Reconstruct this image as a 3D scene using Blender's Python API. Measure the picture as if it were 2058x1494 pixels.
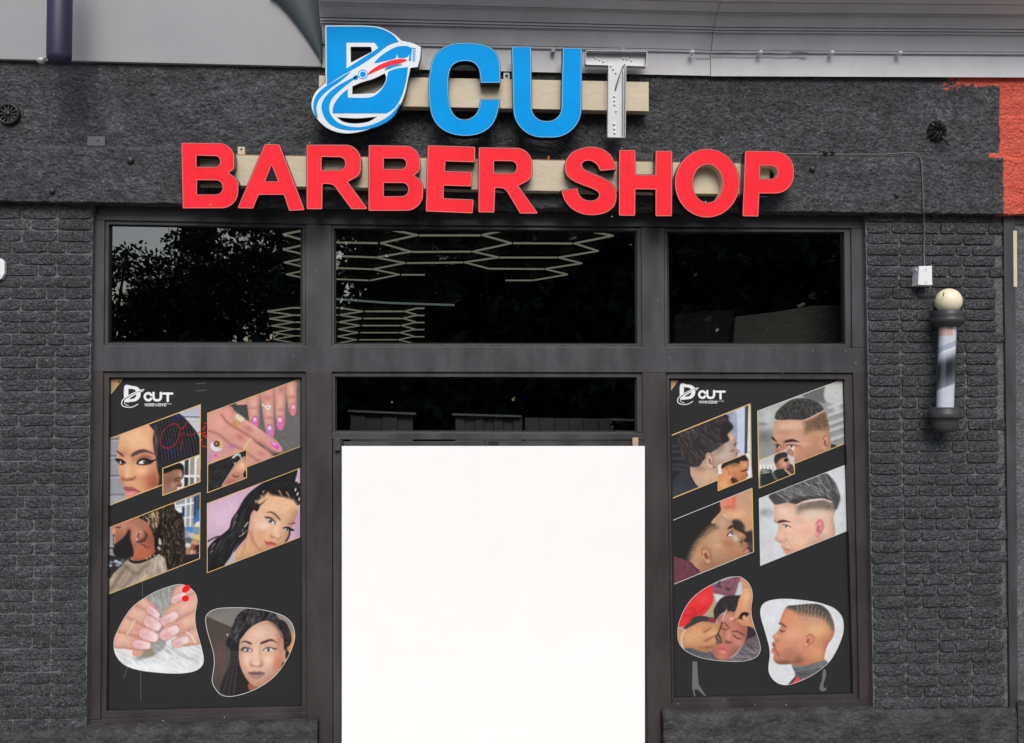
import bpy, bmesh, math, random
import numpy as np
from mathutils import Vector, Matrix, noise
from mathutils.geometry import tessellate_polygon

for o in list(bpy.data.objects): bpy.data.objects.remove(o)
scene = bpy.context.scene
col = scene.collection
random.seed(7)

# ---------------------------------------------------------------- camera
FPX = 2000.0; W, H = 2058.0, 1494.0            # focal length in photo pixels
CAM = Vector((0.0, -6.0, 2.35))
YAW, PITCH, ROLL = (math.radians(a) for a in (3.436, 2.160, -0.174))
_f = Vector((math.sin(YAW)*math.cos(PITCH), math.cos(YAW)*math.cos(PITCH), math.sin(PITCH)))
_r = Vector((math.cos(YAW), -math.sin(YAW), 0)); _u = _r.cross(_f)
_r, _u = _r*math.cos(ROLL)+_u*math.sin(ROLL), -_r*math.sin(ROLL)+_u*math.cos(ROLL)
cam = bpy.data.cameras.new('camera'); cam.sensor_width = 36.0; cam.lens = FPX/W*36.0; cam.clip_start = 0.05; cam.clip_end = 2000
camo = bpy.data.objects.new('camera', cam); col.objects.link(camo)
camo.matrix_world = Matrix(((_r.x, _u.x, -_f.x, CAM.x), (_r.y, _u.y, -_f.y, CAM.y), (_r.z, _u.z, -_f.z, CAM.z), (0, 0, 0, 1)))
scene.camera = camo

# ---------------------------------------------------------------- world, sun, exposure
SUN_EL, SUN_ROT = math.radians(42), math.radians(178)
world = bpy.data.worlds.new('World'); scene.world = world; world.use_nodes = True
nt = world.node_tree; bg = nt.nodes['Background']
sky = nt.nodes.new('ShaderNodeTexSky'); sky.sky_type = 'NISHITA'; sky.sun_disc = False
sky.sun_elevation = SUN_EL; sky.sun_rotation = SUN_ROT; sky.air_density = 1.0; sky.dust_density = 2.0; sky.ozone_density = 0.6; sky.altitude = 0
nt.links.new(sky.outputs[0], bg.inputs[0]); bg.inputs[1].default_value = 0.07
sun = bpy.data.lights.new('sun', 'SUN'); sun.energy = 1.5; sun.angle = math.radians(35); sun.color = (1.0, 0.96, 0.91)
suno = bpy.data.objects.new('sun', sun); col.objects.link(suno)
_sd = Vector((math.sin(SUN_ROT)*math.cos(SUN_EL), math.cos(SUN_ROT)*math.cos(SUN_EL), math.sin(SUN_EL)))   # towards the sun
suno.rotation_euler = _sd.to_track_quat('Z', 'Y').to_euler(); suno.location = (0, -8, 12)
scene.view_settings.view_transform = 'Standard'; scene.view_settings.look = 'None'; scene.view_settings.gamma = 1.0
scene.view_settings.use_curve_mapping = False; scene.view_settings.exposure = 0.75
scene.render.engine = 'CYCLES'; scene.render.resolution_x = 1024; scene.render.resolution_y = 743
scene.cycles.max_bounces = 6; scene.cycles.transparent_max_bounces = 16

# ---------------------------------------------------------------- helpers
def U(u, v, y=0.0):
    """the place at depth y that photo pixel (u, v) shows"""
    d = _f+_r*((u-W/2)/FPX)-_u*((v-H/2)/FPX)
    t = (y-CAM.y)/d.y
    return CAM+d*t
def UZ(u, v, z):
    d = _f+_r*((u-W/2)/FPX)-_u*((v-H/2)/FPX)
    t = (z-CAM.z)/d.z
    return CAM+d*t
BASE = {}
def s2l(c):
    return tuple((x/255/12.92 if x/255 <= .04045 else ((x/255+.055)/1.055)**2.4) for x in c)
def tag(o, label=None, cat=None, group=None, kind=None):
    if label: o['label'] = label
    if cat: o['category'] = cat
    if group: o['group'] = group
    if kind: o['kind'] = kind
    return o
def empty(name, loc, label=None, cat=None, group=None):
    o = bpy.data.objects.new(name, None); col.objects.link(o); o.location = loc; o.empty_display_size = .1
    BASE[o.name] = Vector(loc); return tag(o, label, cat, group)
def obj(name, verts, faces, mats, parent=None, smooth=False, mi=None, bevel=0):
    base = BASE[parent.name] if parent else Vector((0, 0, 0))
    me = bpy.data.meshes.new(name)
    if isinstance(verts, np.ndarray): me.from_pydata((verts-np.array(base)).tolist(), [], faces if isinstance(faces, list) else faces.tolist())
    else: me.from_pydata([(v[0]-base[0], v[1]-base[1], v[2]-base[2]) for v in verts], [], faces)
    if not isinstance(mats, (list, tuple)): mats = [mats]
    for m in mats: me.materials.append(m)
    if mi: me.polygons.foreach_set('material_index', mi)
    if bevel:
        bm = bmesh.new(); bm.from_mesh(me); bmesh.ops.recalc_face_normals(bm, faces=bm.faces)
        ed = [e for e in bm.edges if len(e.link_faces) == 2 and e.calc_face_angle(0) > .5]
        bmesh.ops.bevel(bm, geom=ed, offset=bevel, segments=2, profile=.6, affect='EDGES', clamp_overlap=True)
        bm.to_mesh(me); bm.free()
    if smooth: me.polygons.foreach_set('use_smooth', [True]*len(me.polygons))
    me.update()
    o = bpy.data.objects.new(name, me); col.objects.link(o)
    if parent: o.parent = parent
    BASE[o.name] = base
    return o
class MB:
    def __init__(s): s.v = []; s.f = []; s.m = []
    def add(s, v, f, m=0):
        n = len(s.v); s.v += [tuple(a) for a in v]; s.f += [tuple(i+n for i in q) for q in f]; s.m += [m]*len(f)
    def box(s, x0, x1, y0, y1, z0, z1, m=0):
        s.add([(x0, y0, z0), (x1, y0, z0), (x1, y1, z0), (x0, y1, z0), (x0, y0, z1), (x1, y0, z1), (x1, y1, z1), (x0, y1, z1)],
              [(0, 3, 2, 1), (4, 5, 6, 7), (0, 1, 5, 4), (1, 2, 6, 5), (2, 3, 7, 6), (3, 0, 4, 7)], m)
    def prism(s, px, yf, yb, m=0):
        """photo-pixel outline at depth yf, run straight back to depth yb"""
        F = [U(u, v, yf) for u, v in px]; n = len(F)
        s.add([tuple(p) for p in F]+[(p.x, yb, p.z) for p in F],
              [tuple(range(n))[::-1], tuple(range(n, 2*n))]+[(i, (i+1) % n, n+(i+1) % n, n+i) for i in range(n)], m)
    def tube(s, pts, r, n=8, m=0, r2=None):
        pts = [Vector(p) for p in pts]; k = len(pts); vs = []; fs = []
        for i, p in enumerate(pts):
            t = (pts[min(i+1, k-1)]-pts[max(i-1, 0)]).normalized()
            a = t.cross(Vector((0, 0, 1)) if abs(t.z) < .9 else Vector((1, 0, 0))).normalized(); b = t.cross(a)
            rr = r if r2 is None else r+(r2-r)*i/(k-1)
            for j in range(n):
                g = 2*math.pi*j/n; vs.append(p+a*math.cos(g)*rr+b*math.sin(g)*rr)
        for i in range(k-1):
            for j in range(n): fs.append((i*n+j, i*n+(j+1) % n, (i+1)*n+(j+1) % n, (i+1)*n+j))
        fs.append(tuple(range(n))[::-1]); fs.append(tuple(range((k-1)*n, k*n))); s.add(vs, fs, m)
    def lathe(s, c, prof, n=32, axis='Z', m=0):
        """prof: (radius, offset along axis)"""
        c = Vector(c); vs = []; fs = []; k = len(prof)
        for r, h in prof:
            for j in range(n):
                g = 2*math.pi*j/n
                vs.append(c+(Vector((r*math.cos(g), r*math.sin(g), h)) if axis == 'Z' else Vector((r*math.cos(g), h, r*math.sin(g)))))
        for i in range(k-1):
            for j in range(n): fs.append((i*n+j, i*n+(j+1) % n, (i+1)*n+(j+1) % n, (i+1)*n+j))
        fs.append(tuple(range(n))[::-1]); fs.append(tuple(range((k-1)*n, k*n))); s.add(vs, fs, m)
    def build(s, name, mats, parent=None, smooth=False, bevel=0):
        return obj(name, s.v, s.f, mats, parent, smooth, s.m, bevel)
def prism(name, px, yf, yb, mat, parent=None, bevel=0.0015):
    b = MB(); b.prism(px, yf, yb); return b.build(name, mat, parent, bevel=bevel)

# ---------------------------------------------------------------- materials
def newmat(name):
    m = bpy.data.materials.new(name); m.use_nodes = True; return m, m.node_tree, m.node_tree.nodes['Principled BSDF']
def N(nt, t, **kw):
    n = nt.nodes.new(t)
    for k, v in kw.items():
        if k in n.inputs: n.inputs[k].default_value = v
        else: setattr(n, k, v)
    return n
def mat(name, c, rough=.5, metal=0., var=0., vscale=20., bump=0., bscale=200., spec=.5, coat=0., emit=None, estr=0., streak=None):
    m, nt, p = newmat(name); L = nt.links.new
    base = s2l(c)
    p.inputs['Base Color'].default_value = (*base, 1); p.inputs['Roughness'].default_value = rough; p.inputs['Metallic'].default_value = metal
    p.inputs['Specular IOR Level'].default_value = spec; p.inputs['Coat Weight'].default_value = coat; p.inputs['Coat Roughness'].default_value = .1
    g = N(nt, 'ShaderNodeNewGeometry')
    if var:
        pos = g.outputs['Position']
        if streak:
            mp = N(nt, 'ShaderNodeMapping'); mp.inputs['Scale'].default_value = streak; L(pos, mp.inputs['Vector']); pos = mp.outputs[0]
        a = N(nt, 'ShaderNodeTexNoise', Scale=vscale, Detail=6., Roughness=.65); L(pos, a.inputs['Vector'])
        r = N(nt, 'ShaderNodeMapRange'); r.inputs['From Min'].default_value = .3; r.inputs['From Max'].default_value = .7; r.inputs['To Min'].default_value = 1-var; r.inputs['To Max'].default_value = 1+var
        L(a.outputs['Fac'], r.inputs['Value'])
        x = N(nt, 'ShaderNodeMix', data_type='RGBA', blend_type='MULTIPLY'); x.inputs['Factor'].default_value = 1; x.inputs['A'].default_value = (*base, 1)
        L(r.outputs[0], x.inputs['B']); L(x.outputs['Result'], p.inputs['Base Color'])
        rr = N(nt, 'ShaderNodeMapRange'); rr.inputs['To Min'].default_value = max(rough-.12, .05); rr.inputs['To Max'].default_value = min(rough+.12, 1); L(a.outputs['Fac'], rr.inputs['Value']); L(rr.outputs[0], p.inputs['Roughness'])
    if bump:
        a = N(nt, 'ShaderNodeTexNoise', Scale=bscale, Detail=5., Roughness=.6); L(g.outputs['Position'], a.inputs['Vector'])
        b = N(nt, 'ShaderNodeBump', Strength=bump, Distance=.004); L(a.outputs['Fac'], b.inputs['Height']); L(b.outputs[0], p.inputs['Normal'])
    if emit:
        p.inputs['Emission Color'].default_value = (*s2l(emit), 1); p.inputs['Emission Strength'].default_value = estr
    return m
def masonry(name, c, fine=110., mid=28., bump=.9, attr=None, rough=.62, trowel=0., lo=.5, hi=1.6, fleck=.62):
    """thick paint over rough masonry: crusty small relief, dabs of thicker paint, lighter high spots, darker hollows"""
    m, nt, p = newmat(name); L = nt.links.new; g = N(nt, 'ShaderNodeNewGeometry'); pos = g.outputs['Position']
    a = N(nt, 'ShaderNodeTexNoise', Scale=fine, Detail=6., Roughness=.72, Distortion=.15); L(pos, a.inputs['Vector'])
    b = N(nt, 'ShaderNodeTexNoise', Scale=mid, Detail=5., Roughness=.62, Distortion=.4); L(pos, b.inputs['Vector'])
    v = N(nt, 'ShaderNodeTexVoronoi', Scale=fine*.5, Randomness=1.); L(pos, v.inputs['Vector'])
    vf = N(nt, 'ShaderNodeTexVoronoi', Scale=fine*.85); L(pos, vf.inputs['Vector']); sx = N(nt, 'ShaderNodeSeparateColor'); L(vf.outputs['Color'], sx.inputs[0])
    fl = N(nt, 'ShaderNodeMapRange'); fl.inputs['To Min'].default_value = 1-fleck; fl.inputs['To Max'].default_value = 1+fleck; L(sx.outputs[0], fl.inputs['Value'])
    sg = N(nt, 'ShaderNodeMapRange'); sg.inputs['From Min'].default_value = .90; sg.inputs['From Max'].default_value = .96; sg.inputs['To Min'].default_value = 1.; sg.inputs['To Max'].default_value = 1+fleck*1.5; L(sx.outputs[1], sg.inputs['Value'])
    fs_ = N(nt, 'ShaderNodeMath', operation='MULTIPLY'); L(fl.outputs[0], fs_.inputs[0]); L(sg.outputs[0], fs_.inputs[1])
    h1 = N(nt, 'ShaderNodeMath', operation='MULTIPLY_ADD'); L(b.outputs['Fac'], h1.inputs[0]); h1.inputs[1].default_value = 1.6; L(a.outputs['Fac'], h1.inputs[2])
    h2 = N(nt, 'ShaderNodeMath', operation='MULTIPLY_ADD'); L(v.outputs['Distance'], h2.inputs[0]); h2.inputs[1].default_value = -1.1; L(h1.outputs[0], h2.inputs[2])
    if trowel:
        mp = N(nt, 'ShaderNodeMapping'); mp.inputs['Scale'].default_value = (4.5, 3, 11); mp.inputs['Rotation'].default_value = (0, .12, 0); L(pos, mp.inputs['Vector'])
        tr = N(nt, 'ShaderNodeTexNoise', Scale=1.6, Detail=7., Roughness=.66, Distortion=1.5); L(mp.outputs[0], tr.inputs['Vector'])
        h3 = N(nt, 'ShaderNodeMath', operation='MULTIPLY_ADD'); L(tr.outputs['Fac'], h3.inputs[0]); h3.inputs[1].default_value = trowel; L(h2.outputs[0], h3.inputs[2]); h2 = h3
    bp = N(nt, 'ShaderNodeBump', Strength=bump, Distance=.009); L(h2.outputs[0], bp.inputs['Height']); L(bp.outputs[0], p.inputs['Normal'])
    bm_ = N(nt, 'ShaderNodeMapping'); bm_.inputs['Scale'].default_value = (1.6, 1, 4.5); L(pos, bm_.inputs['Vector'])
    big = N(nt, 'ShaderNodeTexNoise', Scale=2.2, Detail=6., Roughness=.68, Distortion=.6); L(bm_.outputs[0], big.inputs['Vector'])
    r = N(nt, 'ShaderNodeMapRange'); r.inputs['From Min'].default_value = .3; r.inputs['From Max'].default_value = .7; r.inputs['To Min'].default_value = .66; r.inputs['To Max'].default_value = 1.34; L(big.outputs['Fac'], r.inputs['Value'])
    r2 = N(nt, 'ShaderNodeMapRange'); r2.inputs['From Min'].default_value = 1.0; r2.inputs['From Max'].default_value = 1.62; r2.inputs['To Min'].default_value = lo; r2.inputs['To Max'].default_value = hi; L(h1.outputs[0], r2.inputs['Value'])
    mu0 = N(nt, 'ShaderNodeMath', operation='MULTIPLY'); L(r.outputs[0], mu0.inputs[0]); L(r2.outputs[0], mu0.inputs[1])
    mu = N(nt, 'ShaderNodeMath', operation='MULTIPLY'); L(mu0.outputs[0], mu.inputs[0]); L(fs_.outputs[0], mu.inputs[1])
    x = N(nt, 'ShaderNodeMix', data_type='RGBA', blend_type='MULTIPLY'); x.inputs['Factor'].default_value = 1
    if attr:
        at = N(nt, 'ShaderNodeVertexColor', layer_name=attr); L(at.outputs['Color'], x.inputs['A']); L(at.outputs['Alpha'], x.inputs['Factor'])
    else: x.inputs['A'].default_value = (*s2l(c), 1)
    L(mu.outputs[0], x.inputs['B']); L(x.outputs['Result'], p.inputs['Base Color'])
    p.inputs['Roughness'].default_value = rough; p.inputs['Specular IOR Level'].default_value = .3
    return m
def frame_metal(name, c, cl):
    """dark anodised metal: dirt runs, scuffs and pale paint specks"""
    m, nt, p = newmat(name); L = nt.links.new; g = N(nt, 'ShaderNodeNewGeometry'); pos = g.outputs['Position']
    mp = N(nt, 'ShaderNodeMapping'); mp.inputs['Scale'].default_value = (5, 5, 1.6); L(pos, mp.inputs['Vector'])
    a = N(nt, 'ShaderNodeTexNoise', Scale=1.4, Detail=7., Roughness=.62); L(mp.outputs[0], a.inputs['Vector'])
    x = N(nt, 'ShaderNodeMix', data_type='RGBA'); x.inputs['A'].default_value = (*s2l(c), 1); x.inputs['B'].default_value = (*s2l(cl), 1)
    r = N(nt, 'ShaderNodeMapRange'); r.inputs['From Min'].default_value = .35; r.inputs['From Max'].default_value = .68; L(a.outputs['Fac'], r.inputs['Value']); L(r.outputs[0], x.inputs['Factor'])
    sc = N(nt, 'ShaderNodeTexNoise', Scale=26., Detail=8., Roughness=.75, Distortion=2.); L(pos, sc.inputs['Vector'])
    rs = N(nt, 'ShaderNodeMapRange'); rs.inputs['From Min'].default_value = .66; rs.inputs['From Max'].default_value = .8; rs.inputs['To Max'].default_value = .3; L(sc.outputs['Fac'], rs.inputs['Value'])
    x2 = N(nt, 'ShaderNodeMix', data_type='RGBA'); L(rs.outputs[0], x2.inputs['Factor']); L(x.outputs['Result'], x2.inputs['A']); x2.inputs['B'].default_value = (*s2l((150, 148, 148)), 1)
    vo = N(nt, 'ShaderNodeTexVoronoi', Scale=17.); L(pos, vo.inputs['Vector'])
    rv = N(nt, 'ShaderNodeMapRange'); rv.inputs['From Min'].default_value = .05; rv.inputs['From Max'].default_value = .035; rv.inputs['To Max'].default_value = .8; L(vo.outputs['Distance'], rv.inputs['Value'])
    gate = N(nt, 'ShaderNodeTexNoise', Scale=3.1, Detail=1.); L(pos, gate.inputs['Vector'])
    rg = N(nt, 'ShaderNodeMapRange'); rg.inputs['From Min'].default_value = .56; rg.inputs['From Max'].default_value = .6; L(gate.outputs['Fac'], rg.inputs['Value'])
    mg = N(nt, 'ShaderNodeMath', operation='MULTIPLY'); L(rv.outputs[0], mg.inputs[0]); L(rg.outputs[0], mg.inputs[1])
    x3 = N(nt, 'ShaderNodeMix', data_type='RGBA'); L(mg.outputs[0], x3.inputs['Factor']); L(x2.outputs['Result'], x3.inputs['A']); x3.inputs['B'].default_value = (*s2l((190, 188, 186)), 1)
    L(x3.outputs['Result'], p.inputs['Base Color'])
    rr = N(nt, 'ShaderNodeMapRange'); rr.inputs['To Min'].default_value = .32; rr.inputs['To Max'].default_value = .6; L(a.outputs['Fac'], rr.inputs['Value']); L(rr.outputs[0], p.inputs['Roughness'])
    b = N(nt, 'ShaderNodeBump', Strength=.12, Distance=.003); L(sc.outputs['Fac'], b.inputs['Height']); L(b.outputs[0], p.inputs['Normal'])
    return m
def glass(name, tint, refl):
    m, nt, p = newmat(name); nt.nodes.remove(p); L = nt.links.new
    out = nt.nodes['Material Output']; t = N(nt, 'ShaderNodeBsdfTransparent'); t.inputs[0].default_value = (*tint, 1)
    g = N(nt, 'ShaderNodeBsdfGlossy'); g.inputs['Roughness'].default_value = .004; g.inputs[0].default_value = (1, 1, 1, 1)
    geo = N(nt, 'ShaderNodeNewGeometry'); wv = N(nt, 'ShaderNodeTexNoise', Scale=1.6, Detail=1.); L(geo.outputs['Position'], wv.inputs['Vector'])
    bp = N(nt, 'ShaderNodeBump', Strength=.05, Distance=.02); L(wv.outputs['Fac'], bp.inputs['Height']); L(bp.outputs[0], g.inputs['Normal'])
    mx = N(nt, 'ShaderNodeMixShader'); mx.inputs[0].default_value = refl; L(t.outputs[0], mx.inputs[1]); L(g.outputs[0], mx.inputs[2]); L(mx.outputs[0], out.inputs[0])
    return m
def printmat(name, attr='ink', rough=.4, coat=.06):
    m, nt, p = newmat(name); L = nt.links.new; at = N(nt, 'ShaderNodeVertexColor', layer_name=attr); L(at.outputs['Color'], p.inputs['Base Color'])
    p.inputs['Roughness'].default_value = rough; p.inputs['Coat Weight'].default_value = coat; p.inputs['Coat Roughness'].default_value = .12; p.inputs['Specular IOR Level'].default_value = .2
    g = N(nt, 'ShaderNodeNewGeometry'); a = N(nt, 'ShaderNodeTexNoise', Scale=7., Detail=3.); L(g.outputs['Position'], a.inputs['Vector'])
    b = N(nt, 'ShaderNodeBump', Strength=.06, Distance=.01); L(a.outputs['Fac'], b.inputs['Height']); L(b.outputs[0], p.inputs['Normal'])
    return m
M = {}
M['brick'] = masonry('painted_brick', (66, 67, 70), 130., 70., .8, fleck=.42)
M['mortar'] = masonry('painted_mortar', (96, 97, 100), 110., 50., .6, fleck=.2, lo=.75, hi=1.2)
M['stucco'] = masonry('painted_stucco', None, 105., 26., 1.0, 'paint', .5, 2.2, .6, 1.5, .34)
M['plinth'] = masonry('painted_plinth', (62, 62, 64), 70., 10., .8, None, .45, 2.5, .6, 1.45, .15)
M['frame'] = frame_metal('dark_frame_metal', (51, 50, 53), (73, 73, 77))
M['frame_low'] = frame_metal('brown_frame_metal', (47, 41, 42), (65, 59, 60))
M['gasket'] = mat('black_rubber', (16, 16, 17), .6)
M['tint'] = glass('tinted_glass', (.50, .51, .50), .19)
M['cornice'] = mat('pale_grey_trim', (206, 206, 209), .55, 0, .10, 4., .12, 60., streak=(1, 1, .3))
M['cornice2'] = mat('smooth_grey_panel', (156, 156, 159), .45, 0, .05, 2., .03, 40.)
M['dark_smear'] = mat('dark_teal_wedge', (78, 86, 92), .6, .0, .15, 5.)
M['white'] = mat('white_board_paint', (250, 250, 250), .55, 0, .01, 3.)
M['white_plastic'] = mat('white_plastic', (232, 233, 235), .35, 0, .04, 30.)
M['red'] = mat('red_acrylic', (250, 48, 60), .42, 0, .08, 5., .02, 30., .08)
M['red_edge'] = mat('pale_red_trim', (246, 120, 118), .35)
M['ret'] = mat('dark_letter_return', (26, 22, 26), .35, 0, .2, 20.)
M['cream'] = mat('cream_metal', (198, 186, 160), .5, 0, .10, 8., .05, 80., streak=(1.5, 1, 5))
M['cream_top'] = mat('rusty_edge', (150, 110, 84), .7, 0, .3, 20.)
M['blue'] = mat('blue_acrylic', (0, 152, 230), .5, 0, .09, 5., .02, 30., .06)
M['blue_edge'] = mat('pale_blue_trim', (110, 196, 240), .35)
M['logo_white'] = mat('white_acrylic', (222, 228, 232), .3, 0, .04, 8.)
M['alu'] = mat('bare_aluminium', (186, 188, 191), .42, .3, .12, 6., .04, 120., streak=(1, 1, .3))
M['led'] = mat('led_lens', (240, 240, 236), .3)
M['black_plastic'] = mat('black_plastic', (34, 34, 35), .38, 0, .15, 24.)
M['black_foil'] = mat('black_bag_plastic', (34, 34, 36), .25, spec=.8)
M['pole_black'] = mat('charcoal_cap_paint', (58, 58, 60), .45, 0, .12, 30., .15, 200.)
M['globe'] = mat('cream_globe', (240, 230, 198), .35, 0, .05, 12.)
M['cable'] = mat('grey_cable', (92, 92, 94), .5)
M['plate'] = mat('lilac_grey_plate', (84, 84, 92), .5, 0, .1, 30.)
M['print'] = printmat('printed_vinyl')
M['pole_print'] = printmat('pole_paper', 'ink', .3, .4)
M['gold'] = mat('printed_gold_line', (214, 178, 112), .4, 0, .15, 12.)
M['pale_line'] = mat('printed_pale_line', (206, 204, 196), .4)
M['tan'] = mat('printed_tan', (176, 142, 96), .45, 0, .1, 8.)
M['decal'] = mat('printed_grey', (104, 104, 108), .5)
M['dot'] = mat('red_sticker', (236, 18, 16), .4)
M['orange'] = mat('orange_plastic', (214, 104, 40), .45)
M['inside'] = mat('dark_interior_paint', (30, 29, 31), .8, 0, .2, 2.)
M['inside_floor'] = mat('dark_interior_floor', (40, 38, 38), .5, 0, .2, 3.)
M['maroon'] = mat('maroon_paint', (58, 26, 34), .6, 0, .1, 4.)
M['panel'] = mat('grey_sheet', (150, 150, 146), .6, 0, .15, 3.)
M['rail'] = mat('pale_rail', (196, 200, 204), .5)
M['tube'] = mat('hexagon_tube', (190, 190, 174), .5, emit=(204, 206, 184), estr=.28)
M['tape'] = mat('beige_tape', (190, 160, 140), .6, 0, .15, 60.)
# ---------------------------------------------------------------- printed pictures (colour per vertex, painted by code)
class Pic:
    def __init__(s, ox, oy, w, h, k, bg=(128, 128, 128), seed=1):
        s.ox, s.oy, s.w, s.h, s.k = ox, oy, int(w), int(h), k
        s.img = np.zeros((s.h, s.w, 3)); s.img[:] = np.array(bg) / 255.0
        s.clip = None; s.rng = np.random.RandomState(seed)
    def T(s, pts): return np.array(pts, float) / s.k
    @staticmethod
    def cr(P, closed, n=5):
        N = len(P); out = []
        for i in range(N if closed else N - 1):
            if closed: p0, p1, p2, p3 = P[i-1], P[i], P[(i+1) % N], P[(i+2) % N]
            else: p0, p1, p2, p3 = P[max(i-1, 0)], P[i], P[i+1], P[min(i+2, N-1)]
            for j in range(n):
                t = j / n
                out.append(0.5*((2*p1)+(-p0+p2)*t+(2*p0-5*p1+4*p2-p3)*t*t+(-p0+3*p1-3*p2+p3)*t**3))
        if not closed: out.append(P[-1])
        return np.array(out)
    def box(s, P, m):
        x0 = max(int(P[:, 0].min()-m), 0); x1 = min(int(P[:, 0].max()+m)+2, s.w)
        y0 = max(int(P[:, 1].min()-m), 0); y1 = min(int(P[:, 1].max()+m)+2, s.h)
        return x0, x1, y0, y1
    def pmask(s, P, soft, b):
        x0, x1, y0, y1 = b
        X, Y = np.meshgrid(np.arange(x0, x1)+.5, np.arange(y0, y1)+.5)
        ins = np.zeros(X.shape, bool); d2 = np.full(X.shape, 1e9)
        for i in range(len(P)):
            ax, ay = P[i-1]; bx, by = P[i]
            if ay != by:
                c = ((ay > Y) != (by > Y)) & (X < (bx-ax)*(Y-ay)/(by-ay)+ax); ins ^= c
            dx, dy = bx-ax, by-ay; L = dx*dx+dy*dy+1e-9
            t = np.clip(((X-ax)*dx+(Y-ay)*dy)/L, 0, 1)
            d2 = np.minimum(d2, (X-ax-t*dx)**2+(Y-ay-t*dy)**2)
        sd = np.sqrt(d2)*np.where(ins, 1, -1)
        m = np.clip(sd/max(soft, .5)+.5, 0, 1); return m*m*(3-2*m)
    def put(s, b, m, col, a):
        x0, x1, y0, y1 = b
        if x1 <= x0 or y1 <= y0: return
        m = m*a
        if s.clip is not None: m = m*s.clip[y0:y1, x0:x1]
        m = m[..., None]; s.img[y0:y1, x0:x1] = s.img[y0:y1, x0:x1]*(1-m)+np.array(col)/255.0*m
    def poly(s, pts, col, soft=1.2, a=1., smooth=True):
        P = s.T(pts)
        if smooth: P = s.cr(P, True)
        b = s.box(P, soft+1)
        if b[1] > b[0] and b[3] > b[2]: s.put(b, s.pmask(P, soft, b), col, a)
    def mask(s, pts, soft=1.2, smooth=True):
        P = s.T(pts)
        if smooth: P = s.cr(P, True)
        m = np.zeros((s.h, s.w)); b = s.box(P, soft+1); m[b[2]:b[3], b[0]:b[1]] = s.pmask(P, soft, b); return m
    def line(s, pts, w, col, a=1., soft=1.0, w2=None, smooth=True):
        P = s.T(pts)
        if smooth and len(P) > 2: P = s.cr(P, False, 4)
        r0 = w/s.k/2; r1 = (w if w2 is None else w2)/s.k/2; R = max(r0, r1)
        b = s.box(P, R+soft+1); x0, x1, y0, y1 = b
        if x1 <= x0 or y1 <= y0: return
        X, Y = np.meshgrid(np.arange(x0, x1)+.5, np.arange(y0, y1)+.5); m = np.zeros(X.shape)
        n = len(P)-1
        for i in range(n):
            ax, ay = P[i]; dx, dy = P[i+1]-P[i]; L = dx*dx+dy*dy+1e-9
            t = np.clip(((X-ax)*dx+(Y-ay)*dy)/L, 0, 1); d = np.sqrt((X-ax-t*dx)**2+(Y-ay-t*dy)**2)
            r = r0+(r1-r0)*(i+t)/n
            m = np.maximum(m, np.clip((r-d)/soft+.5, 0, 1)*np.minimum(1, r*2/.9+.15))
        s.put(b, m, col, a)
    def ell(s, cx, cy, rx, ry, col, a=1., rot=0, soft=1.0):
        t = np.linspace(0, 2*np.pi, 26)[:-1]; c, q = math.cos(math.radians(rot)), math.sin(math.radians(rot))
        x, y = rx*np.cos(t), ry*np.sin(t)
        s.poly(np.stack([cx+x*c-y*q, cy+x*q+y*c], 1), col, soft, a, False)
    def glow(s, cx, cy, rx, ry, col, a=.5, rot=0):
        c, q = math.cos(math.radians(rot)), math.sin(math.radians(rot)); cx, cy, rx, ry = cx/s.k, cy/s.k, rx/s.k, ry/s.k
        X, Y = np.meshgrid(np.arange(s.w)+.5-cx, np.arange(s.h)+.5-cy)
        u, v = (X*c+Y*q)/rx, (-X*q+Y*c)/ry
        s.put((0, s.w, 0, s.h), np.exp(-(u*u+v*v)*1.2), col, a)
    def strands(s, pts, n, ang, length, w, cols, a=.6, jit=12, bend=0., smooth=True, soft=.9, msoft=1.0):
        """n short strokes along ang (degrees, or a function of x, y) inside the outline pts"""
        P = np.array(pts, float); m = s.mask(pts, msoft, smooth); old = s.clip
        s.clip = m if old is None else m*old
        lo, hi = P.min(0), P.max(0); r = s.rng
        for i in range(n):
            for tr in range(12):
                x, y = r.uniform(lo[0], hi[0]), r.uniform(lo[1], hi[1])
                iy, ix = int(y/s.k), int(x/s.k)
                if 0 <= iy < s.h and 0 <= ix < s.w and m[iy, ix] > .4: break
            g = math.radians((ang(x, y) if callable(ang) else ang)+r.uniform(-jit, jit)); L = length*r.uniform(.6, 1.3)
            dx, dy = math.cos(g)*L/2, math.sin(g)*L/2
            s.line([(x-dx, y-dy), (x-dy*bend, y+dx*bend), (x+dx, y+dy)], w*r.uniform(.6, 1.3), cols[r.randint(len(cols))], a*r.uniform(.5, 1), soft)
        s.clip = old
    def form(s, pts, w=24, a=.6, col=None, shift=(-.18, -.14)):
        """round a shape off: its tone falls away towards the edge, more on the far side"""
        P = s.cr(s.T(pts), True); b = (0, s.w, 0, s.h); ce = P.mean(0).astype(int)
        if col is None: col = s.img[min(max(ce[1], 0), s.h-1), min(max(ce[0], 0), s.w-1)]*255*np.array((.52, .42, .40))
        m = s.pmask(P+np.array(shift)*w, w*2, b); s.put(b, np.clip(1-m, 0, 1), col, a)
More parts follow.
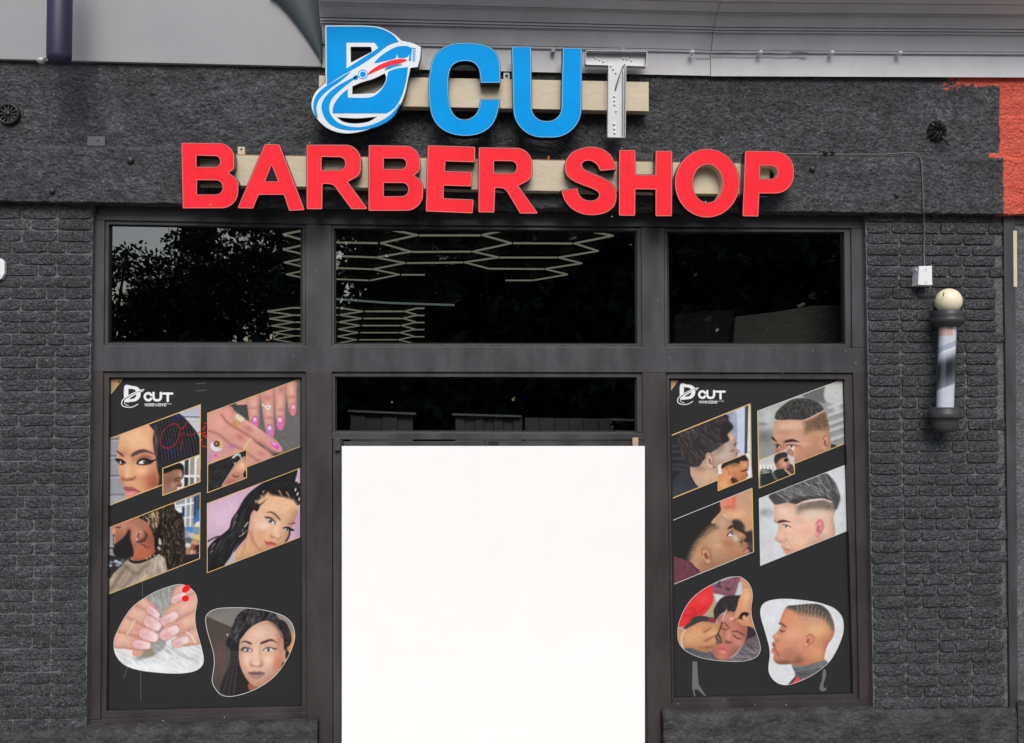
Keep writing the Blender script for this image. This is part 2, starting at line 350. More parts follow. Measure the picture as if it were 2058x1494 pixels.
    def grain(s, amt=.02):
        """photographic finish: slight softness, uneven tone across the print, fine and coarse tone variation"""
        I = s.img; I = (I*4+np.roll(I, 1, 0)+np.roll(I, -1, 0)+np.roll(I, 1, 1)+np.roll(I, -1, 1))/8; I[0], I[-1], I[:, 0], I[:, -1] = s.img[0], s.img[-1], s.img[:, 0], s.img[:, -1]
        r = s.rng; t = np.zeros((s.h, s.w))
        for q, w in ((26, .012), (11, .010), (5, .012)):
            g = r.randn(s.h//q+3, s.w//q+3); y, x = np.mgrid[0:s.h, 0:s.w]/q; j, i = y.astype(int), x.astype(int); fy, fx = y-j, x-i; fy, fx = fy*fy*(3-2*fy), fx*fx*(3-2*fx)
            t += w*((g[j, i]*(1-fx)+g[j, i+1]*fx)*(1-fy)+(g[j+1, i]*(1-fx)+g[j+1, i+1]*fx)*fy)
        n = r.randn(s.h, s.w); t += n*amt
        s.img = np.clip(I*(1+t[..., None])*.97+.006, 0, 1)
    def eye(s, x, y, w, h, iris=(70, 80, 80), rot=0, lash=(30, 26, 28)):
        c, q = math.cos(math.radians(rot)), math.sin(math.radians(rot))
        def tr(p): return [(x+a*c-b*q, y+a*q+b*c) for a, b in p]
        s.poly(tr([(-w, 0), (-w*.4, -h*.8), (w*.3, -h*.9), (w, -h*.1), (w*.4, h*.7), (-w*.4, h*.7)]), (236, 230, 226))
        s.ell(x, y-h*.1, h*.85, h*.85, iris, 1); s.ell(x, y-h*.1, h*.4, h*.4, (15, 15, 18))
        s.ell(x-h*.25, y-h*.4, h*.2, h*.2, (250, 250, 250), .9)
        s.line(tr([(-w*1.05, 0), (-w*.4, -h*.9), (w*.3, -h), (w*1.15, -h*.2)]), h*.36, lash, .9)
        s.line(tr([(-w, 0), (-w*.4, h*.75), (w*.4, h*.75), (w, 0)]), h*.16, lash, .45)
    def ear(s, x, y, w, h, skin, dark, rot=0):
        c, q = math.cos(math.radians(rot)), math.sin(math.radians(rot))
        def tr(p): return [(x+a*c-b*q, y+a*q+b*c) for a, b in p]
        s.poly(tr([(-w*.2, -h), (w*.55, -h*.9), (w, -h*.4), (w*.8, h*.2), (w*.3, h*.6), (-w*.1, h), (-w*.6, h*.8), (-w*.55, h*.1), (-w*.8, -h*.4)]), skin)
        s.line(tr([(-w*.55, -h*.35), (-w*.1, -h*.8), (w*.5, -h*.65), (w*.7, -h*.2), (w*.5, h*.25), (w*.1, h*.5)]), h*.12, dark, .7)
        s.poly(tr([(-w*.3, -h*.2), (w*.2, -h*.4), (w*.35, 0), (0, h*.4), (-w*.35, h*.3)]), dark, 2, .75)
        s.line(tr([(-w*.1, -h*.45), (w*.3, -h*.2), (w*.2, h*.1)]), h*.12, skin, .9)
        s.line(tr([(-w*.2, -h), (w*.55, -h*.9), (w, -h*.4), (w*.8, h*.2), (w*.3, h*.6), (-w*.1, h), (-w*.6, h*.8)]), h*.06, dark, .6)

def pic_woman_braids():
    c = Pic(210, 800, 200, 222, 6.79, (150, 154, 163), 11)
    for y, d in ((790, 1), (1060, 1), (1320, 1), (560, 0)):
        c.poly([(40, y-10), (330, y-8), (330, y+14), (40, y+16)], (105, 108, 118), 2, .9, False)
        c.line([(40, y+24), (330, y+26)], 14, (196, 198, 204), .8, 2)
    c.poly([(40, 1340), (330, 1330), (330, 1480), (40, 1480)], (165, 168, 165), 6, 1, False)
    c.poly([(950, 90), (1320, 90), (1320, 700), (1200, 700)], (196, 198, 206), 2, 1, False)
    c.poly([(1080, 90), (1320, 90), (1320, 250), (1060, 250)], (182, 186, 204), 2, 1, False)
    c.line([(1040, 258), (1320, 262)], 16, (95, 98, 106)); c.line([(1130, 320), (1320, 326)], 8, (170, 172, 178))
    face = [(235, 440), (195, 620), (172, 740), (168, 810), (190, 900), (190, 990), (205, 1080), (228, 1160), (262, 1230), (280, 1290), (310, 1370), (520, 1380), (740, 1260), (760, 1000), (720, 700), (700, 380), (600, 330), (420, 360)]
    c.poly(face, (226, 168, 126)); c.clip = c.mask(face)
    c.glow(430, 560, 220, 160, (246, 200, 160), .8); c.glow(640, 1080, 150, 200, (190, 108, 82), .8); c.glow(690, 1180, 120, 140, (150, 78, 60), .7)
    c.glow(700, 520, 60, 260, (190, 120, 84), .7); c.glow(520, 990, 110, 70, (246, 196, 156), .8); c.glow(230, 1150, 60, 130, (176, 112, 84), .6)
    c.glow(310, 1000, 40, 120, (247, 206, 172), .7); c.glow(250, 760, 90, 70, (186, 122, 96), .6); c.glow(560, 800, 150, 70, (164, 98, 84), .75)
    c.glow(400, 830, 40, 60, (176, 112, 88), .6)
    c.glow(330, 1105, 110, 22, (140, 74, 56), .7); c.line([(248, 1090), (275, 1120), (310, 1130), (350, 1120), (400, 1100), (425, 1070)], 14, (120, 62, 50), .75, 3)
    c.line([(250, 1080), (262, 1055), (280, 1060)], 9, (150, 84, 64), .6, 2); c.glow(300, 1070, 40, 30, (240, 188, 150), .7)
    c.clip = None
    c.poly([(360, 800), (375, 760), (440, 720), (520, 700), (590, 715), (690, 768), (640, 760), (560, 742), (480, 760), (400, 795)], (88, 68, 64), 2)
    c.poly([(172, 715), (205, 738), (245, 765), (268, 805), (240, 795), (200, 765), (172, 742)], (88, 68, 64), 2)
    c.poly([(440, 905), (455, 860), (500, 835), (570, 828), (640, 855), (686, 848), (650, 885), (600, 905), (530, 915)], (44, 32, 36), 3)
    c.poly([(462, 895), (490, 862), (540, 852), (590, 872), (560, 896), (510, 904)], (225, 222, 224)); c.ell(560, 876, 34, 28, (56, 64, 62)); c.ell(562, 876, 14, 14, (12, 12, 14)); c.ell(548, 866, 7, 6, (245, 245, 245))
    c.line([(450, 880), (500, 838), (570, 832), (640, 858), (690, 846)], 20, (24, 18, 22), 1, 1.4); c.line([(462, 900), (520, 914), (600, 902), (650, 880)], 11, (26, 20, 24), .9)
    c.line([(440, 850), (500, 808), (580, 800), (640, 820)], 14, (110, 66, 62), .7, 3)
    c.poly([(150, 835), (185, 828), (240, 850), (280, 880), (262, 905), (225, 912), (195, 890), (160, 860)], (40, 32, 36), 2)
    c.poly([(205, 880), (228, 858), (262, 876), (250, 902), (220, 904)], (225, 222, 224)); c.ell(243, 880, 20, 22, (58, 64, 62)); c.ell(243, 880, 9, 10, (12, 12, 14))
    c.line([(148, 838), (190, 836), (240, 850), (290, 890)], 18, (22, 18, 22)); c.line([(195, 895), (225, 914), (262, 906)], 8, (26, 20, 24), .9)
    c.poly([(262, 1228), (300, 1208), (330, 1218), (360, 1212), (430, 1240), (490, 1285), (440, 1320), (360, 1352), (310, 1345), (280, 1300)], (214, 132, 128), 1.6)
    c.poly([(262, 1226), (300, 1206), (330, 1217), (362, 1211), (430, 1240), (492, 1284), (400, 1268), (330, 1270), (285, 1262)], (168, 92, 92), 1.6)
    c.line([(266, 1238), (330, 1268), (400, 1262), (490, 1284)], 7, (110, 56, 58), .8); c.glow(350, 1310, 50, 18, (238, 170, 166), .8)
    hair = [(610, 355), (760, 270), (900, 215), (1020, 215), (1110, 290), (1190, 380), (1250, 460), (1300, 560), (1320, 820), (1320, 1000), (1000, 1100), (760, 1200), (735, 1180), (742, 1080), (712, 940), (700, 820), (672, 700), (660, 560), (672, 450)]
    c.poly(hair, (42, 40, 46), 1.6); c.clip = c.mask(hair)
    c.glow(1000, 240, 90, 50, (44, 44, 110), .7); c.glow(905, 730, 50, 60, (36, 52, 150), .8); c.glow(715, 560, 30, 120, (170, 120, 98), .55)
    for i in range(15):
        x = 700+i*42; t = i/14
        c.line([(x-30+60*t, 300-40*t+160*t), (x+40+t*40, 560+60*t), (x+70+60*t, 860+60*t)], 26, (24, 23, 27), .8, 2)
        p = [(x-10+60*t, 300+120*t), (x+60+t*40, 560+60*t), (x+90+60*t, 860+60*t)]
        for j in range(34):
            u = j/33; a = np.array(p[0])*(1-u)**2+2*np.array(p[1])*u*(1-u)+np.array(p[2])*u*u
            c.ell(a[0]+c.rng.uniform(-3, 3), a[1], 5, 7, (128, 124, 128), .8*c.rng.uniform(.3, 1))
    for j in range(44):
        u = j/43; x = 688+60*u*u+10*math.sin(u*30); c.ell(x, 380+780*u, 10, 12, (96, 92, 96), .7, 30)
    c.clip = None
    red = [[(800, 460), (770, 530), (765, 600), (785, 655), (825, 682), (880, 688), (930, 662), (970, 625), (1000, 580), (1018, 530), (1030, 480), (1035, 425)], [(800, 460), (850, 400), (910, 365), (960, 352), (1000, 375), (1030, 420)], [(1120, 345), (1085, 400), (1060, 420)], [(1078, 480), (1060, 560), (1050, 640), (1036, 700)], [(1130, 500), (1180, 508), (1230, 490), (1290, 470)]]
    for q in red:
        P = Pic.cr(np.array(q, float), False, 4)
        for i, (x, y) in enumerate(P):
            if i % 2 == 0: c.ell(x, y, 9, 11, (168, 26, 36)); c.ell(x-2, y-3, 4, 5, (244, 120, 120), .7)
    c.grain(.012); return c

def pic_inset_man():
    c = Pic(325, 905, 80, 95, 6.79, (225, 226, 230), 12)
    o = lambda P: [(x-(325-210)*6.79, y-(905-800)*6.79) for x, y in P]
    for x0, x1, col in ((1090, 1150, (60, 62, 60)), (1165, 1230, (150, 146, 130)), (1255, 1310, (176, 172, 160)), (1090, 1150, (60, 62, 60))):
        c.poly(o([(x0+8, 830), (x1, 800), (x1-6, 1050), (x0, 1050)]), col, 1.2, 1, False); c.poly(o([(x0, 1080), (x1-6, 1090), (x1-10, 1250), (x0, 1250)]), tuple(v*.8 for v in col), 1.2, 1, False)
    f = o([(800, 1010), (960, 960), (1050, 985), (1064, 1060), (1060, 1110), (1040, 1130), (1060, 1195), (1030, 1220), (1000, 1215), (990, 1240), (960, 1300), (790, 1400), (780, 1100)])
    c.poly(f, (170, 124, 104), 1.4); c.clip = c.mask(f); c.form(f)
    q = o([(880, 1130), (1040, 1050), (960, 1120), (850, 1250)]); c.glow(*q[0], 90, 140, (128, 88, 74), .8); c.glow(*q[1], 40, 60, (205, 160, 138), .8); c.glow(*q[3], 80, 40, (150, 120, 118), .8)
    c.glow(*o([(940, 1190)])[0], 50, 40, (200, 152, 130), .7)
    c.clip = None
    c.poly(o([(800, 950), (880, 905), (1000, 885), (1060, 905), (1085, 950), (1080, 1060), (1066, 1090), (1058, 1000), (1020, 975), (940, 985), (890, 1010), (800, 1030)]), (30, 27, 28), 2)
    c.line(o([(960, 1110), (1010, 1090), (1045, 1098)]), 14, (44, 32, 30), .9, 1.4); c.line(o([(960, 1140), (985, 1128), (1010, 1130)]), 12, (40, 32, 34), 1)
    c.line(o([(1000, 1195), (1030, 1205)]), 12, (60, 36, 30), .8); c.grain(.012); return c

def pic_hands():
    c = Pic(410, 750, 205, 235, 5.976, (104, 104, 104), 13)
    c.strands([(0, 0), (1225, 0), (1225, 1500), (0, 1500)], 900, lambda x, y: 20+60*math.sin(x*.01)*math.cos(y*.012), 60, 9, [(84, 84, 84), (140, 140, 138), (118, 118, 116), (96, 96, 94)], .5, 30, .1, False)
    c.poly([(300, 380), (560, 300), (560, 560), (420, 480)], (62, 66, 66), 3, .9)
    sk, dk, li = (214, 154, 140), (150, 96, 86), (236, 186, 172)
    c.poly([(390, 360), (520, 310), (530, 370), (410, 384)], sk)
    def finger(pts, shade, nail, nc):
        c.poly(pts, sk, 1.4); m = c.clip; c.clip = c.mask(pts); c.form(pts, 9, .55)
        for (x, y, rx, ry, col, a) in shade: c.glow(x, y, rx, ry, col, a)
        c.clip = m
        x, y, rx, ry, rot = nail
        c.ell(x, y, rx+8, ry+9, (176, 104, 104), .9, rot, 2); c.ell(x, y, rx, ry, nc, 1, rot)
        g = math.radians(rot); ax, ay = -math.sin(g), math.cos(g); px, py = math.cos(g), math.sin(g)
        c.ell(x-px*rx*.4-ax*ry*.1, y-py*rx*.4-ay*ry*.1, rx*.28, ry*.75, (172, 120, 214), .75, rot, 3)
        c.ell(x+px*rx*.45+ax*ry*.25, y+py*rx*.45+ay*ry*.25, rx*.3, ry*.6, (236, 104, 128), .75, rot, 3)
        c.ell(x-px*rx*.05-ax*ry*.5, y-py*rx*.05-ay*ry*.5, rx*.5, ry*.3, (250, 214, 236), .85, rot, 3)
    pk = (218, 110, 178)
    finger([(985, 130), (1105, 90), (1112, 240), (1112, 420), (1095, 505), (1060, 515), (1030, 480), (1005, 380), (990, 250)], [(1050, 200, 45, 160, li, .6), (1050, 290, 60, 20, dk, .5)], (1070, 442, 34, 70, 4), (238, 130, 140))
    finger([(845, 180), (985, 130), (985, 300), (975, 480), (968, 600), (925, 690), (880, 650), (860, 520), (850, 330)], [(915, 330, 45, 220, li, .55), (930, 200, 50, 60, (176, 110, 98), .6), (925, 440, 50, 20, dk, .5)], (915, 603, 44, 84, -4), pk)
    finger([(675, 250), (840, 190), (845, 380), (842, 560), (845, 700), (820, 790), (775, 770), (735, 660), (705, 480), (690, 350)], [(770, 400, 55, 240, li, .55), (760, 300, 60, 40, (176, 110, 98), .6), (785, 540, 55, 20, dk, .5)], (795, 702, 42, 84, -8), (206, 124, 206))
    finger([(515, 310), (665, 255), (665, 420), (662, 600), (625, 690), (580, 670), (545, 580), (525, 430)], [(600, 400, 50, 150, li, .6), (595, 420, 60, 18, dk, .4)], (608, 600, 40, 80, 6), pk)
    # lower hand
    hand = [(20, 480), (290, 390), (380, 470), (500, 560), (640, 650), (760, 740), (860, 800), (940, 900), (935, 955), (850, 945), (760, 900), (700, 850), (800, 950), (860, 1020), (640, 1120), (300, 1300), (20, 1330)]
    c.poly(hand, sk, 1.6); c.clip = c.mask(hand); c.form(hand, 14, .5)
    c.glow(160, 560, 160, 120, (232, 168, 152), .8); c.glow(330, 680, 240, 60, (230, 166, 148), .8, 36); c.glow(600, 640, 230, 60, li, .7, 34); c.glow(620, 900, 260, 60, (228, 164, 146), .8, 36)
    c.line([(210, 500), (290, 600), (450, 700), (560, 770), (760, 910), (840, 1010)], 22, (150, 92, 82), .75, 5); c.line([(30, 690), (180, 740), (330, 860), (460, 920), (600, 1020), (720, 1100)], 20, (146, 96, 90), .7, 5)
    c.glow(540, 670, 60, 40, (170, 100, 88), .6, 30); c.glow(430, 770, 70, 45, (182, 112, 100), .7, 30); c.glow(690, 970, 50, 30, (180, 110, 100), .6, 20); c.glow(330, 880, 60, 30, (160, 80, 190), .5); c.glow(140, 990, 22, 22, (180, 60, 210), .8); c.glow(60, 1020, 50, 60, (176, 130, 190), .6)
    c.glow(150, 900, 160, 90, (200, 150, 160), .5)
    c.clip = None
    c.poly([(600, 820), (700, 870), (800, 960), (930, 960), (860, 1000), (800, 960), (700, 890)], (74, 72, 72), 2, .9)
    c.ell(862, 882, 82, 42, (240, 150, 160), 1, 42, 2); c.ell(850, 868, 66, 28, (206, 96, 186), 1, 42, 2); c.ell(838, 850, 36, 10, (246, 190, 230), .9, 42, 2)
    c.poly([(330, 590), (400, 485), (490, 545), (395, 660)], (206, 164, 116), 1.4, 1, False); c.poly([(400, 490), (488, 545), (450, 590), (370, 540)], (232, 222, 204), 3, .9, False); c.poly([(335, 600), (380, 590), (400, 650)], (226, 132, 84), 3, .9, False)
    c.line([(695, 378), (730, 400), (765, 420), (800, 400)], 16, (232, 228, 226)); c.ell(765, 412, 28, 28, (240, 238, 238)); c.ell(765, 412, 12, 12, (150, 146, 150), .8)
    c.line([(565, 785), (560, 815), (520, 860), (475, 920)], 22, (206, 176, 130)); c.line([(562, 795), (515, 855), (480, 905)], 7, (244, 226, 190), .9)
    c.ell(150, 880, 74, 62, (222, 224, 230), 1, 10); c.ell(182, 850, 44, 60, (222, 178, 130), 1, -30, 2); c.ell(152, 850, 38, 38, (92, 66, 50)); c.ell(150, 848, 12, 12, (220, 190, 160), .9)
    c.grain(.012); return c

def pic_inset_braid_side():
    c = Pic(412, 895, 92, 100, 5.976, (38, 38, 40), 14)
    o = lambda P: [(x-2*5.976, y-145*5.976) for x, y in P]
    c.strands(o([(40, 1060), (460, 930), (380, 1110), (220, 1350), (50, 1430)]), 260, lambda x, y: -45, 60, 5, [(70, 70, 72), (24, 24, 26), (90, 90, 92), (20, 20, 22)], .7, 14)
    f = o([(430, 1040), (500, 1000), (512, 1130), (505, 1250), (420, 1290), (220, 1370), (260, 1290), (330, 1180), (390, 1090)])
    c.poly(f, (222, 166, 134), 1.4); c.clip = c.mask(f); c.form(f); c.glow(*o([(300, 1310)])[0], 90, 50, (180, 96, 84), .8); c.glow(*o([(460, 1110)])[0], 50, 60, (244, 198, 166), .8); c.glow(*o([(390, 1230)])[0], 60, 30, (190, 120, 100), .7)
    c.line(o([(345, 1225), (375, 1248), (412, 1240)]), 12, (70, 44, 44), .9); c.line(o([(350, 1212), (400, 1195), (450, 1210)]), 8, (160, 100, 84), .7, 2); c.clip = None
    c.poly(o([(470, 1220), (500, 1170), (512, 1250), (490, 1256)]), (34, 32, 34), 1.2)
    for i in range(16):
        u = i/15; x, y = o([(385-165*u, 1080+270*u)])[0]; c.ell(x, y, 6, 9, (226, 210, 200), .9, 30)
    c.line(o([(350, 1015), (400, 975), (430, 990)]), 26, (206, 208, 212)); c.line(o([(425, 980), (450, 1030)]), 16, (190, 190, 196)); c.line(o([(360, 1080), (380, 1085), (370, 1110)]), 12, (190, 186, 184))
    c.grain(.012); return c

def pic_man_locs():
    c = Pic(210, 980, 200, 220, 6.79, (62, 62, 66), 15)
    c.poly([(940, 200), (1320, 60), (1320, 560), (1080, 560)], (150, 154, 158), 2, 1, False)
    for x in (965, 1110, 1180): c.line([(x, 150), (x-10, 560)], 22, (226, 228, 230))
    c.line([(940, 260), (1220, 210)], 24, (232, 234, 236)); c.line([(1090, 420), (1200, 400)], 20, (222, 224, 224)); c.poly([(950, 290), (1050, 255), (1060, 340), (990, 350)], (224, 228, 230), 1, 1, False)
    c.poly([(1060, 270), (1095, 270), (1095, 400), (1030, 390), (1030, 345), (1060, 340)], (44, 62, 96), 1, 1, False)
    c.poly([(1220, 130), (1320, 80), (1320, 480), (1220, 500)], (52, 60, 78), 2, 1, False); c.poly([(1250, 350), (1300, 300), (1290, 470), (1225, 480)], (52, 116, 186), 2); c.line([(1270, 130), (1250, 330)], 24, (60, 90, 130)); c.poly([(1240, 490), (1310, 460), (1310, 560), (1240, 540)], (214, 218, 214), 2)
    c.poly([(1080, 540), (1320, 540), (1320, 1000), (1080, 1000)], (130, 130, 140), 2, 1, False)
    for x, y, rx, ry, col in ((1170, 580, 60, 40, (70, 126, 184)), (1250, 600, 60, 40, (110, 150, 180)), (1130, 640, 50, 50, (148, 150, 190)), (1200, 660, 60, 40, (190, 176, 180)), (1270, 680, 40, 40, (226, 190, 84)), (1150, 720, 50, 40, (86, 92, 110)), (1140, 790, 40, 30, (216, 210, 196)), (1230, 760, 50, 40, (206, 150, 110)), (1210, 830, 40, 60, (150, 78, 70)), (1265, 840, 40, 60, (40, 36, 40)), (1140, 870, 30, 50, (176, 126, 90)), (1190, 890, 20, 40, (226, 176, 140)), (1235, 880, 12, 30, (226, 150, 140))):
        c.ell(x, y, rx, ry, col, .95, 15, 3)
    c.poly([(1100, 920), (1320, 900), (1320, 1060), (1100, 1060)], (40, 38, 42), 2, 1, False)
    c.poly([(40, 550), (110, 530), (120, 800), (40, 800)], (150, 160, 160), 2, 1, False); c.poly([(40, 800), (180, 800), (180, 950), (40, 920)], (86, 88, 92), 3, 1, False); c.line([(50, 800), (140, 805)], 16, (180, 186, 190)); c.poly([(50, 830), (120, 850), (140, 940), (55, 915)], (150, 152, 156), 3, 1, False)
    c.poly([(40, 930), (400, 950), (300, 1100), (40, 1250)], (46, 46, 50), 2, 1, False)
    for x, y, col in ((85, 1020, (120, 130, 150)), (160, 1010, (196, 204, 210)), (210, 1030, (176, 184, 196)), (70, 1065, (190, 198, 210)), (250, 1000, (90, 96, 110)), (180, 1060, (140, 148, 160))): c.ell(x, y, 34, 20, col, .9, 10, 2)
    sk = (176, 112, 88)
    f = [(110, 535), (180, 480), (300, 430), (480, 390), (620, 420), (700, 560), (690, 700), (700, 860), (720, 900), (600, 1000), (370, 1010), (385, 850), (300, 780), (140, 775), (122, 740), (130, 715), (120, 690), (140, 660), (92, 630), (95, 600)]
    c.poly(f, sk, 1.4); c.clip = c.mask(f); c.form(f)
    c.glow(250, 520, 130, 80, (206, 148, 126), .7); c.glow(120, 600, 40, 60, (236, 182, 150), .8); c.glow(520, 900, 150, 100, (196, 104, 70), .9); c.glow(620, 720, 80, 120, (150, 82, 60), .7); c.glow(420, 640, 60, 120, (206, 150, 124), .6); c.glow(540, 470, 110, 60, (160, 120, 100), .7); c.glow(220, 690, 80, 60, (150, 98, 80), .7)
    c.clip = None
    c.line([(165, 545), (195, 550), (215, 535)], 14, (56, 40, 38)); c.line([(160, 510), (210, 500)], 12, (60, 44, 40), .7, 2); c.ell(135, 690, 14, 18, (214, 130, 126)); c.ell(140, 740, 14, 26, (206, 118, 110))
    c.line([(115, 640), (140, 655)], 8, (110, 60, 46), .8)
    beard = [(345, 580), (250, 690), (150, 775), (118, 860), (140, 920), (250, 960), (380, 945), (395, 860), (370, 760), (350, 680)]
    c.poly(beard, (34, 31, 32), 4); c.glow(330, 620, 30, 60, (48, 40, 38), .8); c.strands(beard, 120, 110, 40, 5, [(60, 54, 52), (20, 18, 20)], .5, 40)
    c.ear(470, 650, 62, 105, (206, 150, 126), (110, 62, 46), 12)
    c.poly([(540, 590), (590, 650), (560, 730), (480, 760), (430, 740), (520, 700), (550, 650)], (72, 50, 44), 4, .85)
    c.line([(490, 770), (540, 790), (570, 820), (610, 815)], 14, (84, 48, 38), .7, 2); c.line([(550, 770), (550, 800), (575, 825)], 8, (84, 48, 38), .7, 1.4)
    hair = [(480, 400), (700, 310), (930, 225), (970, 300), (1060, 390), (1090, 520), (1100, 760), (1120, 960), (1110, 1040), (850, 1140), (820, 1000), (760, 960), (740, 880), (690, 860), (680, 700), (640, 600), (600, 500), (540, 450)]
    c.poly(hair, (36, 30, 27), 1.6); c.strands(hair, 420, lambda x, y: 95+(700-y)*.03, 34, 8, [(150, 130, 104), (168, 148, 120), (120, 100, 80), (90, 74, 60)], .8, 10)
    c.strands(hair, 200, 92, 44, 10, [(18, 15, 14)], .8, 12)
    c.poly([(690, 560), (760, 520), (770, 700), (700, 860), (680, 720)], (24, 20, 19), 4, .8)
    c.strands([(540, 400), (740, 330), (720, 560), (600, 500)], 40, 70, 60, 14, [(186, 150, 116), (210, 178, 140)], .8, 14); c.poly([(745, 690), (770, 720), (780, 780), (740, 770)], (190, 186, 170), 2); c.line([(730, 820), (755, 840)], 26, (180, 180, 176))
    cape = [(350, 950), (240, 1060), (120, 1180), (40, 1290), (40, 1480), (300, 1400), (860, 1140), (830, 980), (740, 900), (640, 960), (420, 1010)]
    c.poly(cape, (170, 154, 136), 1.6, 1, False); m = c.mask(cape, 1.2, False); c.clip = m
    for p, col, w in (([(280, 1090), (180, 1240), (90, 1400)], (110, 98, 88), 60), ([(300, 1080), (430, 1180), (520, 1100), (620, 1030)], (104, 94, 88), 56), ([(420, 1180), (330, 1280), (220, 1400)], (124, 110, 98), 50), ([(720, 920), (690, 1100), (700, 1220)], (200, 190, 172), 60), ([(790, 960), (760, 1030), (800, 1140)], (226, 218, 204), 60), ([(560, 1200), (480, 1280), (420, 1370)], (210, 190, 158), 60), ([(130, 1200), (90, 1300)], (206, 190, 168), 40), ([(60, 1380), (200, 1330)], (120, 106, 92), 40), ([(650, 1000), (600, 1140)], (190, 172, 148), 50)):
        c.line(p, w, col, .75, 7, w*.3)
    c.strands(cape, 90, lambda x, y: 120-(x-400)*.08, 150, 7, [(100, 88, 78), (214, 200, 178), (130, 116, 102)], .5, 14, .1, False)
    c.clip = None
    c.poly([(345, 950), (330, 1000), (420, 1040), (560, 1010), (740, 910), (720, 860), (600, 960), (460, 1000), (370, 990)], (40, 36, 38), 1.4)
    for x, y in ((580, 970), (628, 950), (678, 926)): c.ell(x, y, 12, 10, (206, 196, 186))
    c.grain(.014); return c

def pic_woman_pink():
    c = Pic(410, 930, 205, 230, 6.498, (206, 172, 196), 16)
    c.glow(250, 700, 300, 300, (222, 190, 210), .7); c.glow(1240, 900, 60, 300, (190, 156, 180), .7)
    hair = [(1200, 90), (1215, 140), (1200, 220), (1240, 290), (1270, 400), (1265, 480), (1230, 560), (1100, 480), (900, 440), (760, 480), (700, 560), (620, 660), (590, 800), (560, 960), (480, 1060), (400, 1160), (330, 1260), (260, 1360), (180, 1420), (40, 1440), (40, 1180), (60, 1100), (140, 1010), (260, 920), (330, 850), (360, 740), (440, 620), (520, 480), (620, 370), (760, 270), (960, 180)]
    f = [(700, 540), (760, 480), (860, 430), (1000, 440), (1140, 480), (1210, 560), (1225, 640), (1200, 720), (1170, 800), (1120, 900), (1080, 1000), (1060, 1060), (960, 1090), (860, 1140), (720, 1170), (640, 1210), (420, 1290), (400, 1230), (430, 1150), (540, 1000), (590, 850), (620, 700)]
    c.poly(f, (230, 182, 146), 1.4); c.clip = c.mask(f); c.form(f)
    c.glow(960, 560, 200, 110, (240, 194, 156), .7); c.glow(720, 760, 100, 130, (240, 200, 178), .7); c.glow(620, 1000, 50, 150, (196, 138, 108), .6); c.glow(750, 960, 90, 120, (222, 158, 124), .7); c.glow(790, 830, 80, 50, (248, 216, 202), .8)
    c.glow(1190, 640, 40, 120, (206, 146, 112), .4); c.glow(940, 920, 60, 80, (246, 206, 178), .7); c.glow(880, 960, 30, 50, (206, 140, 110), .7); c.glow(960, 800, 50, 50, (240, 206, 196), .7); c.glow(600, 1150, 120, 60, (220, 166, 126), .8)
    c.line([(600, 900), (640, 1020), (690, 1100), (740, 1150)], 26, (176, 116, 90), .7, 5); c.line([(540, 1000), (530, 1100), (500, 1180)], 22, (176, 120, 92), .5, 5)
    c.clip = None
    c.line([(870, 950), (890, 975), (920, 975), (960, 1000), (990, 990), (1005, 970)], 12, (160, 96, 78), .8, 2); c.line([(1010, 800), (990, 880), (1000, 950)], 16, (214, 156, 126), .6, 4)
    c.poly([(810, 656), (855, 636), (905, 645), (955, 685), (1000, 742), (992, 756), (955, 722), (900, 672), (850, 656)], (112, 80, 70), 2); c.poly([(1080, 805), (1130, 790), (1185, 780), (1190, 800), (1140, 800)], (100, 70, 60))
    c.eye(870, 765, 62, 34, (104, 112, 104), 34); c.line([(790, 712), (850, 715), (900, 745), (930, 790)], 12, (44, 32, 32)); c.line([(860, 700), (920, 730), (950, 770)], 12, (176, 116, 108), .6, 3)
    c.eye(1090, 870, 48, 26, (104, 112, 104), 14); c.line([(1040, 855), (1090, 845), (1130, 862), (1170, 885)], 18, (28, 22, 26)); c.poly([(1110, 860), (1170, 870), (1165, 890), (1120, 890)], (30, 24, 28), 2); c.line([(1120, 890), (1110, 960), (1070, 1030)], 22, (46, 38, 40))
    c.poly([(785, 1018), (840, 1040), (870, 1032), (900, 1045), (950, 1070), (920, 1095), (850, 1112), (815, 1080)], (206, 116, 104), 1.4); c.poly([(785, 1018), (840, 1038), (872, 1030), (902, 1044), (950, 1070), (880, 1072), (830, 1060)], (176, 84, 76), 1.4); c.glow(870, 1092, 40, 14, (232, 150, 138), .8)
    c.poly([(620, 565), (590, 570), (560, 640), (552, 720), (575, 780), (610, 740), (630, 660)], (226, 176, 142), 1.4); c.line([(600, 600), (575, 660), (572, 720)], 14, (176, 116, 90), .7, 2)
    c.poly(hair, (30, 29, 31), 1.6)
    f2 = [(690, 520), (730, 470), (830, 395), (880, 420), (1000, 445), (1120, 470), (1180, 500), (1225, 600), (1150, 600), (900, 560), (760, 540)]
    c.poly(f2, (230, 182, 144), 9); c.glow(960, 560, 230, 80, (240, 194, 156), .6)
    for p in ([(690, 500), (740, 540), (790, 530)], [(740, 430), (790, 480), (830, 480)], [(830, 395), (860, 430), (900, 450)], [(980, 370), (1010, 420), (1030, 450)], [(1080, 390), (1110, 440), (1115, 470)], [(670, 500), (690, 540), (720, 560)], [(770, 390), (790, 360)]): c.line(p, 20, (214, 166, 130), .9, 2, 8)
    c.poly([(650, 560), (690, 530), (730, 570), (690, 640), (650, 600)], (34, 31, 32), 2); c.line([(660, 590), (600, 660), (560, 700)], 22, (34, 30, 30))
    c.poly([(700, 560), (760, 520), (830, 470), (800, 500), (740, 560)], (34, 31, 32), 2, .8)
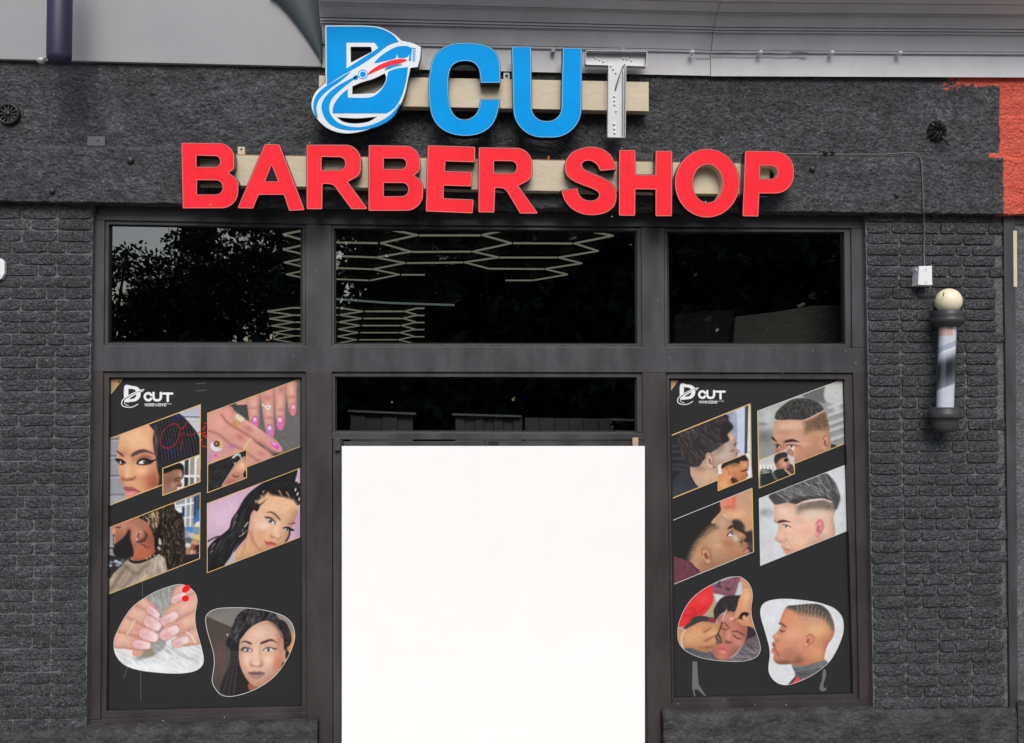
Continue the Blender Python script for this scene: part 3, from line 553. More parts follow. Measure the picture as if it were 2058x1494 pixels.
    c.strands(hair, 300, lambda x, y: (120 if x < 640 else 100+(x-640)*.08), 120, 5, [(64, 62, 66), (14, 14, 15), (84, 82, 86)], .55, 10)
    c.strands([(60, 1420), (60, 1200), (300, 900), (420, 700), (560, 600), (500, 900), (330, 1200)], 130, 122, 150, 6, [(92, 90, 94), (12, 12, 13)], .6, 6)
    for p in ([(430, 680), (370, 800)], [(410, 770), (360, 880)], [(140, 1060), (90, 1130)], [(110, 1150), (70, 1190)]): c.line(p, 12, (200, 172, 192), .8, 1.4, 4)
    for x, y in ((1195, 355), (1222, 410), (1245, 475), (1205, 230)): c.ell(x, y, 11, 26, (226, 206, 216), .95, 12)
    c.ell(1250, 290, 20, 22, (30, 29, 31)); c.line([(575, 780), (550, 810), (530, 840)], 14, (214, 206, 190)); c.line([(520, 870), (500, 900), (520, 930), (560, 880)], 9, (120, 150, 120)); c.line([(460, 965), (500, 945), (520, 920)], 10, (196, 206, 180)); c.line([(50, 1030), (140, 980), (200, 965)], 22, (60, 56, 60))
    c.poly([(450, 1060), (400, 1120), (340, 1240), (270, 1340), (410, 1290), (380, 1220), (400, 1130)], (176, 176, 182), 1.4)
    c.grain(.012); return c

def pic_nails():
    c = Pic(215, 1160, 205, 205, 7.288, (226, 230, 232), 17)
    c.poly([(540, 250), (1080, 60), (960, 400), (820, 560), (860, 1000), (560, 1200), (420, 1180), (700, 800), (760, 560)], (150, 150, 148), 6)
    c.strands([(540, 250), (1080, 80), (940, 420), (830, 560), (700, 420)], 200, 74, 110, 7, [(206, 208, 206), (108, 108, 108), (180, 180, 178)], .6, 12)
    c.strands([(620, 940), (900, 870), (1330, 980), (1400, 1250), (900, 1350), (120, 1250), (110, 1020), (400, 1160)], 320, lambda x, y: 36-(x-800)*.01, 130, 8, [(150, 152, 152), (196, 200, 202), (248, 250, 250), (124, 126, 126)], .5, 14)
    c.glow(700, 1320, 420, 90, (240, 244, 246), .9); c.glow(180, 1180, 60, 120, (220, 224, 226), .6)
    c.poly([(500, 1110), (640, 1040), (700, 1140), (600, 1170), (490, 1180)], (150, 132, 112), 4, .8)
    sk, dk = (222, 170, 152), (150, 96, 84)
    def fin(pts, gl, nail, nrot):
        c.poly(pts, sk, 1.4); c.clip = c.mask(pts); c.form(pts, 9, .5)
        for g in gl: c.glow(*g)
        c.line(pts+[pts[0]], 20, (190, 124, 108), .55, 5); c.clip = None
        x, y, L, W = nail; g = math.radians(nrot); ca, sa = math.cos(g), math.sin(g)
        n = [(-L, 0), (-L*.8, -W*.75), (-L*.3, -W), (L*.4, -W*.9), (L*.98, -W*.62), (L, W*.55), (L*.4, W*.9), (-L*.3, W), (-L*.8, W*.75)]
        P = [(x+a*ca-b*sa, y+a*sa+b*ca) for a, b in n]; Q = [(x+a*1.07*ca-b*1.12*sa, y+a*1.07*sa+b*1.12*ca) for a, b in n]
        c.poly(Q, (196, 128, 122), 2, .9); c.poly(P, (230, 190, 190), 1.2); c.clip = c.mask(P)
        c.glow(x+ca*L*.8, y+sa*L*.8, L*.5, W*1.1, (246, 230, 228), .7, nrot); c.glow(x-ca*L*.3, y-sa*L*.3, L*.5, W*.8, (216, 160, 164), .6, nrot)
        for i in range(5): c.ell(x+c.rng.uniform(-.6, .6)*L*ca, y+c.rng.uniform(-.5, .5)*W+sa*c.rng.uniform(-.4, .4)*L, 8, 6, (252, 246, 246), .7)
        c.line([(x-ca*L*.5+sa*W*.45, y-sa*L*.5-ca*W*.45), (x+ca*L*.5+sa*W*.45, y+sa*L*.5-ca*W*.45)], 10, (252, 244, 244), .6, 2)
        c.clip = None
    lt = (236, 192, 172)
    c.ell(320, 1090, 100, 56, (232, 222, 222), 1, 24); c.poly([(380, 1080), (520, 1070), (500, 1150), (390, 1160)], (214, 160, 140), 2)
    fin([(100, 780), (150, 780), (290, 830), (420, 870), (560, 930), (620, 990), (560, 1060), (450, 1080), (260, 1050), (90, 1020)], [(230, 900, 150, 70, lt, .8, 10)], (498, 990, 130, 66), 10)
    fin([(150, 790), (270, 580), (420, 650), (600, 750), (720, 840), (735, 920), (620, 945), (500, 900), (300, 840)], [(330, 720, 120, 60, lt, .7, 25), (440, 760, 90, 50, (214, 150, 130), .6, 25)], (604, 850, 142, 82), 22)
    fin([(270, 575), (410, 400), (560, 470), (700, 600), (775, 690), (740, 770), (640, 760), (500, 700), (380, 640)], [(440, 540, 120, 60, lt, .7, 30)], (662, 676, 132, 82), 30)
    fin([(400, 405), (520, 280), (620, 350), (700, 420), (760, 520), (735, 590), (660, 570), (560, 490)], [(540, 390, 90, 50, lt, .7, 40)], (672, 508, 108, 54), 40)
    fin([(960, 350), (960, 240), (1030, 130), (1180, 90), (1330, 140), (1340, 240), (1240, 280), (1080, 350), (1010, 400)], [(1160, 170, 120, 60, lt, .6, -30)], (1045, 310, 118, 60), -28)
    fin([(830, 560), (880, 470), (1000, 380), (1150, 300), (1340, 200), (1340, 480), (1180, 560), (1030, 640), (900, 650)], [(1160, 430, 150, 70, lt, .7, -28)], (908, 610, 138, 72), -30)
    fin([(820, 780), (860, 700), (1000, 640), (1160, 560), (1340, 470), (1340, 740), (1200, 790), (1060, 850), (900, 880)], [(1180, 660, 150, 70, lt, .6, -26), (1050, 720, 80, 60, (216, 150, 134), .5, 0)], (908, 818, 150, 78), -28)
    fin([(1010, 900), (1060, 840), (1180, 790), (1340, 730), (1380, 960), (1260, 1000), (1120, 1020), (1000, 1010)], [(1260, 860, 90, 60, lt, .5, -20)], (1075, 950, 128, 66), -20)
    c.line([(410, 645), (350, 690), (310, 760), (295, 840)], 26, (206, 184, 150)); 
    for i in range(7): c.ell(400-18*i+i*i*.3, 650+30*i, 9, 9, (252, 246, 232), .9)
    c.line([(1160, 800), (1240, 870), (1300, 970)], 14, (246, 236, 226))
    c.grain(.012); return c

def pic_woman_twists():
    c = Pic(405, 1205, 205, 220, 7.288, (84, 76, 72), 18)
    c.poly([(60, 240), (60, 60), (900, 60), (620, 500), (430, 405)], (128, 124, 120), 2, 1, False); c.glow(250, 160, 160, 60, (112, 108, 104), .6); c.poly([(60, 240), (430, 405), (430, 1000), (60, 1000)], (78, 70, 66), 2, 1, False)
    c.glow(280, 850, 120, 260, (104, 82, 80), .8); c.glow(260, 1200, 120, 160, (74, 66, 64), .8); c.poly([(1080, 180), (1400, 180), (1400, 620), (1250, 520)], (150, 138, 132), 4); c.poly([(1300, 520), (1400, 480), (1380, 760), (1260, 760)], (222, 150, 92), 5); c.ell(380, 518, 9, 14, (246, 236, 220))
    hair = [(660, 140), (860, 145), (1060, 190), (1130, 280), (1220, 320), (1280, 420), (1320, 560), (1300, 660), (1240, 720), (1290, 800), (1230, 900), (1170, 1000), (900, 1300), (600, 1400), (350, 1420), (270, 1340), (330, 1130), (400, 960), (430, 760), (370, 680), (360, 610), (410, 530), (440, 420), (520, 240)]
    c.poly(hair, (40, 38, 40), 1.6)
    c.strands([(440, 420), (520, 240), (680, 150), (1050, 200), (1100, 290), (940, 310), (760, 400), (640, 500), (560, 620), (400, 640)], 150, lambda x, y: 120-(x-500)*.02, 70, 14, [(92, 90, 94), (110, 108, 112), (20, 19, 21)], .7, 20, .25)
    for k in range(3):
        for i in range(14):
            u = i/13; x = 470-150*u+k*70*(.5+u*.6); y = 780+600*u; c.line([(x-14, y-14), (x+10, y+2), (x+4, y+24)], 10, (122, 118, 120), .7, 1.4); c.line([(x+14, y-10), (x+22, y+14)], 12, (20, 18, 20), .8, 2)
    f = [(590, 560), (700, 430), (820, 350), (950, 310), (1060, 350), (1150, 450), (1195, 560), (1205, 700), (1200, 860), (1160, 1000), (1090, 1110), (990, 1200), (870, 1270), (800, 1275), (720, 1230), (650, 1150), (580, 1010), (550, 880), (548, 740), (560, 620)]
    c.poly([(700, 1220), (900, 1220), (880, 1290), (740, 1340), (690, 1300)], (160, 96, 74), 3)
    c.poly(f, (224, 182, 158), 1.4); c.clip = c.mask(f); c.form(f)
    c.glow(830, 480, 180, 90, (236, 200, 180), .7); c.glow(590, 950, 60, 160, (226, 150, 128), .8); c.glow(1110, 920, 90, 140, (206, 122, 92), .85); c.glow(1150, 620, 60, 200, (190, 128, 102), .75); c.glow(660, 880, 80, 90, (246, 214, 198), .7); c.glow(980, 880, 90, 80, (246, 210, 190), .7)
    c.glow(800, 780, 40, 130, (244, 212, 196), .7); c.glow(860, 760, 22, 100, (200, 150, 126), .6); c.glow(720, 920, 24, 50, (196, 140, 116), .6); c.glow(880, 930, 26, 50, (190, 132, 108), .7); c.glow(800, 1220, 120, 50, (204, 146, 118), .8); c.glow(650, 690, 90, 40, (198, 150, 138), .6); c.glow(1000, 690, 110, 44, (198, 146, 132), .6); c.glow(700, 1130, 60, 60, (206, 150, 124), .6); c.glow(1010, 1160, 90, 50, (198, 128, 98), .7); c.clip = None
    c.line([(1010, 330), (1090, 400), (1150, 480), (1185, 560)], 30, (90, 74, 68), .6, 5)
    c.poly([(570, 640), (600, 612), (650, 605), (720, 630), (740, 660), (700, 655), (640, 630), (600, 630)], (86, 68, 62), 2); c.poly([(862, 660), (870, 630), (930, 600), (1010, 578), (1060, 595), (1125, 650), (1060, 618), (1000, 615), (920, 645)], (86, 68, 62), 2)
    c.poly([(560, 742), (620, 708), (690, 704), (745, 760), (690, 775), (620, 775)], (120, 92, 88), 3, .6); c.eye(672, 742, 64, 30, (108, 116, 118), 6); c.eye(980, 740, 74, 32, (108, 116, 118), -4)
    c.line([(1040, 715), (1075, 725), (1100, 722)], 16, (40, 34, 36)); c.line([(590, 745), (600, 715), (640, 700)], 14, (40, 34, 36))
    c.line([(712, 950), (735, 975), (765, 970), (800, 985), (840, 978), (870, 985), (895, 950)], 14, (150, 98, 80), .75, 2.4); c.ell(745, 972, 14, 8, (96, 58, 48), .7); c.ell(855, 976, 14, 8, (96, 58, 48), .7); c.glow(800, 940, 40, 30, (246, 214, 196), .7)
    c.poly([(680, 1078), (740, 1060), (790, 1056), (815, 1062), (850, 1056), (930, 1080), (880, 1140), (810, 1168), (750, 1150)], (164, 124, 124), 1.4); c.poly([(680, 1078), (740, 1060), (790, 1056), (815, 1063), (850, 1056), (930, 1080), (860, 1094), (800, 1098), (740, 1094)], (128, 94, 96), 1.4); c.line([(684, 1078), (760, 1094), (810, 1098), (870, 1092), (926, 1080)], 7, (80, 56, 60)); c.glow(800, 1128, 50, 14, (196, 160, 160), .8)
    c.poly([(1200, 760), (1230, 740), (1228, 830), (1235, 890), (1200, 930), (1190, 880)], (206, 150, 122), 2); c.poly([(1190, 920), (1210, 930), (1190, 990), (1165, 1000)], (46, 44, 48), 1)
    c.strands([(1080, 290), (1220, 320), (1300, 500), (1300, 660), (1240, 700), (1190, 520), (1080, 380)], 70, 60, 50, 10, [(92, 88, 90), (18, 17, 19)], .7, 30, .2)
    c.grain(.012); return c

def pic_taper_back():
    c = Pic(1340, 800, 186, 212, 7.114, (44, 44, 50), 21)
    c.poly([(840, 100), (1330, 60), (1330, 1000), (960, 1000)], (196, 206, 228), 2, 1, False); c.poly([(860, 200), (960, 190), (1000, 280), (1000, 700), (930, 500)], (150, 160, 182), 6); c.strands([(880, 200), (1000, 260), (1000, 620), (940, 500)], 40, 110, 120, 8, [(120, 128, 150), (206, 212, 226)], .5, 15)
    c.poly([(1120, 100), (1168, 90), (1150, 800), (1112, 800)], (70, 70, 78), 1.2, 1, False); c.poly([(1170, 80), (1230, 80), (1230, 820), (1150, 820)], (214, 220, 230), 1.2, 1, False)
    for y in (690, 775, 870, 960, 1020): c.line([(40, y), (140, y-6), (300, y+10)], 22, (92, 92, 98), .6, 5)
    f = [(860, 520), (930, 470), (960, 530), (990, 620), (985, 680), (1000, 720), (1045, 765), (1030, 790), (1000, 790), (1010, 840), (960, 900), (740, 960), (740, 1200), (420, 1330), (320, 1090), (340, 980), (540, 880), (700, 700)]
    c.poly(f, (202, 174, 156), 1.4); c.clip = c.mask(f); c.form(f); c.glow(600, 1120, 200, 120, (224, 182, 146), .9); c.glow(430, 1090, 80, 100, (206, 160, 128), .8); c.glow(820, 820, 160, 120, (200, 180, 170), .8); c.glow(930, 560, 40, 70, (224, 186, 160), .8); c.glow(480, 1010, 120, 50, (150, 122, 104), .7); c.glow(1010, 770, 30, 30, (206, 150, 130), .8); c.clip = None
    hair = [(160, 560), (170, 480), (280, 440), (420, 380), (640, 300), (800, 240), (880, 250), (890, 320), (930, 370), (945, 420), (920, 460), (865, 520), (890, 600), (830, 650), (740, 720), (640, 780), (540, 860), (480, 960), (400, 990), (320, 970), (290, 900), (220, 840), (180, 740), (150, 650)]
    c.poly(hair, (52, 47, 48), 5); c.clip = None; c.glow(760, 740, 90, 60, (140, 128, 120), .5, -30)
    c.strands(hair, 480, lambda x, y: 58-(x-400)*.03 if x < 620 else 30, 80, 7, [(120, 108, 110), (30, 27, 29), (92, 82, 84), (22, 20, 22), (140, 128, 130)], .55, 22, .1)
    c.poly([(830, 330), (945, 400), (930, 460), (865, 520), (890, 600), (820, 640), (760, 560), (780, 420)], (40, 36, 38), 5, .7)
    c.poly([(560, 870), (680, 790), (800, 680), (830, 700), (740, 800), (640, 860), (540, 940)], (150, 134, 126), 8, .55)
    c.ear(620, 900, 66, 120, (214, 178, 160), (120, 84, 76), -18); c.line([(970, 680), (990, 650)], 18, (60, 48, 46)); c.line([(920, 765), (960, 745)], 16, (90, 76, 74), .9, 2); c.ell(1000, 800, 10, 12, (90, 60, 60)); c.ell(680, 990, 8, 14, (60, 60, 66))
    c.poly([(320, 980), (340, 1100), (400, 1230), (450, 1310), (60, 1500), (40, 1300), (120, 1160), (220, 1050)], (56, 58, 66), 1.6); c.line([(318, 970), (330, 1090), (390, 1210), (440, 1280)], 14, (28, 26, 30)); c.glow(150, 1330, 120, 90, (66, 70, 84), .7)
    c.grain(.012); return c

def pic_inset_fade():
    c = Pic(1438, 905, 80, 90, 7.114, (226, 230, 236), 22)
    o = lambda P: [(x-98*7.114, y-105*7.114) for x, y in P]
    f = o([(790, 960), (1000, 900), (1160, 890), (1170, 1000), (1150, 1050), (1165, 1110), (1140, 1140), (1110, 1170), (1000, 1220), (960, 1290), (740, 1400), (730, 1120), (790, 1080)])
    c.poly(f, (214, 146, 100), 1.4); c.clip = c.mask(f); c.form(f); c.glow(*o([(850, 1100)])[0], 110, 130, (226, 158, 108), .8); c.glow(*o([(960, 1100)])[0], 60, 70, (190, 116, 84), .7); c.glow(*o([(1110, 960)])[0], 50, 50, (236, 178, 130), .8); c.glow(*o([(950, 950)])[0], 90, 40, (120, 84, 64), .7); c.glow(*o([(820, 1250)])[0], 90, 60, (240, 180, 120), .8); c.clip = None
    c.poly(o([(785, 960), (860, 890), (1000, 840), (1110, 810), (1165, 880), (1165, 900), (1050, 905), (1040, 940), (960, 930), (880, 960), (850, 980), (790, 1010)]), (46, 42, 42), 2.5)
    c.poly(o([(915, 1150), (960, 1140), (1020, 1190), (950, 1225), (920, 1190)]), (54, 40, 38), 4, .9); c.line(o([(1070, 1050), (1110, 1040), (1155, 1025)]), 16, (50, 34, 30)); c.line(o([(850, 980), (880, 1040), (900, 1130)]), 14, (160, 90, 66), .7, 3); c.ell(*o([(905, 1130)])[0], 18, 30, (236, 170, 140), .9, 0, 2); c.ell(*o([(855, 1000)])[0], 16, 30, (176, 110, 80), .8, 0, 2); c.line(o([(1130, 1110), (1160, 1120)]), 8, (120, 66, 50), .8)
    c.grain(.012); return c

def pic_part_fade():
    c = Pic(1515, 755, 196, 236, 6.359, (150, 154, 152), 23)
    c.poly([(40, 430), (600, 250), (600, 560), (40, 720)], (176, 180, 178), 8); c.poly([(900, 120), (960, 100), (920, 340), (700, 300), (640, 240)], (104, 106, 106), 8); c.poly([(940, 80), (1200, 20), (1200, 330), (920, 330)], (194, 200, 198), 6); c.glow(180, 560, 70, 120, (206, 210, 208), .8); c.glow(130, 790, 110, 110, (110, 110, 108), .8); c.glow(90, 960, 80, 90, (150, 148, 150), .8); c.glow(110, 620, 70, 20, (96, 98, 98), .6)
    for y in (380, 480, 590, 680, 800): c.line([(960, y+30), (1080, y-10), (1200, y-60)], 30, (222, 226, 226), .8, 7); c.line([(970, y+60), (1200, y-20)], 14, (110, 112, 112), .6, 5)
    c.glow(1060, 420, 60, 60, (216, 218, 216), .8)
    c.poly([(980, 880), (1060, 900), (1000, 950), (960, 960)], (50, 50, 52), 2)
    f = [(285, 570), (420, 500), (650, 480), (880, 450), (940, 540), (965, 680), (970, 790), (985, 900), (960, 980), (860, 1010), (700, 1080), (520, 1150), (260, 1150), (260, 1000), (270, 930), (240, 860), (245, 720), (262, 640)]
    c.poly(f, (206, 160, 132), 1.4); c.clip = c.mask(f); c.form(f)
    c.glow(460, 640, 180, 70, (226, 188, 162), .8); c.glow(400, 730, 120, 30, (176, 124, 98), .5); c.glow(640, 960, 130, 110, (196, 132, 108), .7); c.glow(620, 880, 100, 30, (226, 178, 152), .6); c.glow(820, 720, 130, 70, (196, 150, 104), .9); c.glow(790, 860, 60, 120, (176, 122, 92), .6); c.glow(380, 900, 40, 90, (170, 104, 84), .6); c.glow(300, 960, 40, 60, (170, 100, 78), .7); c.glow(270, 740, 30, 120, (206, 170, 152), .6)
    fade = [(655, 585), (760, 540), (890, 460), (945, 560), (960, 680), (850, 700), (740, 720), (650, 740), (655, 660)]
    c.poly(fade, (112, 88, 70), 20, .85); c.strands(fade, 420, 60, 12, 7, [(56, 46, 40), (40, 34, 32), (170, 136, 108)], .55, 40, msoft=18); c.glow(800, 740, 140, 44, (200, 156, 116), .8)
    c.clip = None
    hair = [(280, 490), (320, 430), (400, 360), (500, 305), (640, 290), (760, 315), (850, 370), (890, 440), (800, 490), (650, 560), (480, 565), (285, 560)]
    c.poly(hair, (54, 54, 54), 2); c.strands(hair, 900, 45, 9, 7, [(120, 116, 110), (26, 26, 27), (30, 30, 30), (90, 88, 86), (150, 142, 132)], .75, 90)
    c.line([(650, 572), (760, 522), (890, 456)], 15, (226, 186, 156), 1, 1.4)
    c.poly([(385, 850), (420, 825), (490, 812), (545, 830), (580, 850), (500, 848), (420, 858)], (56, 44, 42), 2); c.poly([(230, 775), (260, 800), (300, 850), (270, 838), (232, 812)], (56, 44, 42), 1.6)
    c.eye(300, 905, 40, 26, (60, 48, 44), 20); c.eye(480, 908, 56, 22, (60, 48, 44), 4); c.line([(420, 885), (500, 885), (600, 905)], 12, (110, 66, 62), .7, 2)
    c.ear(915, 855, 62, 108, (214, 156, 128), (128, 76, 60), 0)
    c.grain(.012); return c

def pic_inset_sitting():
    c = Pic(1518, 890, 86, 105, 6.359, (196, 200, 200), 24)
    o = lambda P: [(x-3*6.359, y-135*6.359) for x, y in P]
    c.poly(o([(60, 1130), (280, 1130), (280, 1220), (60, 1240)]), (216, 218, 214), 3, 1, False)
    for i in range(5): c.ell(*o([(90+45*i, 1172)])[0], 16, 26, (240, 240, 236), .9, 0, 2); c.ell(*o([(112+45*i, 1180)])[0], 7, 24, (120, 120, 118), .7, 0, 2)
    c.poly(o([(90, 1230), (230, 1215), (230, 1400), (90, 1420)]), (44, 46, 48), 2, 1, False); c.line(o([(80, 1420), (90, 1240), (120, 1205), (230, 1210)]), 14, (60, 62, 62)); c.line(o([(100, 1250), (200, 1235)]), 10, (226, 228, 226))
    c.poly(o([(420, 960), (520, 905), (520, 1030), (440, 1010)]), (176, 130, 116), 2); c.poly(o([(470, 930), (520, 900), (520, 980)]), (222, 226, 232), 1.4, 1, False)
    c.poly(o([(430, 1130), (500, 1150), (520, 1280), (480, 1260), (400, 1200)]), (84, 66, 60), 2)
    f = o([(275, 1120), (330, 1070), (400, 1030), (440, 1050), (455, 1110), (450, 1160), (420, 1190), (330, 1200), (285, 1180)])
    c.poly(f, (206, 148, 124), 1.4); c.clip = c.mask(f); c.form(f); c.glow(*o([(390, 1130)])[0], 40, 50, (232, 180, 156), .8); c.glow(*o([(300, 1150)])[0], 40, 40, (150, 96, 76), .7); c.clip = None
    c.poly(o([(258, 1080), (275, 1020), (330, 990), (400, 980), (430, 1010), (420, 1040), (350, 1060), (300, 1110), (280, 1140)]), (52, 50, 50), 2)
    c.poly(o([(385, 1075), (425, 1055), (435, 1090), (400, 1105)]), (24, 22, 24), 1.4); c.ell(*o([(430, 1155)])[0], 14, 9, (120, 66, 60), .9)
    c.poly(o([(200, 1400), (215, 1300), (260, 1220), (330, 1195), (420, 1200), (470, 1270), (480, 1300), (300, 1400)]), (46, 46, 48), 1.6); c.line(o([(250, 1260), (280, 1320), (340, 1370)]), 24, (150, 152, 152), .7, 5); c.line(o([(400, 1205), (440, 1240), (480, 1275)]), 22, (206, 170, 130))
    c.grain(.012); return c

def pic_profile_up():
    c = Pic(1340, 970, 186, 216, 6.951, (206, 156, 122), 25)
    c.glow(850, 250, 120, 120, (232, 128, 104), .9); c.glow(1100, 250, 120, 150, (196, 160, 130), .8); c.glow(960, 440, 150, 60, (236, 180, 140), .8); c.glow(860, 340, 80, 30, (190, 96, 80), .7); c.glow(940, 260, 30, 120, (206, 100, 84), .7)
    c.poly([(900, 560), (1000, 520), (1090, 600), (1100, 680), (1230, 690), (1240, 980), (1100, 1000), (960, 800)], (54, 50, 48), 8); c.glow(1140, 600, 60, 60, (196, 150, 110), .8); c.glow(1170, 900, 50, 60, (100, 86, 74), .7)
    f = [(620, 560), (740, 420), (840, 470), (920, 570), (935, 640), (1000, 680), (1090, 730), (1105, 770), (1075, 810), (1090, 830), (1130, 850), (1130, 890), (1110, 910), (1145, 950), (1130, 1000), (800, 1150), (450, 1280), (310, 1110), (340, 960), (430, 800), (540, 680)]
    c.poly(f, (190, 146, 114), 1.4); c.clip = c.mask(f); c.form(f)
    c.glow(780, 560, 110, 80, (206, 168, 140), .8); c.glow(830, 470, 80, 24, (240, 214, 190), .8, 30); c.glow(700, 760, 150, 100, (206, 166, 130), .7); c.glow(850, 860, 120, 60, (176, 112, 82), .7); c.glow(720, 880, 90, 40, (214, 176, 140), .7); c.glow(960, 780, 40, 60, (232, 222, 212), .75, -30); c.glow(1030, 720, 40, 50, (206, 150, 118), .8); c.glow(930, 980, 130, 80, (190, 130, 92), .8); c.glow(560, 1130, 150, 70, (160, 108, 82), .8); c.glow(420, 1000, 70, 120, (190, 150, 108), .7); c.glow(1050, 830, 20, 50, (130, 76, 58), .7); c.glow(380, 1170, 60, 60, (200, 150, 108), .7)
    c.clip = None
    hair = [(40, 500), (300, 420), (700, 270), (745, 330), (755, 390), (720, 440), (625, 555), (690, 600), (600, 640), (520, 720), (440, 800), (370, 900), (330, 1000), (300, 1110), (180, 1060), (40, 1030)]
    c.poly(hair, (40, 40, 40), 3); fr = [(640, 570), (730, 630), (620, 700), (500, 790), (420, 890), (380, 1000), (320, 1100), (290, 1060), (330, 930), (420, 780), (530, 660)]
    c.poly(fr, (130, 108, 84), 10, .6); c.strands(fr, 380, 60, 12, 6, [(44, 40, 36), (60, 54, 46), (190, 160, 124)], .55, 50, msoft=10); c.strands(hair, 260, 20, 20, 5, [(62, 62, 60), (24, 24, 24)], .5, 40)
    c.poly([(625, 550), (745, 425), (760, 440), (660, 560)], (206, 166, 132), 2, .8)
    c.poly([(845, 660), (870, 620), (920, 590), (935, 600), (920, 630), (870, 650)], (60, 46, 40), 2); c.poly([(860, 740), (885, 700), (915, 690), (920, 730), (895, 760)], (226, 226, 232), 2); c.ell(908, 712, 13, 20, (52, 50, 60), 1, -20); c.line([(840, 745), (880, 700), (925, 672)], 12, (50, 38, 36)); c.line([(850, 750), (900, 762)], 8, (110, 76, 60), .8)
    c.line([(1020, 830), (1045, 830), (1060, 805)], 14, (90, 50, 38), .9, 2); c.poly([(1070, 960), (1100, 910), (1130, 870), (1135, 890), (1112, 915), (1150, 950), (1140, 980), (1090, 990)], (202, 130, 118), 1.6); c.line([(1070, 970), (1115, 915)], 9, (110, 60, 54))
    c.ear(555, 1020, 95, 125, (206, 152, 116), (110, 66, 46), -32)
    c.poly([(40, 1030), (200, 1070), (330, 1110), (400, 1180), (450, 1270), (60, 1450), (40, 1300)], (106, 62, 72), 1.6); c.line([(320, 1110), (390, 1180), (445, 1270)], 10, (54, 34, 38)); c.strands([(60, 1060), (330, 1130), (400, 1250), (80, 1400)], 60, 100, 90, 10, [(122, 76, 86), (84, 46, 56)], .5, 20)
    c.grain(.012); return c

def pic_silver_profile():
    c = Pic(1515, 925, 196, 222, 6.79, (212, 216, 220), 26)
    c.glow(170, 720, 110, 60, (150, 150, 150), .9); c.glow(200, 740, 40, 40, (196, 198, 198), .8); c.glow(150, 1100, 130, 220, (206, 210, 214), .6); c.line([(1120, 740), (1280, 730)], 16, (190, 196, 200), .7, 4); c.glow(1200, 300, 100, 200, (222, 224, 232), .7)
    f = [(285, 600), (420, 580), (600, 590), (1050, 540), (1110, 660), (1090, 800), (1100, 1040), (900, 1160), (520, 1310), (440, 1280), (405, 1240), (410, 1215), (370, 1190), (380, 1150), (345, 1125), (300, 1100), (290, 1070), (330, 960), (335, 880), (275, 830), (280, 700)]
    c.poly(f, (232, 192, 168), 1.4); c.clip = c.mask(f); c.form(f)
    c.glow(400, 700, 110, 80, (240, 204, 182), .8); c.glow(840, 740, 220, 80, (224, 206, 186), .9); c.glow(560, 1000, 120, 140, (236, 188, 160), .8); c.glow(720, 980, 70, 70, (226, 166, 144), .6); c.glow(1000, 900, 80, 180, (230, 198, 172), .8); c.glow(420, 1000, 30, 60, (214, 160, 138), .5); c.glow(370, 1030, 50, 60, (236, 188, 174), .8); c.glow(620, 830, 90, 60, (222, 176, 150), .6); c.glow(600, 1180, 150, 60, (240, 190, 150), .7); c.line([(450, 1080), (500, 1160), (530, 1220)], 14, (206, 150, 124), .7, 4); c.line([(440, 980), (500, 1010), (560, 1040)], 12, (214, 160, 136), .5, 3)
    fade = [(590, 650), (640, 600), (800, 555), (950, 540), (1080, 590), (1110, 680), (1000, 690), (850, 660), (700, 690), (600, 720)]
    c.poly(fade, (112, 104, 98), 20, .9); c.strands(fade, 380, 80, 14, 6, [(70, 66, 64), (60, 56, 54), (206, 182, 162)], .5, 30, msoft=18); c.glow(820, 710, 200, 30, (222, 204, 184), .8); c.clip = None
    hair = [(205, 490), (280, 440), (500, 350), (740, 270), (960, 180), (1060, 240), (1130, 340), (1175, 480), (1165, 580), (1120, 680), (1080, 590), (980, 530), (860, 530), (700, 560), (580, 600), (440, 580), (300, 605), (240, 550)]
    c.poly(hair, (92, 92, 94), 2.2); c.strands(hair, 420, lambda x, y: 28-(x-500)*.012 if x < 900 else 60, 130, 9, [(190, 192, 194), (52, 52, 54), (150, 150, 152), (40, 40, 42), (120, 120, 122)], .65, 14, .16)
    c.poly([(210, 500), (300, 470), (440, 560), (300, 605), (240, 555)], (64, 62, 62), 5, .7); c.poly([(480, 560), (700, 500), (980, 500), (1080, 580), (960, 530), (840, 520), (700, 545), (590, 595)], (56, 54, 54), 5, .75); c.poly([(1040, 420), (1170, 480), (1165, 580), (1115, 680), (1080, 580)], (62, 60, 60), 8, .7)
    c.line([(590, 610), (700, 560), (860, 535), (960, 535), (1065, 575)], 15, (236, 208, 196), 1, 1.4)
    c.poly([(320, 845), (345, 825), (400, 815), (450, 825), (505, 850), (440, 845), (370, 855), (325, 858)], (72, 54, 50), 1.6); c.poly([(280, 820), (295, 832), (298, 845)], (72, 54, 50), 1); c.eye(440, 905, 46, 22, (90, 100, 106), 18); c.line([(395, 880), (440, 880), (520, 915)], 9, (120, 84, 74), .7)
    c.line([(340, 1122), (390, 1110), (430, 1115), (440, 1080)], 10, (190, 126, 112), .8, 2); c.poly([(370, 1195), (420, 1200), (500, 1225), (520, 1260), (460, 1275), (410, 1240), (412, 1218)], (222, 150, 136), 1.6); c.line([(400, 1216), (450, 1215), (500, 1226)], 7, (130, 76, 70))
    c.ear(885, 930, 70, 125, (232, 158, 154), (180, 90, 92), 4); c.glow(930, 880, 20, 60, (224, 130, 132), .6)
    c.grain(.01); return c

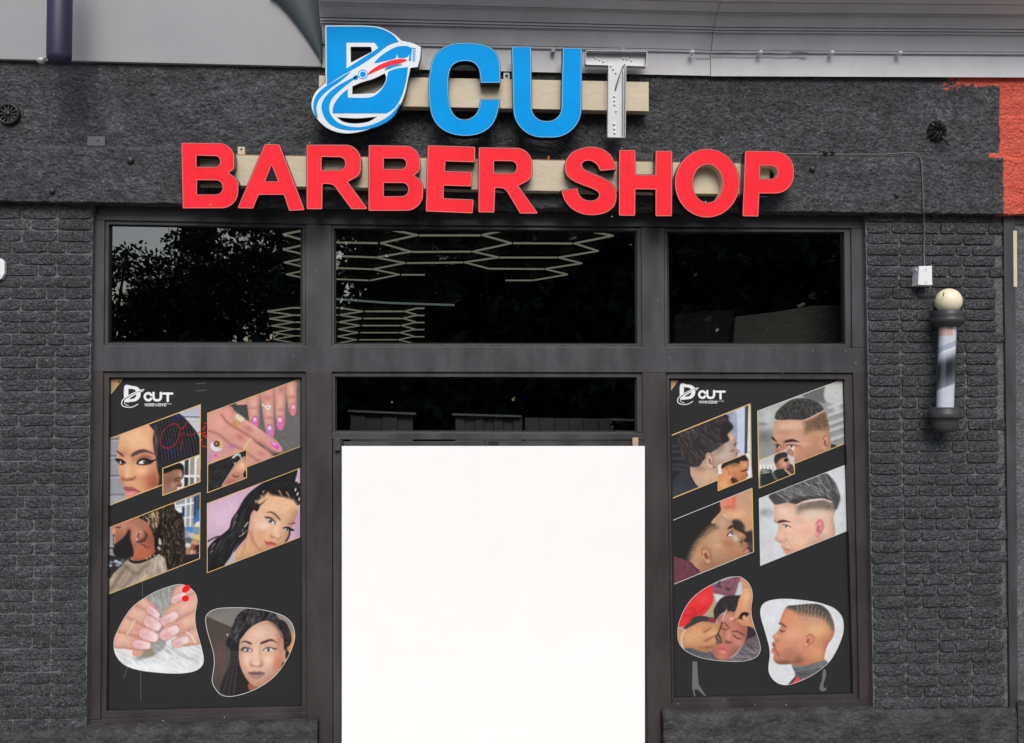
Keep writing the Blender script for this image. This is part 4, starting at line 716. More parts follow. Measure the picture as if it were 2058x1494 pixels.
def pic_threading():
    c = Pic(1350, 1150, 190, 192, 7.863, (176, 176, 182), 27)
    c.poly([(580, 220), (1020, 60), (1100, 80), (980, 400), (660, 340)], (140, 88, 104), 2, 1, False); c.line([(1020, 80), (960, 240), (880, 300)], 10, (84, 50, 62)); 
    for x, y in ((750, 220), (890, 260)): c.poly([(x-46, y-26), (x+46, y), (x+36, y+40), (x-50, y+14)], (74, 66, 66), 2, 1, False)
    c.line([(760, 150), (740, 190)], 40, (74, 66, 66), .9); c.line([(820, 140), (880, 180), (920, 150)], 8, (84, 54, 64)); c.line([(660, 295), (780, 325), (910, 350)], 14, (110, 66, 78), .7, 2)
    c.poly([(1060, 160), (1110, 180), (1110, 360), (1010, 390)], (196, 206, 210), 2, 1, False); c.poly([(660, 350), (820, 380), (720, 480), (690, 440)], (206, 214, 222), 2)
    c.poly([(640, 380), (700, 440), (680, 600), (660, 720), (520, 690)], (176, 164, 134), 3)
    c.poly([(90, 860), (120, 760), (240, 480), (420, 300), (600, 200), (640, 280), (662, 400), (640, 500), (560, 620), (480, 690), (380, 700), (280, 800), (200, 860)], (226, 52, 56), 1.6); c.glow(480, 420, 130, 100, (240, 82, 82), .6); c.line([(350, 590), (360, 640), (330, 700), (280, 790)], 40, (166, 34, 40), .6, 8); c.line([(200, 685), (330, 685), (430, 640), (520, 560)], 18, (170, 36, 42), .6, 5)
    c.poly([(180, 890), (290, 790), (350, 710), (480, 690), (620, 730), (560, 790), (420, 830), (280, 900)], (62, 58, 60), 2); c.poly([(560, 770), (640, 710), (700, 780), (660, 810)], (140, 52, 66), 2)
    c.poly([(680, 760), (660, 620), (690, 540), (740, 460), (800, 400), (900, 370), (1040, 370), (1090, 380), (1030, 560), (980, 640), (860, 620), (760, 680), (700, 760)], (48, 46, 46), 2.4); c.strands([(680, 740), (690, 540), (800, 400), (1060, 380), (990, 620), (800, 640)], 130, 60, 40, 9, [(80, 76, 74), (26, 25, 26)], .6, 50, .3)
    c.poly([(1190, 860), (1310, 900), (1410, 1150), (1400, 1300), (1150, 1420), (820, 1420), (1000, 1320), (1150, 1100)], (100, 94, 100), 2); c.poly([(1200, 860), (1300, 900), (1330, 1000), (1200, 1060), (1170, 1100), (1190, 960)], (52, 46, 50), 3)
    c.strands([(1200, 1100), (1400, 1150), (1390, 1300), (1150, 1410), (900, 1410), (1080, 1250)], 50, 25, 140, 14, [(150, 146, 152), (60, 56, 62), (172, 168, 174)], .6, 30)
    c.poly([(180, 1190), (420, 1220), (640, 1260), (760, 1400), (600, 1400), (300, 1310)], (92, 92, 94), 2); c.strands([(200, 1200), (640, 1270), (700, 1390), (300, 1310)], 30, 60, 90, 12, [(150, 150, 152), (56, 56, 58)], .6, 30)
    f = [(720, 740), (820, 660), (900, 620), (1000, 640), (1120, 720), (1190, 860), (1190, 980), (1160, 1080), (1080, 1200), (980, 1310), (860, 1390), (760, 1400), (640, 1280), (640, 1200), (700, 1100), (760, 900)]
    c.poly(f, (190, 122, 106), 1.4); c.clip = c.mask(f); c.form(f); c.glow(900, 720, 130, 70, (212, 146, 126), .8); c.glow(1060, 1100, 110, 110, (206, 138, 124), .8); c.glow(900, 1000, 40, 80, (220, 152, 132), .8); c.glow(800, 1330, 120, 50, (206, 132, 112), .7); c.glow(700, 1240, 60, 80, (170, 100, 84), .7); c.glow(1140, 950, 50, 120, (160, 96, 84), .6); c.glow(890, 1110, 60, 20, (110, 56, 48), .7); c.clip = None
    c.line([(830, 800), (880, 850), (900, 890)], 13, (70, 42, 40)); c.line([(790, 890), (850, 910), (880, 905)], 12, (70, 42, 40)); c.line([(960, 945), (1040, 940), (1140, 1000)], 16, (80, 48, 44)); c.line([(975, 995), (1020, 1040), (1090, 1060)], 14, (60, 36, 36)); c.line([(850, 1080), (890, 1110), (920, 1120), (945, 1140)], 12, (96, 48, 40), .8, 2)
    c.poly([(720, 1230), (800, 1150), (840, 1140), (880, 1200), (890, 1270), (850, 1305), (770, 1275)], (206, 112, 106), 2); c.line([(740, 1215), (810, 1210), (890, 1262)], 9, (130, 60, 60)); c.glow(820, 1265, 50, 20, (236, 160, 156), .8)
    h2 = [(1085, 85), (1200, 160), (1270, 280), (1270, 480), (1255, 620), (1265, 780), (1310, 890), (1210, 850), (1140, 850), (1060, 800), (1030, 760), (960, 782), (915, 765), (930, 730), (990, 690), (1030, 560), (1060, 430), (1110, 340), (1120, 220)]
    c.poly(h2, (220, 164, 122), 1.6); c.clip = c.mask(h2); c.form(h2, 14, .5); c.glow(1180, 360, 80, 120, (236, 184, 142), .8); c.glow(1080, 620, 60, 90, (206, 138, 106), .6); c.glow(1150, 790, 90, 60, (206, 136, 112), .7); c.line([(1150, 240), (1240, 240)], 10, (176, 120, 90), .8, 2); c.clip = None
    c.poly([(1050, 740), (1090, 660), (1150, 630), (1220, 655), (1180, 710), (1150, 680), (1110, 720), (1130, 760), (1080, 740)], (40, 32, 34), 1.6); c.line([(960, 780), (1030, 740), (1090, 690)], 10, (110, 66, 56), .8, 2); c.ell(945, 738, 22, 16, (240, 196, 186), 1, -30)
    h1 = [(100, 900), (180, 920), (320, 850), (480, 780), (640, 810), (780, 800), (790, 860), (760, 890), (820, 980), (830, 1080), (760, 1170), (640, 1220), (560, 1270), (430, 1240), (320, 1200), (180, 1200), (100, 1090)]
    c.poly(h1, (208, 154, 112), 1.6); c.clip = c.mask(h1); c.form(h1, 16, .55); c.glow(300, 1020, 150, 120, (222, 170, 124), .8); c.glow(560, 1060, 60, 40, (176, 106, 78), .7, -30); c.glow(640, 980, 130, 34, (226, 168, 128), .8, -28); c.glow(530, 1200, 140, 40, (166, 104, 74), .8); c.line([(520, 1100), (620, 1040), (720, 990)], 18, (140, 84, 60), .7, 4); c.line([(540, 1190), (660, 1170), (770, 1110)], 16, (140, 84, 60), .7, 4); c.glow(540, 900, 50, 40, (190, 120, 90), .7); c.clip = None
    c.line([(500, 950), (560, 930), (620, 880)], 16, (128, 76, 58), .8, 3); c.poly([(690, 1010), (750, 980), (795, 1070), (790, 1120), (720, 1130), (700, 1080)], (96, 66, 60), 3); c.line([(720, 1020), (770, 1080)], 14, (196, 160, 146), .8); c.line([(705, 1080), (760, 1110)], 10, (180, 150, 140), .8)
    c.line([(215, 910), (165, 1000), (150, 1100), (185, 1210)], 16, (236, 222, 190)); c.line([(868, 595), (830, 690), (800, 790)], 17, (232, 206, 200)); c.line([(800, 790), (770, 880), (730, 980)], 20, (70, 46, 46)); c.line([(872, 600), (800, 780)], 5, (120, 90, 90), .8)
    c.grain(.012); return c

def pic_waves_profile():
    c = Pic(1520, 1190, 190, 202, 7.468, (220, 224, 228), 28)
    f = [(465, 215), (560, 200), (900, 180), (1060, 260), (1150, 420), (1175, 560), (1150, 680), (1080, 780), (1040, 880), (1020, 1000), (1040, 1060), (700, 1130), (540, 1100), (530, 1085), (380, 1090), (300, 1070), (255, 1010), (262, 940), (228, 900), (235, 850), (262, 835), (235, 790), (250, 750), (290, 735), (250, 690), (258, 650), (330, 580), (370, 510), (345, 470), (385, 350), (420, 270)]
    c.poly(f, (212, 146, 112), 1.4); c.clip = c.mask(f); c.form(f)
    c.glow(480, 370, 100, 110, (216, 142, 104), .8); c.glow(560, 640, 150, 100, (228, 166, 138), .8); c.glow(900, 560, 220, 130, (222, 178, 132), .9); c.glow(800, 420, 240, 70, (196, 156, 130), .8); c.glow(930, 900, 100, 140, (222, 154, 114), .8); c.glow(520, 940, 190, 110, (176, 120, 96), .85); c.glow(420, 1060, 150, 40, (120, 78, 64), .8); c.glow(640, 1030, 80, 70, (130, 84, 68), .8); c.glow(300, 660, 40, 40, (236, 178, 144), .8); c.glow(1010, 700, 90, 40, (196, 140, 106), .6); c.glow(700, 1090, 90, 30, (196, 110, 84), .8); c.glow(420, 760, 60, 40, (196, 136, 108), .7); c.glow(390, 540, 50, 40, (186, 118, 92), .6)
    c.strands([(330, 900), (520, 820), (700, 960), (640, 1080), (400, 1080), (300, 1040)], 240, 60, 10, 6, [(110, 74, 62), (150, 100, 80)], .45, 60)
    hair = [(460, 215), (540, 160), (680, 118), (900, 140), (1040, 210), (1130, 350), (1180, 560), (1130, 540), (1060, 430), (960, 380), (820, 350), (700, 330), (600, 310), (540, 265)]
    c.poly(hair, (92, 86, 82), 14); c.poly([(460, 215), (540, 150), (680, 110), (920, 140), (1050, 220), (1120, 350), (1000, 290), (800, 240), (620, 240), (540, 255)], (70, 70, 70), 8, .8)
    c.strands([(560, 270), (800, 300), (1100, 420), (1170, 560), (1000, 420), (700, 350)], 220, 110, 14, 7, [(150, 118, 98), (84, 74, 68), (190, 150, 124)], .5, 30)
    for i in range(9):
        x = 620+i*52; y = 160+i*i*3; c.line([(x+20, y), (x-4, y+60), (x+14, y+100), (x-16, y+160)], 9, (206, 166, 138), .8, 1.4); c.line([(x+40, y+20), (x+24, y+70), (x+30, y+120)], 7, (50, 46, 44), .6, 2)
    c.clip = None
    c.line([(345, 475), (390, 485), (440, 525)], 18, (70, 44, 38), .95, 1.6); c.line([(345, 570), (385, 590), (430, 588)], 11, (64, 40, 36)); c.ell(384, 600, 14, 12, (70, 60, 60), .9); c.line([(270, 725), (300, 738), (330, 715)], 10, (150, 86, 66), .8, 2)
    c.poly([(240, 790), (258, 765), (290, 800), (270, 840)], (160, 92, 88), 1.6); c.poly([(230, 905), (240, 862), (270, 862), (300, 900), (262, 920)], (214, 120, 110), 1.6); c.line([(265, 850), (310, 900), (330, 960)], 16, (120, 74, 62), .8, 3)
    c.ear(785, 730, 92, 105, (222, 150, 120), (130, 74, 58), 14)
    c.poly([(530, 1090), (560, 1120), (700, 1120), (880, 1070), (1020, 1030), (1080, 1080), (1000, 1180), (700, 1320), (600, 1330), (590, 1240), (550, 1150)], (92, 96, 100), 1.6); c.line([(560, 1120), (740, 1130), (1040, 1050)], 40, (120, 126, 130), .8, 5); c.line([(660, 1195), (820, 1150), (1000, 1110)], 12, (180, 184, 188), .8, 2); c.strands([(590, 1180), (1000, 1090), (940, 1180), (640, 1310)], 40, -15, 130, 12, [(64, 66, 70), (110, 114, 118)], .6, 12)
    c.poly([(500, 1390), (570, 1290), (640, 1290), (665, 1340), (560, 1390)], (222, 70, 84), 2); c.poly([(470, 1395), (580, 1270), (600, 1290), (520, 1395)], (60, 60, 64), 1.6, 1, False); c.ell(710, 1308, 26, 8, (200, 204, 206), .8, -15)
    c.grain(.01); return c
# ---------------------------------------------------------------- ground
def ground_mat():
    m, nt, p = newmat('asphalt'); L = nt.links.new; g = N(nt, 'ShaderNodeNewGeometry')
    a = N(nt, 'ShaderNodeTexNoise', Scale=40., Detail=8., Roughness=.7); L(g.outputs['Position'], a.inputs['Vector'])
    r = N(nt, 'ShaderNodeValToRGB'); r.color_ramp.elements[0].color = (.04, .04, .042, 1); r.color_ramp.elements[1].color = (.10, .10, .10, 1); L(a.outputs['Fac'], r.inputs[0]); L(r.outputs[0], p.inputs['Base Color']); p.inputs['Roughness'].default_value = .85
    return m
tag(obj('ground', [(-600, -600, -.16), (600, -600, -.16), (600, 600, -.16), (-600, 600, -.16)], [(0, 1, 2, 3)], ground_mat()), kind='structure')
b = MB(); b.box(-14, 14, -3.2, .30, -.30, -.004)
tag(b.build('pavement', mat('concrete_paving', (150, 148, 143), .8, 0, .18, 3., .3, 40.), bevel=.01), kind='structure')

# ---------------------------------------------------------------- the building: brick piers, stucco bands, cornice, plinth
LX, RX = -5.2, 5.4
building = empty('shop_building', (0, .2, 0), 'charcoal painted brick and stucco shopfront wall with pale grey cornice', 'building')
def brick_mesh(L, h, seed):
    rg = random.Random(seed); nx, nz = (6 if L > .15 else 4), 3; vs = []; fs = []
    for j in range(nz+1):
        for i in range(nx+1):
            x, z = L*i/nx, h*j/nz
            ex = min(i, nx-i); ez = min(j, nz-j); e = (.0032 if ex == 0 or ez == 0 else 0)+(.002 if ex == 0 and ez == 0 else 0)
            x += rg.uniform(-.0025, .0025)*(1 if ex == 0 else 2.0); z += rg.uniform(-.0016, .0016)
            if ex == 0 and ez == 0: x += .003*(1 if i == 0 else -1); z += .002*(1 if j == 0 else -1)
            vs.append((x, e-.004+rg.uniform(-.0022, .0022), z))
    n = (nx+1)*(nz+1)
    for j in range(nz):
        for i in range(nx):
            a = j*(nx+1)+i; fs.append((a, a+1, a+nx+2, a+nx+1))
    rim = [i for i in range(nx+1)]+[j*(nx+1)+nx for j in range(1, nz+1)]+[nz*(nx+1)+i for i in range(nx-1, -1, -1)]+[j*(nx+1) for j in range(nz-1, 0, -1)]
    for a in rim: vs.append((vs[a][0], .03, vs[a][2]))
    k = len(rim)
    for i in range(k): fs.append((rim[(i+1) % k], rim[i], n+i, n+(i+1) % k))
    me = bpy.data.meshes.new('brick'); me.from_pydata(vs, [], fs); me.materials.append(M['brick'])
    me.update(); return me
BR = {k: [brick_mesh(L, .0565, 31*s+int(L*1000)) for s in range(9)] for k, L in (('s', .196), ('h', .095), ('q', .146))}
PITCHZ = .0680
def pier(xa, xb, zb, zt, right_to_left, label, lim):
    b = MB(); b.box(xa, xb, .007 if right_to_left else .0105, .20, zb-.02, zt+.05)
    w = b.build('brick_pier', M['mortar'], building); w['label'] = label
    rows = int((zt-zb)/PITCHZ)+1; rg = random.Random(5 if right_to_left else 9); cnt = 0
    for r in range(rows):
        seq = ['s', 'h', 's', 'h', 's', 'h', 's'] if r % 2 else ['s', 's', 's', 's', 's', 's']
        z = zb+.006+r*PITCHZ+rg.uniform(-.0015, .0015); x = 0.004+rg.uniform(0, .008); i = 0
        while True:
            k = seq[i % len(seq)]; L = {'s': .203, 'h': .102, 'q': .153}[k]; i += 1
            if r % 2 and rg.random() < .12: k, L = 'q', .153
            x0 = (xb-x-L+.009) if right_to_left else xa+x
            if (right_to_left and x0 < lim) or ((not right_to_left) and x0+L > lim+.01): break
            o = bpy.data.objects.new('brick', rg.choice(BR[k])); col.objects.link(o); o.parent = w
            o.location = Vector((x0, rg.uniform(-.0025, .003), z))-BASE[building.name]; o.rotation_euler = (0, rg.uniform(-.006, .006), 0); cnt += 1
            x += L+.004*rg.random()
    return w, cnt
zL0, zL1 = U(100, 1470).z, U(100, 402).z
zR0, zR1 = U(1880, 1424).z, U(1880, 424).z
_, c1 = pier(U(-140, 900).x, U(179.5, 900).x, zL0, zL1, True, 'left pier of charcoal painted bricks', U(-20, 900).x-.12)
_, c2 = pier(U(1748, 900).x, U(2030, 900).x, zR0, zR1, False, 'right pier of charcoal painted bricks behind the barber pole', U(2026, 900).x)
b = MB(); b.box(LX, U(-140, 900).x, .004, .2, 0, zL1); b.build('side_wall', M['mortar'], building)

def rough_wall(name, box, nx, nz, yfun, colfun, matl, parent, amp):
    (u0, v0a, v0b), (u1, v1a, v1b) = box            # left and right ends: u, top v, bottom v
    vs = []; cs = []; fs = []; us = list(np.arange(u0, 1880, 4.))+list(np.arange(1880, 2062, 1.))+list(np.arange(2062, u1+1, 9.)); nx = len(us)-1
    for j in range(nz+1):
        for i in range(nx+1):
            u = us[i]; s, t = (u-u0)/(u1-u0), j/nz; v = (v0a+(v1a-v0a)*s)*(1-t)+(v0b+(v1b-v0b)*s)*t
            y = yfun(s, t); p = U(u, v, y)
            q = Vector((p.x, 0, p.z)); k = 1.0 if 0 < j else .3
            d = noise.fractal(q*3.2, 1.0, 2.0, 4)*amp*.9+noise.fractal(Vector((q.x*5, 3, q.z*16)), 1.0, 2.0, 5)*amp*.55+noise.fractal(q*40, 1.0, 2.0, 3)*amp*.42
            z = p.z
            if j == nz: z += (noise.fractal(Vector((p.x*14, 7, 0)), 1, 2, 5))*.007*(1 if amp > .002 else .3)
            vs.append((p.x, y-d*k, z)); cs.append(colfun(u, v, q))
    for j in range(nz):
        for i in range(nx):
            a = j*(nx+1)+i; fs.append((a, a+nx+1, a+nx+2, a+1))
    # top and bottom returns to the wall behind
    n0 = len(vs); bot = [nz*(nx+1)+i for i in range(nx+1)]; top = list(range(nx+1))
    for a in bot+top: vs.append((vs[a][0], .12, vs[a][2])); cs.append(cs[a])
    for i in range(nx):
        fs.append((bot[i], n0+i, n0+i+1, bot[i+1])); fs.append((top[i+1], n0+nx+1+i+1, n0+nx+1+i, top[i]))
    o = obj(name, vs, fs, matl, parent, True); at = o.data.color_attributes.new('paint', 'FLOAT_COLOR', 'POINT')
    at.data.foreach_set('color', np.array(cs, np.float32).ravel()); return o
GREY, RED = Vector(s2l((71, 72, 75))), Vector(s2l((222, 98, 78)))
def paint(u, v, q):
    n = noise.fractal(Vector((q.x*22, 0, q.z*22)), 1, 2, 4); e = 2012+n*2.5-(3 if v < 312 else -5)
    k = min(1, max(0, (u-e)/2.5+.5))
    if v < 178 and u > 1905+n*30:
        edge = 163+(u-1905)*.06+noise.fractal(Vector((q.x*3, 5, q.z*60)), 1, 2, 4)*9
        if v < edge+8 and u > 1912+n*40+max(0, (v-160))*2.2: k = 1.
    if 1895 < u < 1930 and 165 < v < 182 and noise.noise(Vector((q.x*30, 1, q.z*140))) > .12: k = max(k, .85)
    if 308 < v < 316 and u > 1990+n*15: k = 1.
    g = GREY*(1+.10*noise.noise(Vector((q.x*2.2, 4, q.z*5))))
    if u < 2012 and ((abs(u-230) < 20 and abs(v-252) < 14) or (abs(u-1910) < 40 and abs(v-215) < 26 and n > .1) or (abs(u-1860) < 40 and abs(v-210) < 40 and n > .18)): g = g*1.25+Vector((.004, .004, .012))
    c = g*(1-k)+RED*k; return (c.x, c.y, c.z, 1-.75*k)
rough_wall('stucco_band', ((-420, 108, 294), (2500, 160, 324)), 800, 90, lambda s, t: -.022, paint, M['stucco'], building, .0042)['label'] = 'upper band of rough charcoal stucco with red paint at its right end'
def ylow(s, t): return -.024 if t < .01 else (-.052 if t < .03 else -.060)
rough_wall('stucco_band', ((-420, 286, 399), (2500, 322, 437)), 800, 46, ylow, paint, M['stucco'], building, .0045)['label'] = 'lower band of rough charcoal stucco standing proud'
for u, v, r in ((262, 322, 7), (105, 384, 6), (1633, 340, 6), (1803, 393, 5), (1660, 306, 5), (1675, 306, 4)):
    p = U(u, v, -.066); b = MB(); b.lathe(p, [(.002, -.016), (r*.0016, -.015), (r*.0028, -.008), (r*.0032, .012)], 9, 'Y'); o = b.build('paint_lump', M['pole_black'], building, True)

# cornice: boards that step outward and upward
cornice = empty('cornice', (U(1340, 100).x, -.06, U(1340, 150).z), 'pale grey stepped cornice boards running above the stucco band', 'cornice')
def board(name, ua, ub, prof, m=M['cornice'], dz=0., dy=0., par=cornice, uref=1450):
    P = [U(uref, v, y) for v, y in prof]; xa, xb = ua, ub; n = len(P)
    sl = -.004 if ua < 1. else .013; x0 = 1.5                # the two lengths do not run quite level
    vs = [(xa, p.y+dy, p.z+dz+sl*(xa-x0)) for p in P]+[(xb, p.y+dy, p.z+dz+sl*(xb-x0)) for p in P]
    return obj(name, vs, [tuple(range(n)), tuple(range(n, 2*n))[::-1]]+[(i, n+i, n+(i+1) % n, (i+1) % n) for i in range(n)], m, par)
xs0, xs1, xs2 = U(646, 90, -.08).x, U(1430, 120, -.08).x, RX+1
for ua, ub, dz, dy in ((xs0, xs1, .006, .008), (xs1+.002, xs2, 0, 0)):
    board('fascia_board', ua, ub, [(154, -.055), (107, -.058), (107, .1), (154, .1)], dz=dz, dy=dy)
    board('ledge_strip', ua, ub, [(106.6, -.075), (103, -.078), (101, .1), (106.6, .1)], dz=dz, dy=dy)
    board('sloping_board', ua, ub, [(102, -.080), (67, -.125), (66, .1), (102, .1)], dz=dz, dy=dy)
    board('moulding', ua, ub, [(66.4, -.140), (62, -.141), (60, .1), (66.4, .1)], dz=dz, dy=dy)
    board('moulding', ua, ub, [(61, -.152), (56, -.153), (54, .1), (61, .1)], dz=dz, dy=dy)
    board('sloping_board', ua, ub, [(55, -.162), (31, -.205), (29, .1), (55, .1)], dz=dz, dy=dy)
    board('moulding', ua, ub, [(30.4, -.222), (26, -.223), (24, .1), (30.4, .1)], dz=dz, dy=dy)
    board('sloping_board', ua, ub, [(25.4, -.232), (6, -.30), (2, .1), (25.4, .1)], dz=dz, dy=dy)
    board('soffit_board', ua, ub, [(5, -.31), (-9, -.39), (-75, -.40), (-75, .1), (-10, .1)], dz=dz, dy=dy)
panel = empty('fascia_panel', (U(300, 120).x, -.05, U(300, 125).z), 'smooth pale grey fascia panel above the stucco at upper left', 'fascia panel')
P4 = [U(-420, 109, -.05), U(646, 134.5, -.05)]
b = MB(); zt = U(300, -190).z
b.add([tuple(P4[0]), tuple(P4[1]), (P4[1].x, -.11, zt), (P4[0].x, -.11, zt), (P4[0].x, .1, P4[0].z), (P4[1].x, .1, P4[1].z), (P4[1].x, .1, zt), (P4[0].x, .1, zt)],
      [(0, 1, 2, 3), (4, 7, 6, 5), (0, 4, 5, 1), (1, 5, 6, 2), (2, 6, 7, 3), (3, 7, 4, 0)]); b.build('sheet', M['cornice2'], panel, bevel=.003)
# curved dark flashing standing in for a dark smear where the panel meets the cornice
b = MB(); n = 14; vs = []
for i in range(n+1):
    t = i/n; u0 = 540+105*t**.8*1.0; v0 = 132*t**1.05-8
    p = U(u0, v0-2, -.108+.035*t); q = U(646, v0-2, -.125+.03*t); mdl = (p+q)/2; mdl.y -= .004
    vs += [p, mdl, q, (q.x, -.04, q.z), (p.x, -.04, p.z)]
fs = []
for i in range(n):
    for j in range(5): fs.append((i*5+j, i*5+(j+1) % 5, (i+1)*5+(j+1) % 5, (i+1)*5+j))
fs += [(0, 1, 2, 3, 4), tuple(n*5+j for j in (4, 3, 2, 1, 0))]
tag(obj('wedge', vs, fs, M['dark_smear'], None, True), 'dark teal tapering flashing at the left end of the stepped cornice', 'wedge')
# hanging cylinder lamp, upper left
p = U(119, 100, -.34); r = .067; zb = U(119, 131, -.34).z
lamp = empty('pendant_lamp', (p.x, p.y, zb), 'dark indigo cylinder lamp hanging in front of the smooth fascia panel', 'lamp')
b = MB(); b.lathe((p.x, p.y, zb), [(.004, 0), (.03, .003), (.052, .014), (.064, .032), (r, .05), (r, .62), (.05, .64)], 28); b.build('lamp_body', mat('indigo_enamel', (44, 42, 66), .5, 0, .1, 8.), lamp, True)
b = MB(); b.lathe((p.x, p.y, zb), [(.02, .64), (.02, .95)], 12); b.tube([(p.x, p.y, zb+.93), (p.x, .0, zb+.96)], .016, 8); b.build('arm', mat('indigo_enamel_arm', (48, 46, 66), .5), lamp, True)
q = U(83, 122, -.30); b = MB(); b.lathe(q, [(.001, -.02), (.018, -.014), (.026, 0), (.02, .012), (.004, .02)], 14, 'Z'); b.tube([q, (p.x-.05, p.y, q.z+.02)], .007); b.build('bracket', M['alu'], lamp, True)
# small bulbs and their wire along the cornice ledge
for i, u in enumerate((1391, 1528, 1672, 1808)):
    p = U(u, 105.5+i*.6, -.105); e = empty('festoon_bulb', tuple(p), ['white bulb on the cornice ledge above the letter T', 'white bulb on the cornice ledge above the letter P, by the loose wire', 'white bulb on the cornice ledge, second from the right end', 'white bulb on the cornice ledge nearest the right end'][i], 'bulb', 'bulbs along the cornice ledge')
    b = MB(); b.lathe(p, [(.003, -.022), (.010, -.018), (.0145, -.006), (.012, .006)], 12, 'Y'); b.build('bulb', M['white_plastic'], e, True)
    b = MB(); b.lathe(p, [(.0125, .006), (.013, .024)], 10, 'Y'); b.build('socket', M['cornice'], e)
b = MB(); pts = [U(1400+i*16, 106+.7*math.sin(i*1.3)+i*.12, -.088) for i in range(15)]; b.tube(pts, .0032, 6)
pts = [U(1590, 106, -.09), U(1606, 104.5, -.095), U(1625, 107, -.095), U(1612, 110, -.09)]; b.tube(pts, .003, 6); tag(b.build('festoon_wire', M['cornice2'], None, True), 'thin pale wire sagging along the cornice ledge between bulbs', 'wire')

# plinth blocks under the shopfront and piers
def plinth(ua, ub, va, vb, label):
    """ledge px line (ua,va)-(ub,vb) at the top of the front face"""
    A, B = U(ua, va, -.03), U(ub, vb, -.03); n = 60; vs = []; fs = []; prof = [(.075, .022), (.03, .018), (-.012, .010), (-.026, -.004), (-.032, -.03), (-.032, -.25), (-.032, -1.2)]
    k = len(prof)
    for i in range(n+1):
        x = A.x+(B.x-A.x)*i/n; z0 = A.z+(B.z-A.z)*i/n
        for j, (y, dz) in enumerate(prof):
            d = noise.fractal(Vector((x*4, j*.4, z0)), 1, 2, 4)*.004; z = max(z0+dz, -.1)
            vs.append((x, y+d, z+d*.8 if j < 5 else z))
    for i in range(n):
        for j in range(k-1): fs.append((i*k+j, i*k+j+1, (i+1)*k+j+1, (i+1)*k+j))
    e0 = len(vs)
    for i in (0, n):
        vs.append((vs[i*k][0], .12, -.1)); vs.append((vs[i*k][0], .12, vs[i*k][2]))
    fs.append(tuple([j for j in range(k)]+[e0, e0+1])); fs.append(tuple([n*k+j for j in range(k)][::-1]+[e0+3, e0+2]))
    o = obj('plinth', vs, fs, M['plinth'], building, True); o['label'] = label
plinth(-420, 638, 1488, 1459, 'low charcoal plinth under the left poster')
plinth(1333, 2043, 1440, 1428, 'low charcoal plinth under the right poster and pier')
# the neighbour's dark post and pale pane at the right edge
nb = empty('neighbour_frame', (U(2050, 900).x, .05, 0), 'dark post and pale panel of the neighbouring shopfront at the right edge', 'shopfront frame')
b = MB(); b.prism([(2017, 428), (2040, 432), (2046, 1440), (2030, 1440)], -.012, .2); b.build('post', M['frame'], nb, bevel=.002)
b = MB(); b.prism([(2040.5, 428), (2420, 432), (2420, 452), (2040.5, 452)], .0, .2); b.build('head_rail', M['frame'], nb, bevel=.002)
b = MB(); b.prism([(2036.5, 464), (2044, 464), (2044.5, 577), (2037.5, 577)], -.014, .16); b.build('pale_panel', mat('pale_cream_panel', (206, 196, 170), .5, 0, .08, 3.), nb, bevel=.002)
b = MB(); b.box(U(2026, 900).x, RX, .008, .2, 0, U(2026, 428).z+.05); b.build('backing_wall', M['mortar'], nb)
b = MB(); b.prism([(2046, 1412), (2420, 1412), (2420, 1640), (2047, 1640)], -.036, .1); b.build('plinth_block', M['plinth'], nb, bevel=.004)

# ---------------------------------------------------------------- shopfront frame and panes
YF, YS, YG = .05, .066, .10
frame = empty('shopfront_frame', (U(960, 900, YF).x, YF, 0), 'dark metal shopfront frame with three tinted upper windows and a door transom', 'shopfront frame')
def member(name, px, m='frame'): return prism(name, px, YF, YF+.07, M[m], frame, .002)
member('head_rail', [(183, 415), (1738, 435), (1737, 459), (666, 451), (186, 442)])
member('jamb', [(182.5, 442.5), (210, 443), (208, 695.5), (181.5, 694.5)])
member('jamb', [(1711, 459.5), (1737, 459.5), (1740, 699), (1713, 698.5)])
member('mullion', [(614, 451.5), (666, 452.5), (666, 698), (614.5, 697)])
member('mullion', [(1289, 457.5), (1334.5, 458), (1336, 699.5), (1291, 699)])
member('transom_bar', [(181.5, 695), (1740, 699.5), (1742, 749.5), (181, 746.5)])
member('jamb', [(181, 747), (207, 747), (201.5, 1445), (178, 1447)], 'frame_low')
member('jamb', [(1715, 750), (1742, 750), (1750, 1409), (1727, 1410)], 'frame_low')
member('mullion', [(615, 747.5), (667, 747.5), (669, 1620), (641, 1620), (638.5, 1455), (617, 1455)], 'frame_low')
member('mullion', [(1291, 749.5), (1338.5, 749.5), (1350, 1438), (1332, 1438), (1335, 1620), (1303, 1620)], 'frame_low')
member('bottom_rail', [(178, 1447.5), (617, 1431.5), (617, 1456), (177, 1470)], 'frame_low')
member('bottom_rail', [(1350.5, 1413.5), (1750, 1407), (1750, 1428), (1346, 1437)], 'frame_low')
member('door_head', [(667.5, 870), (1292, 871), (1292.5, 884), (668, 883.5)])
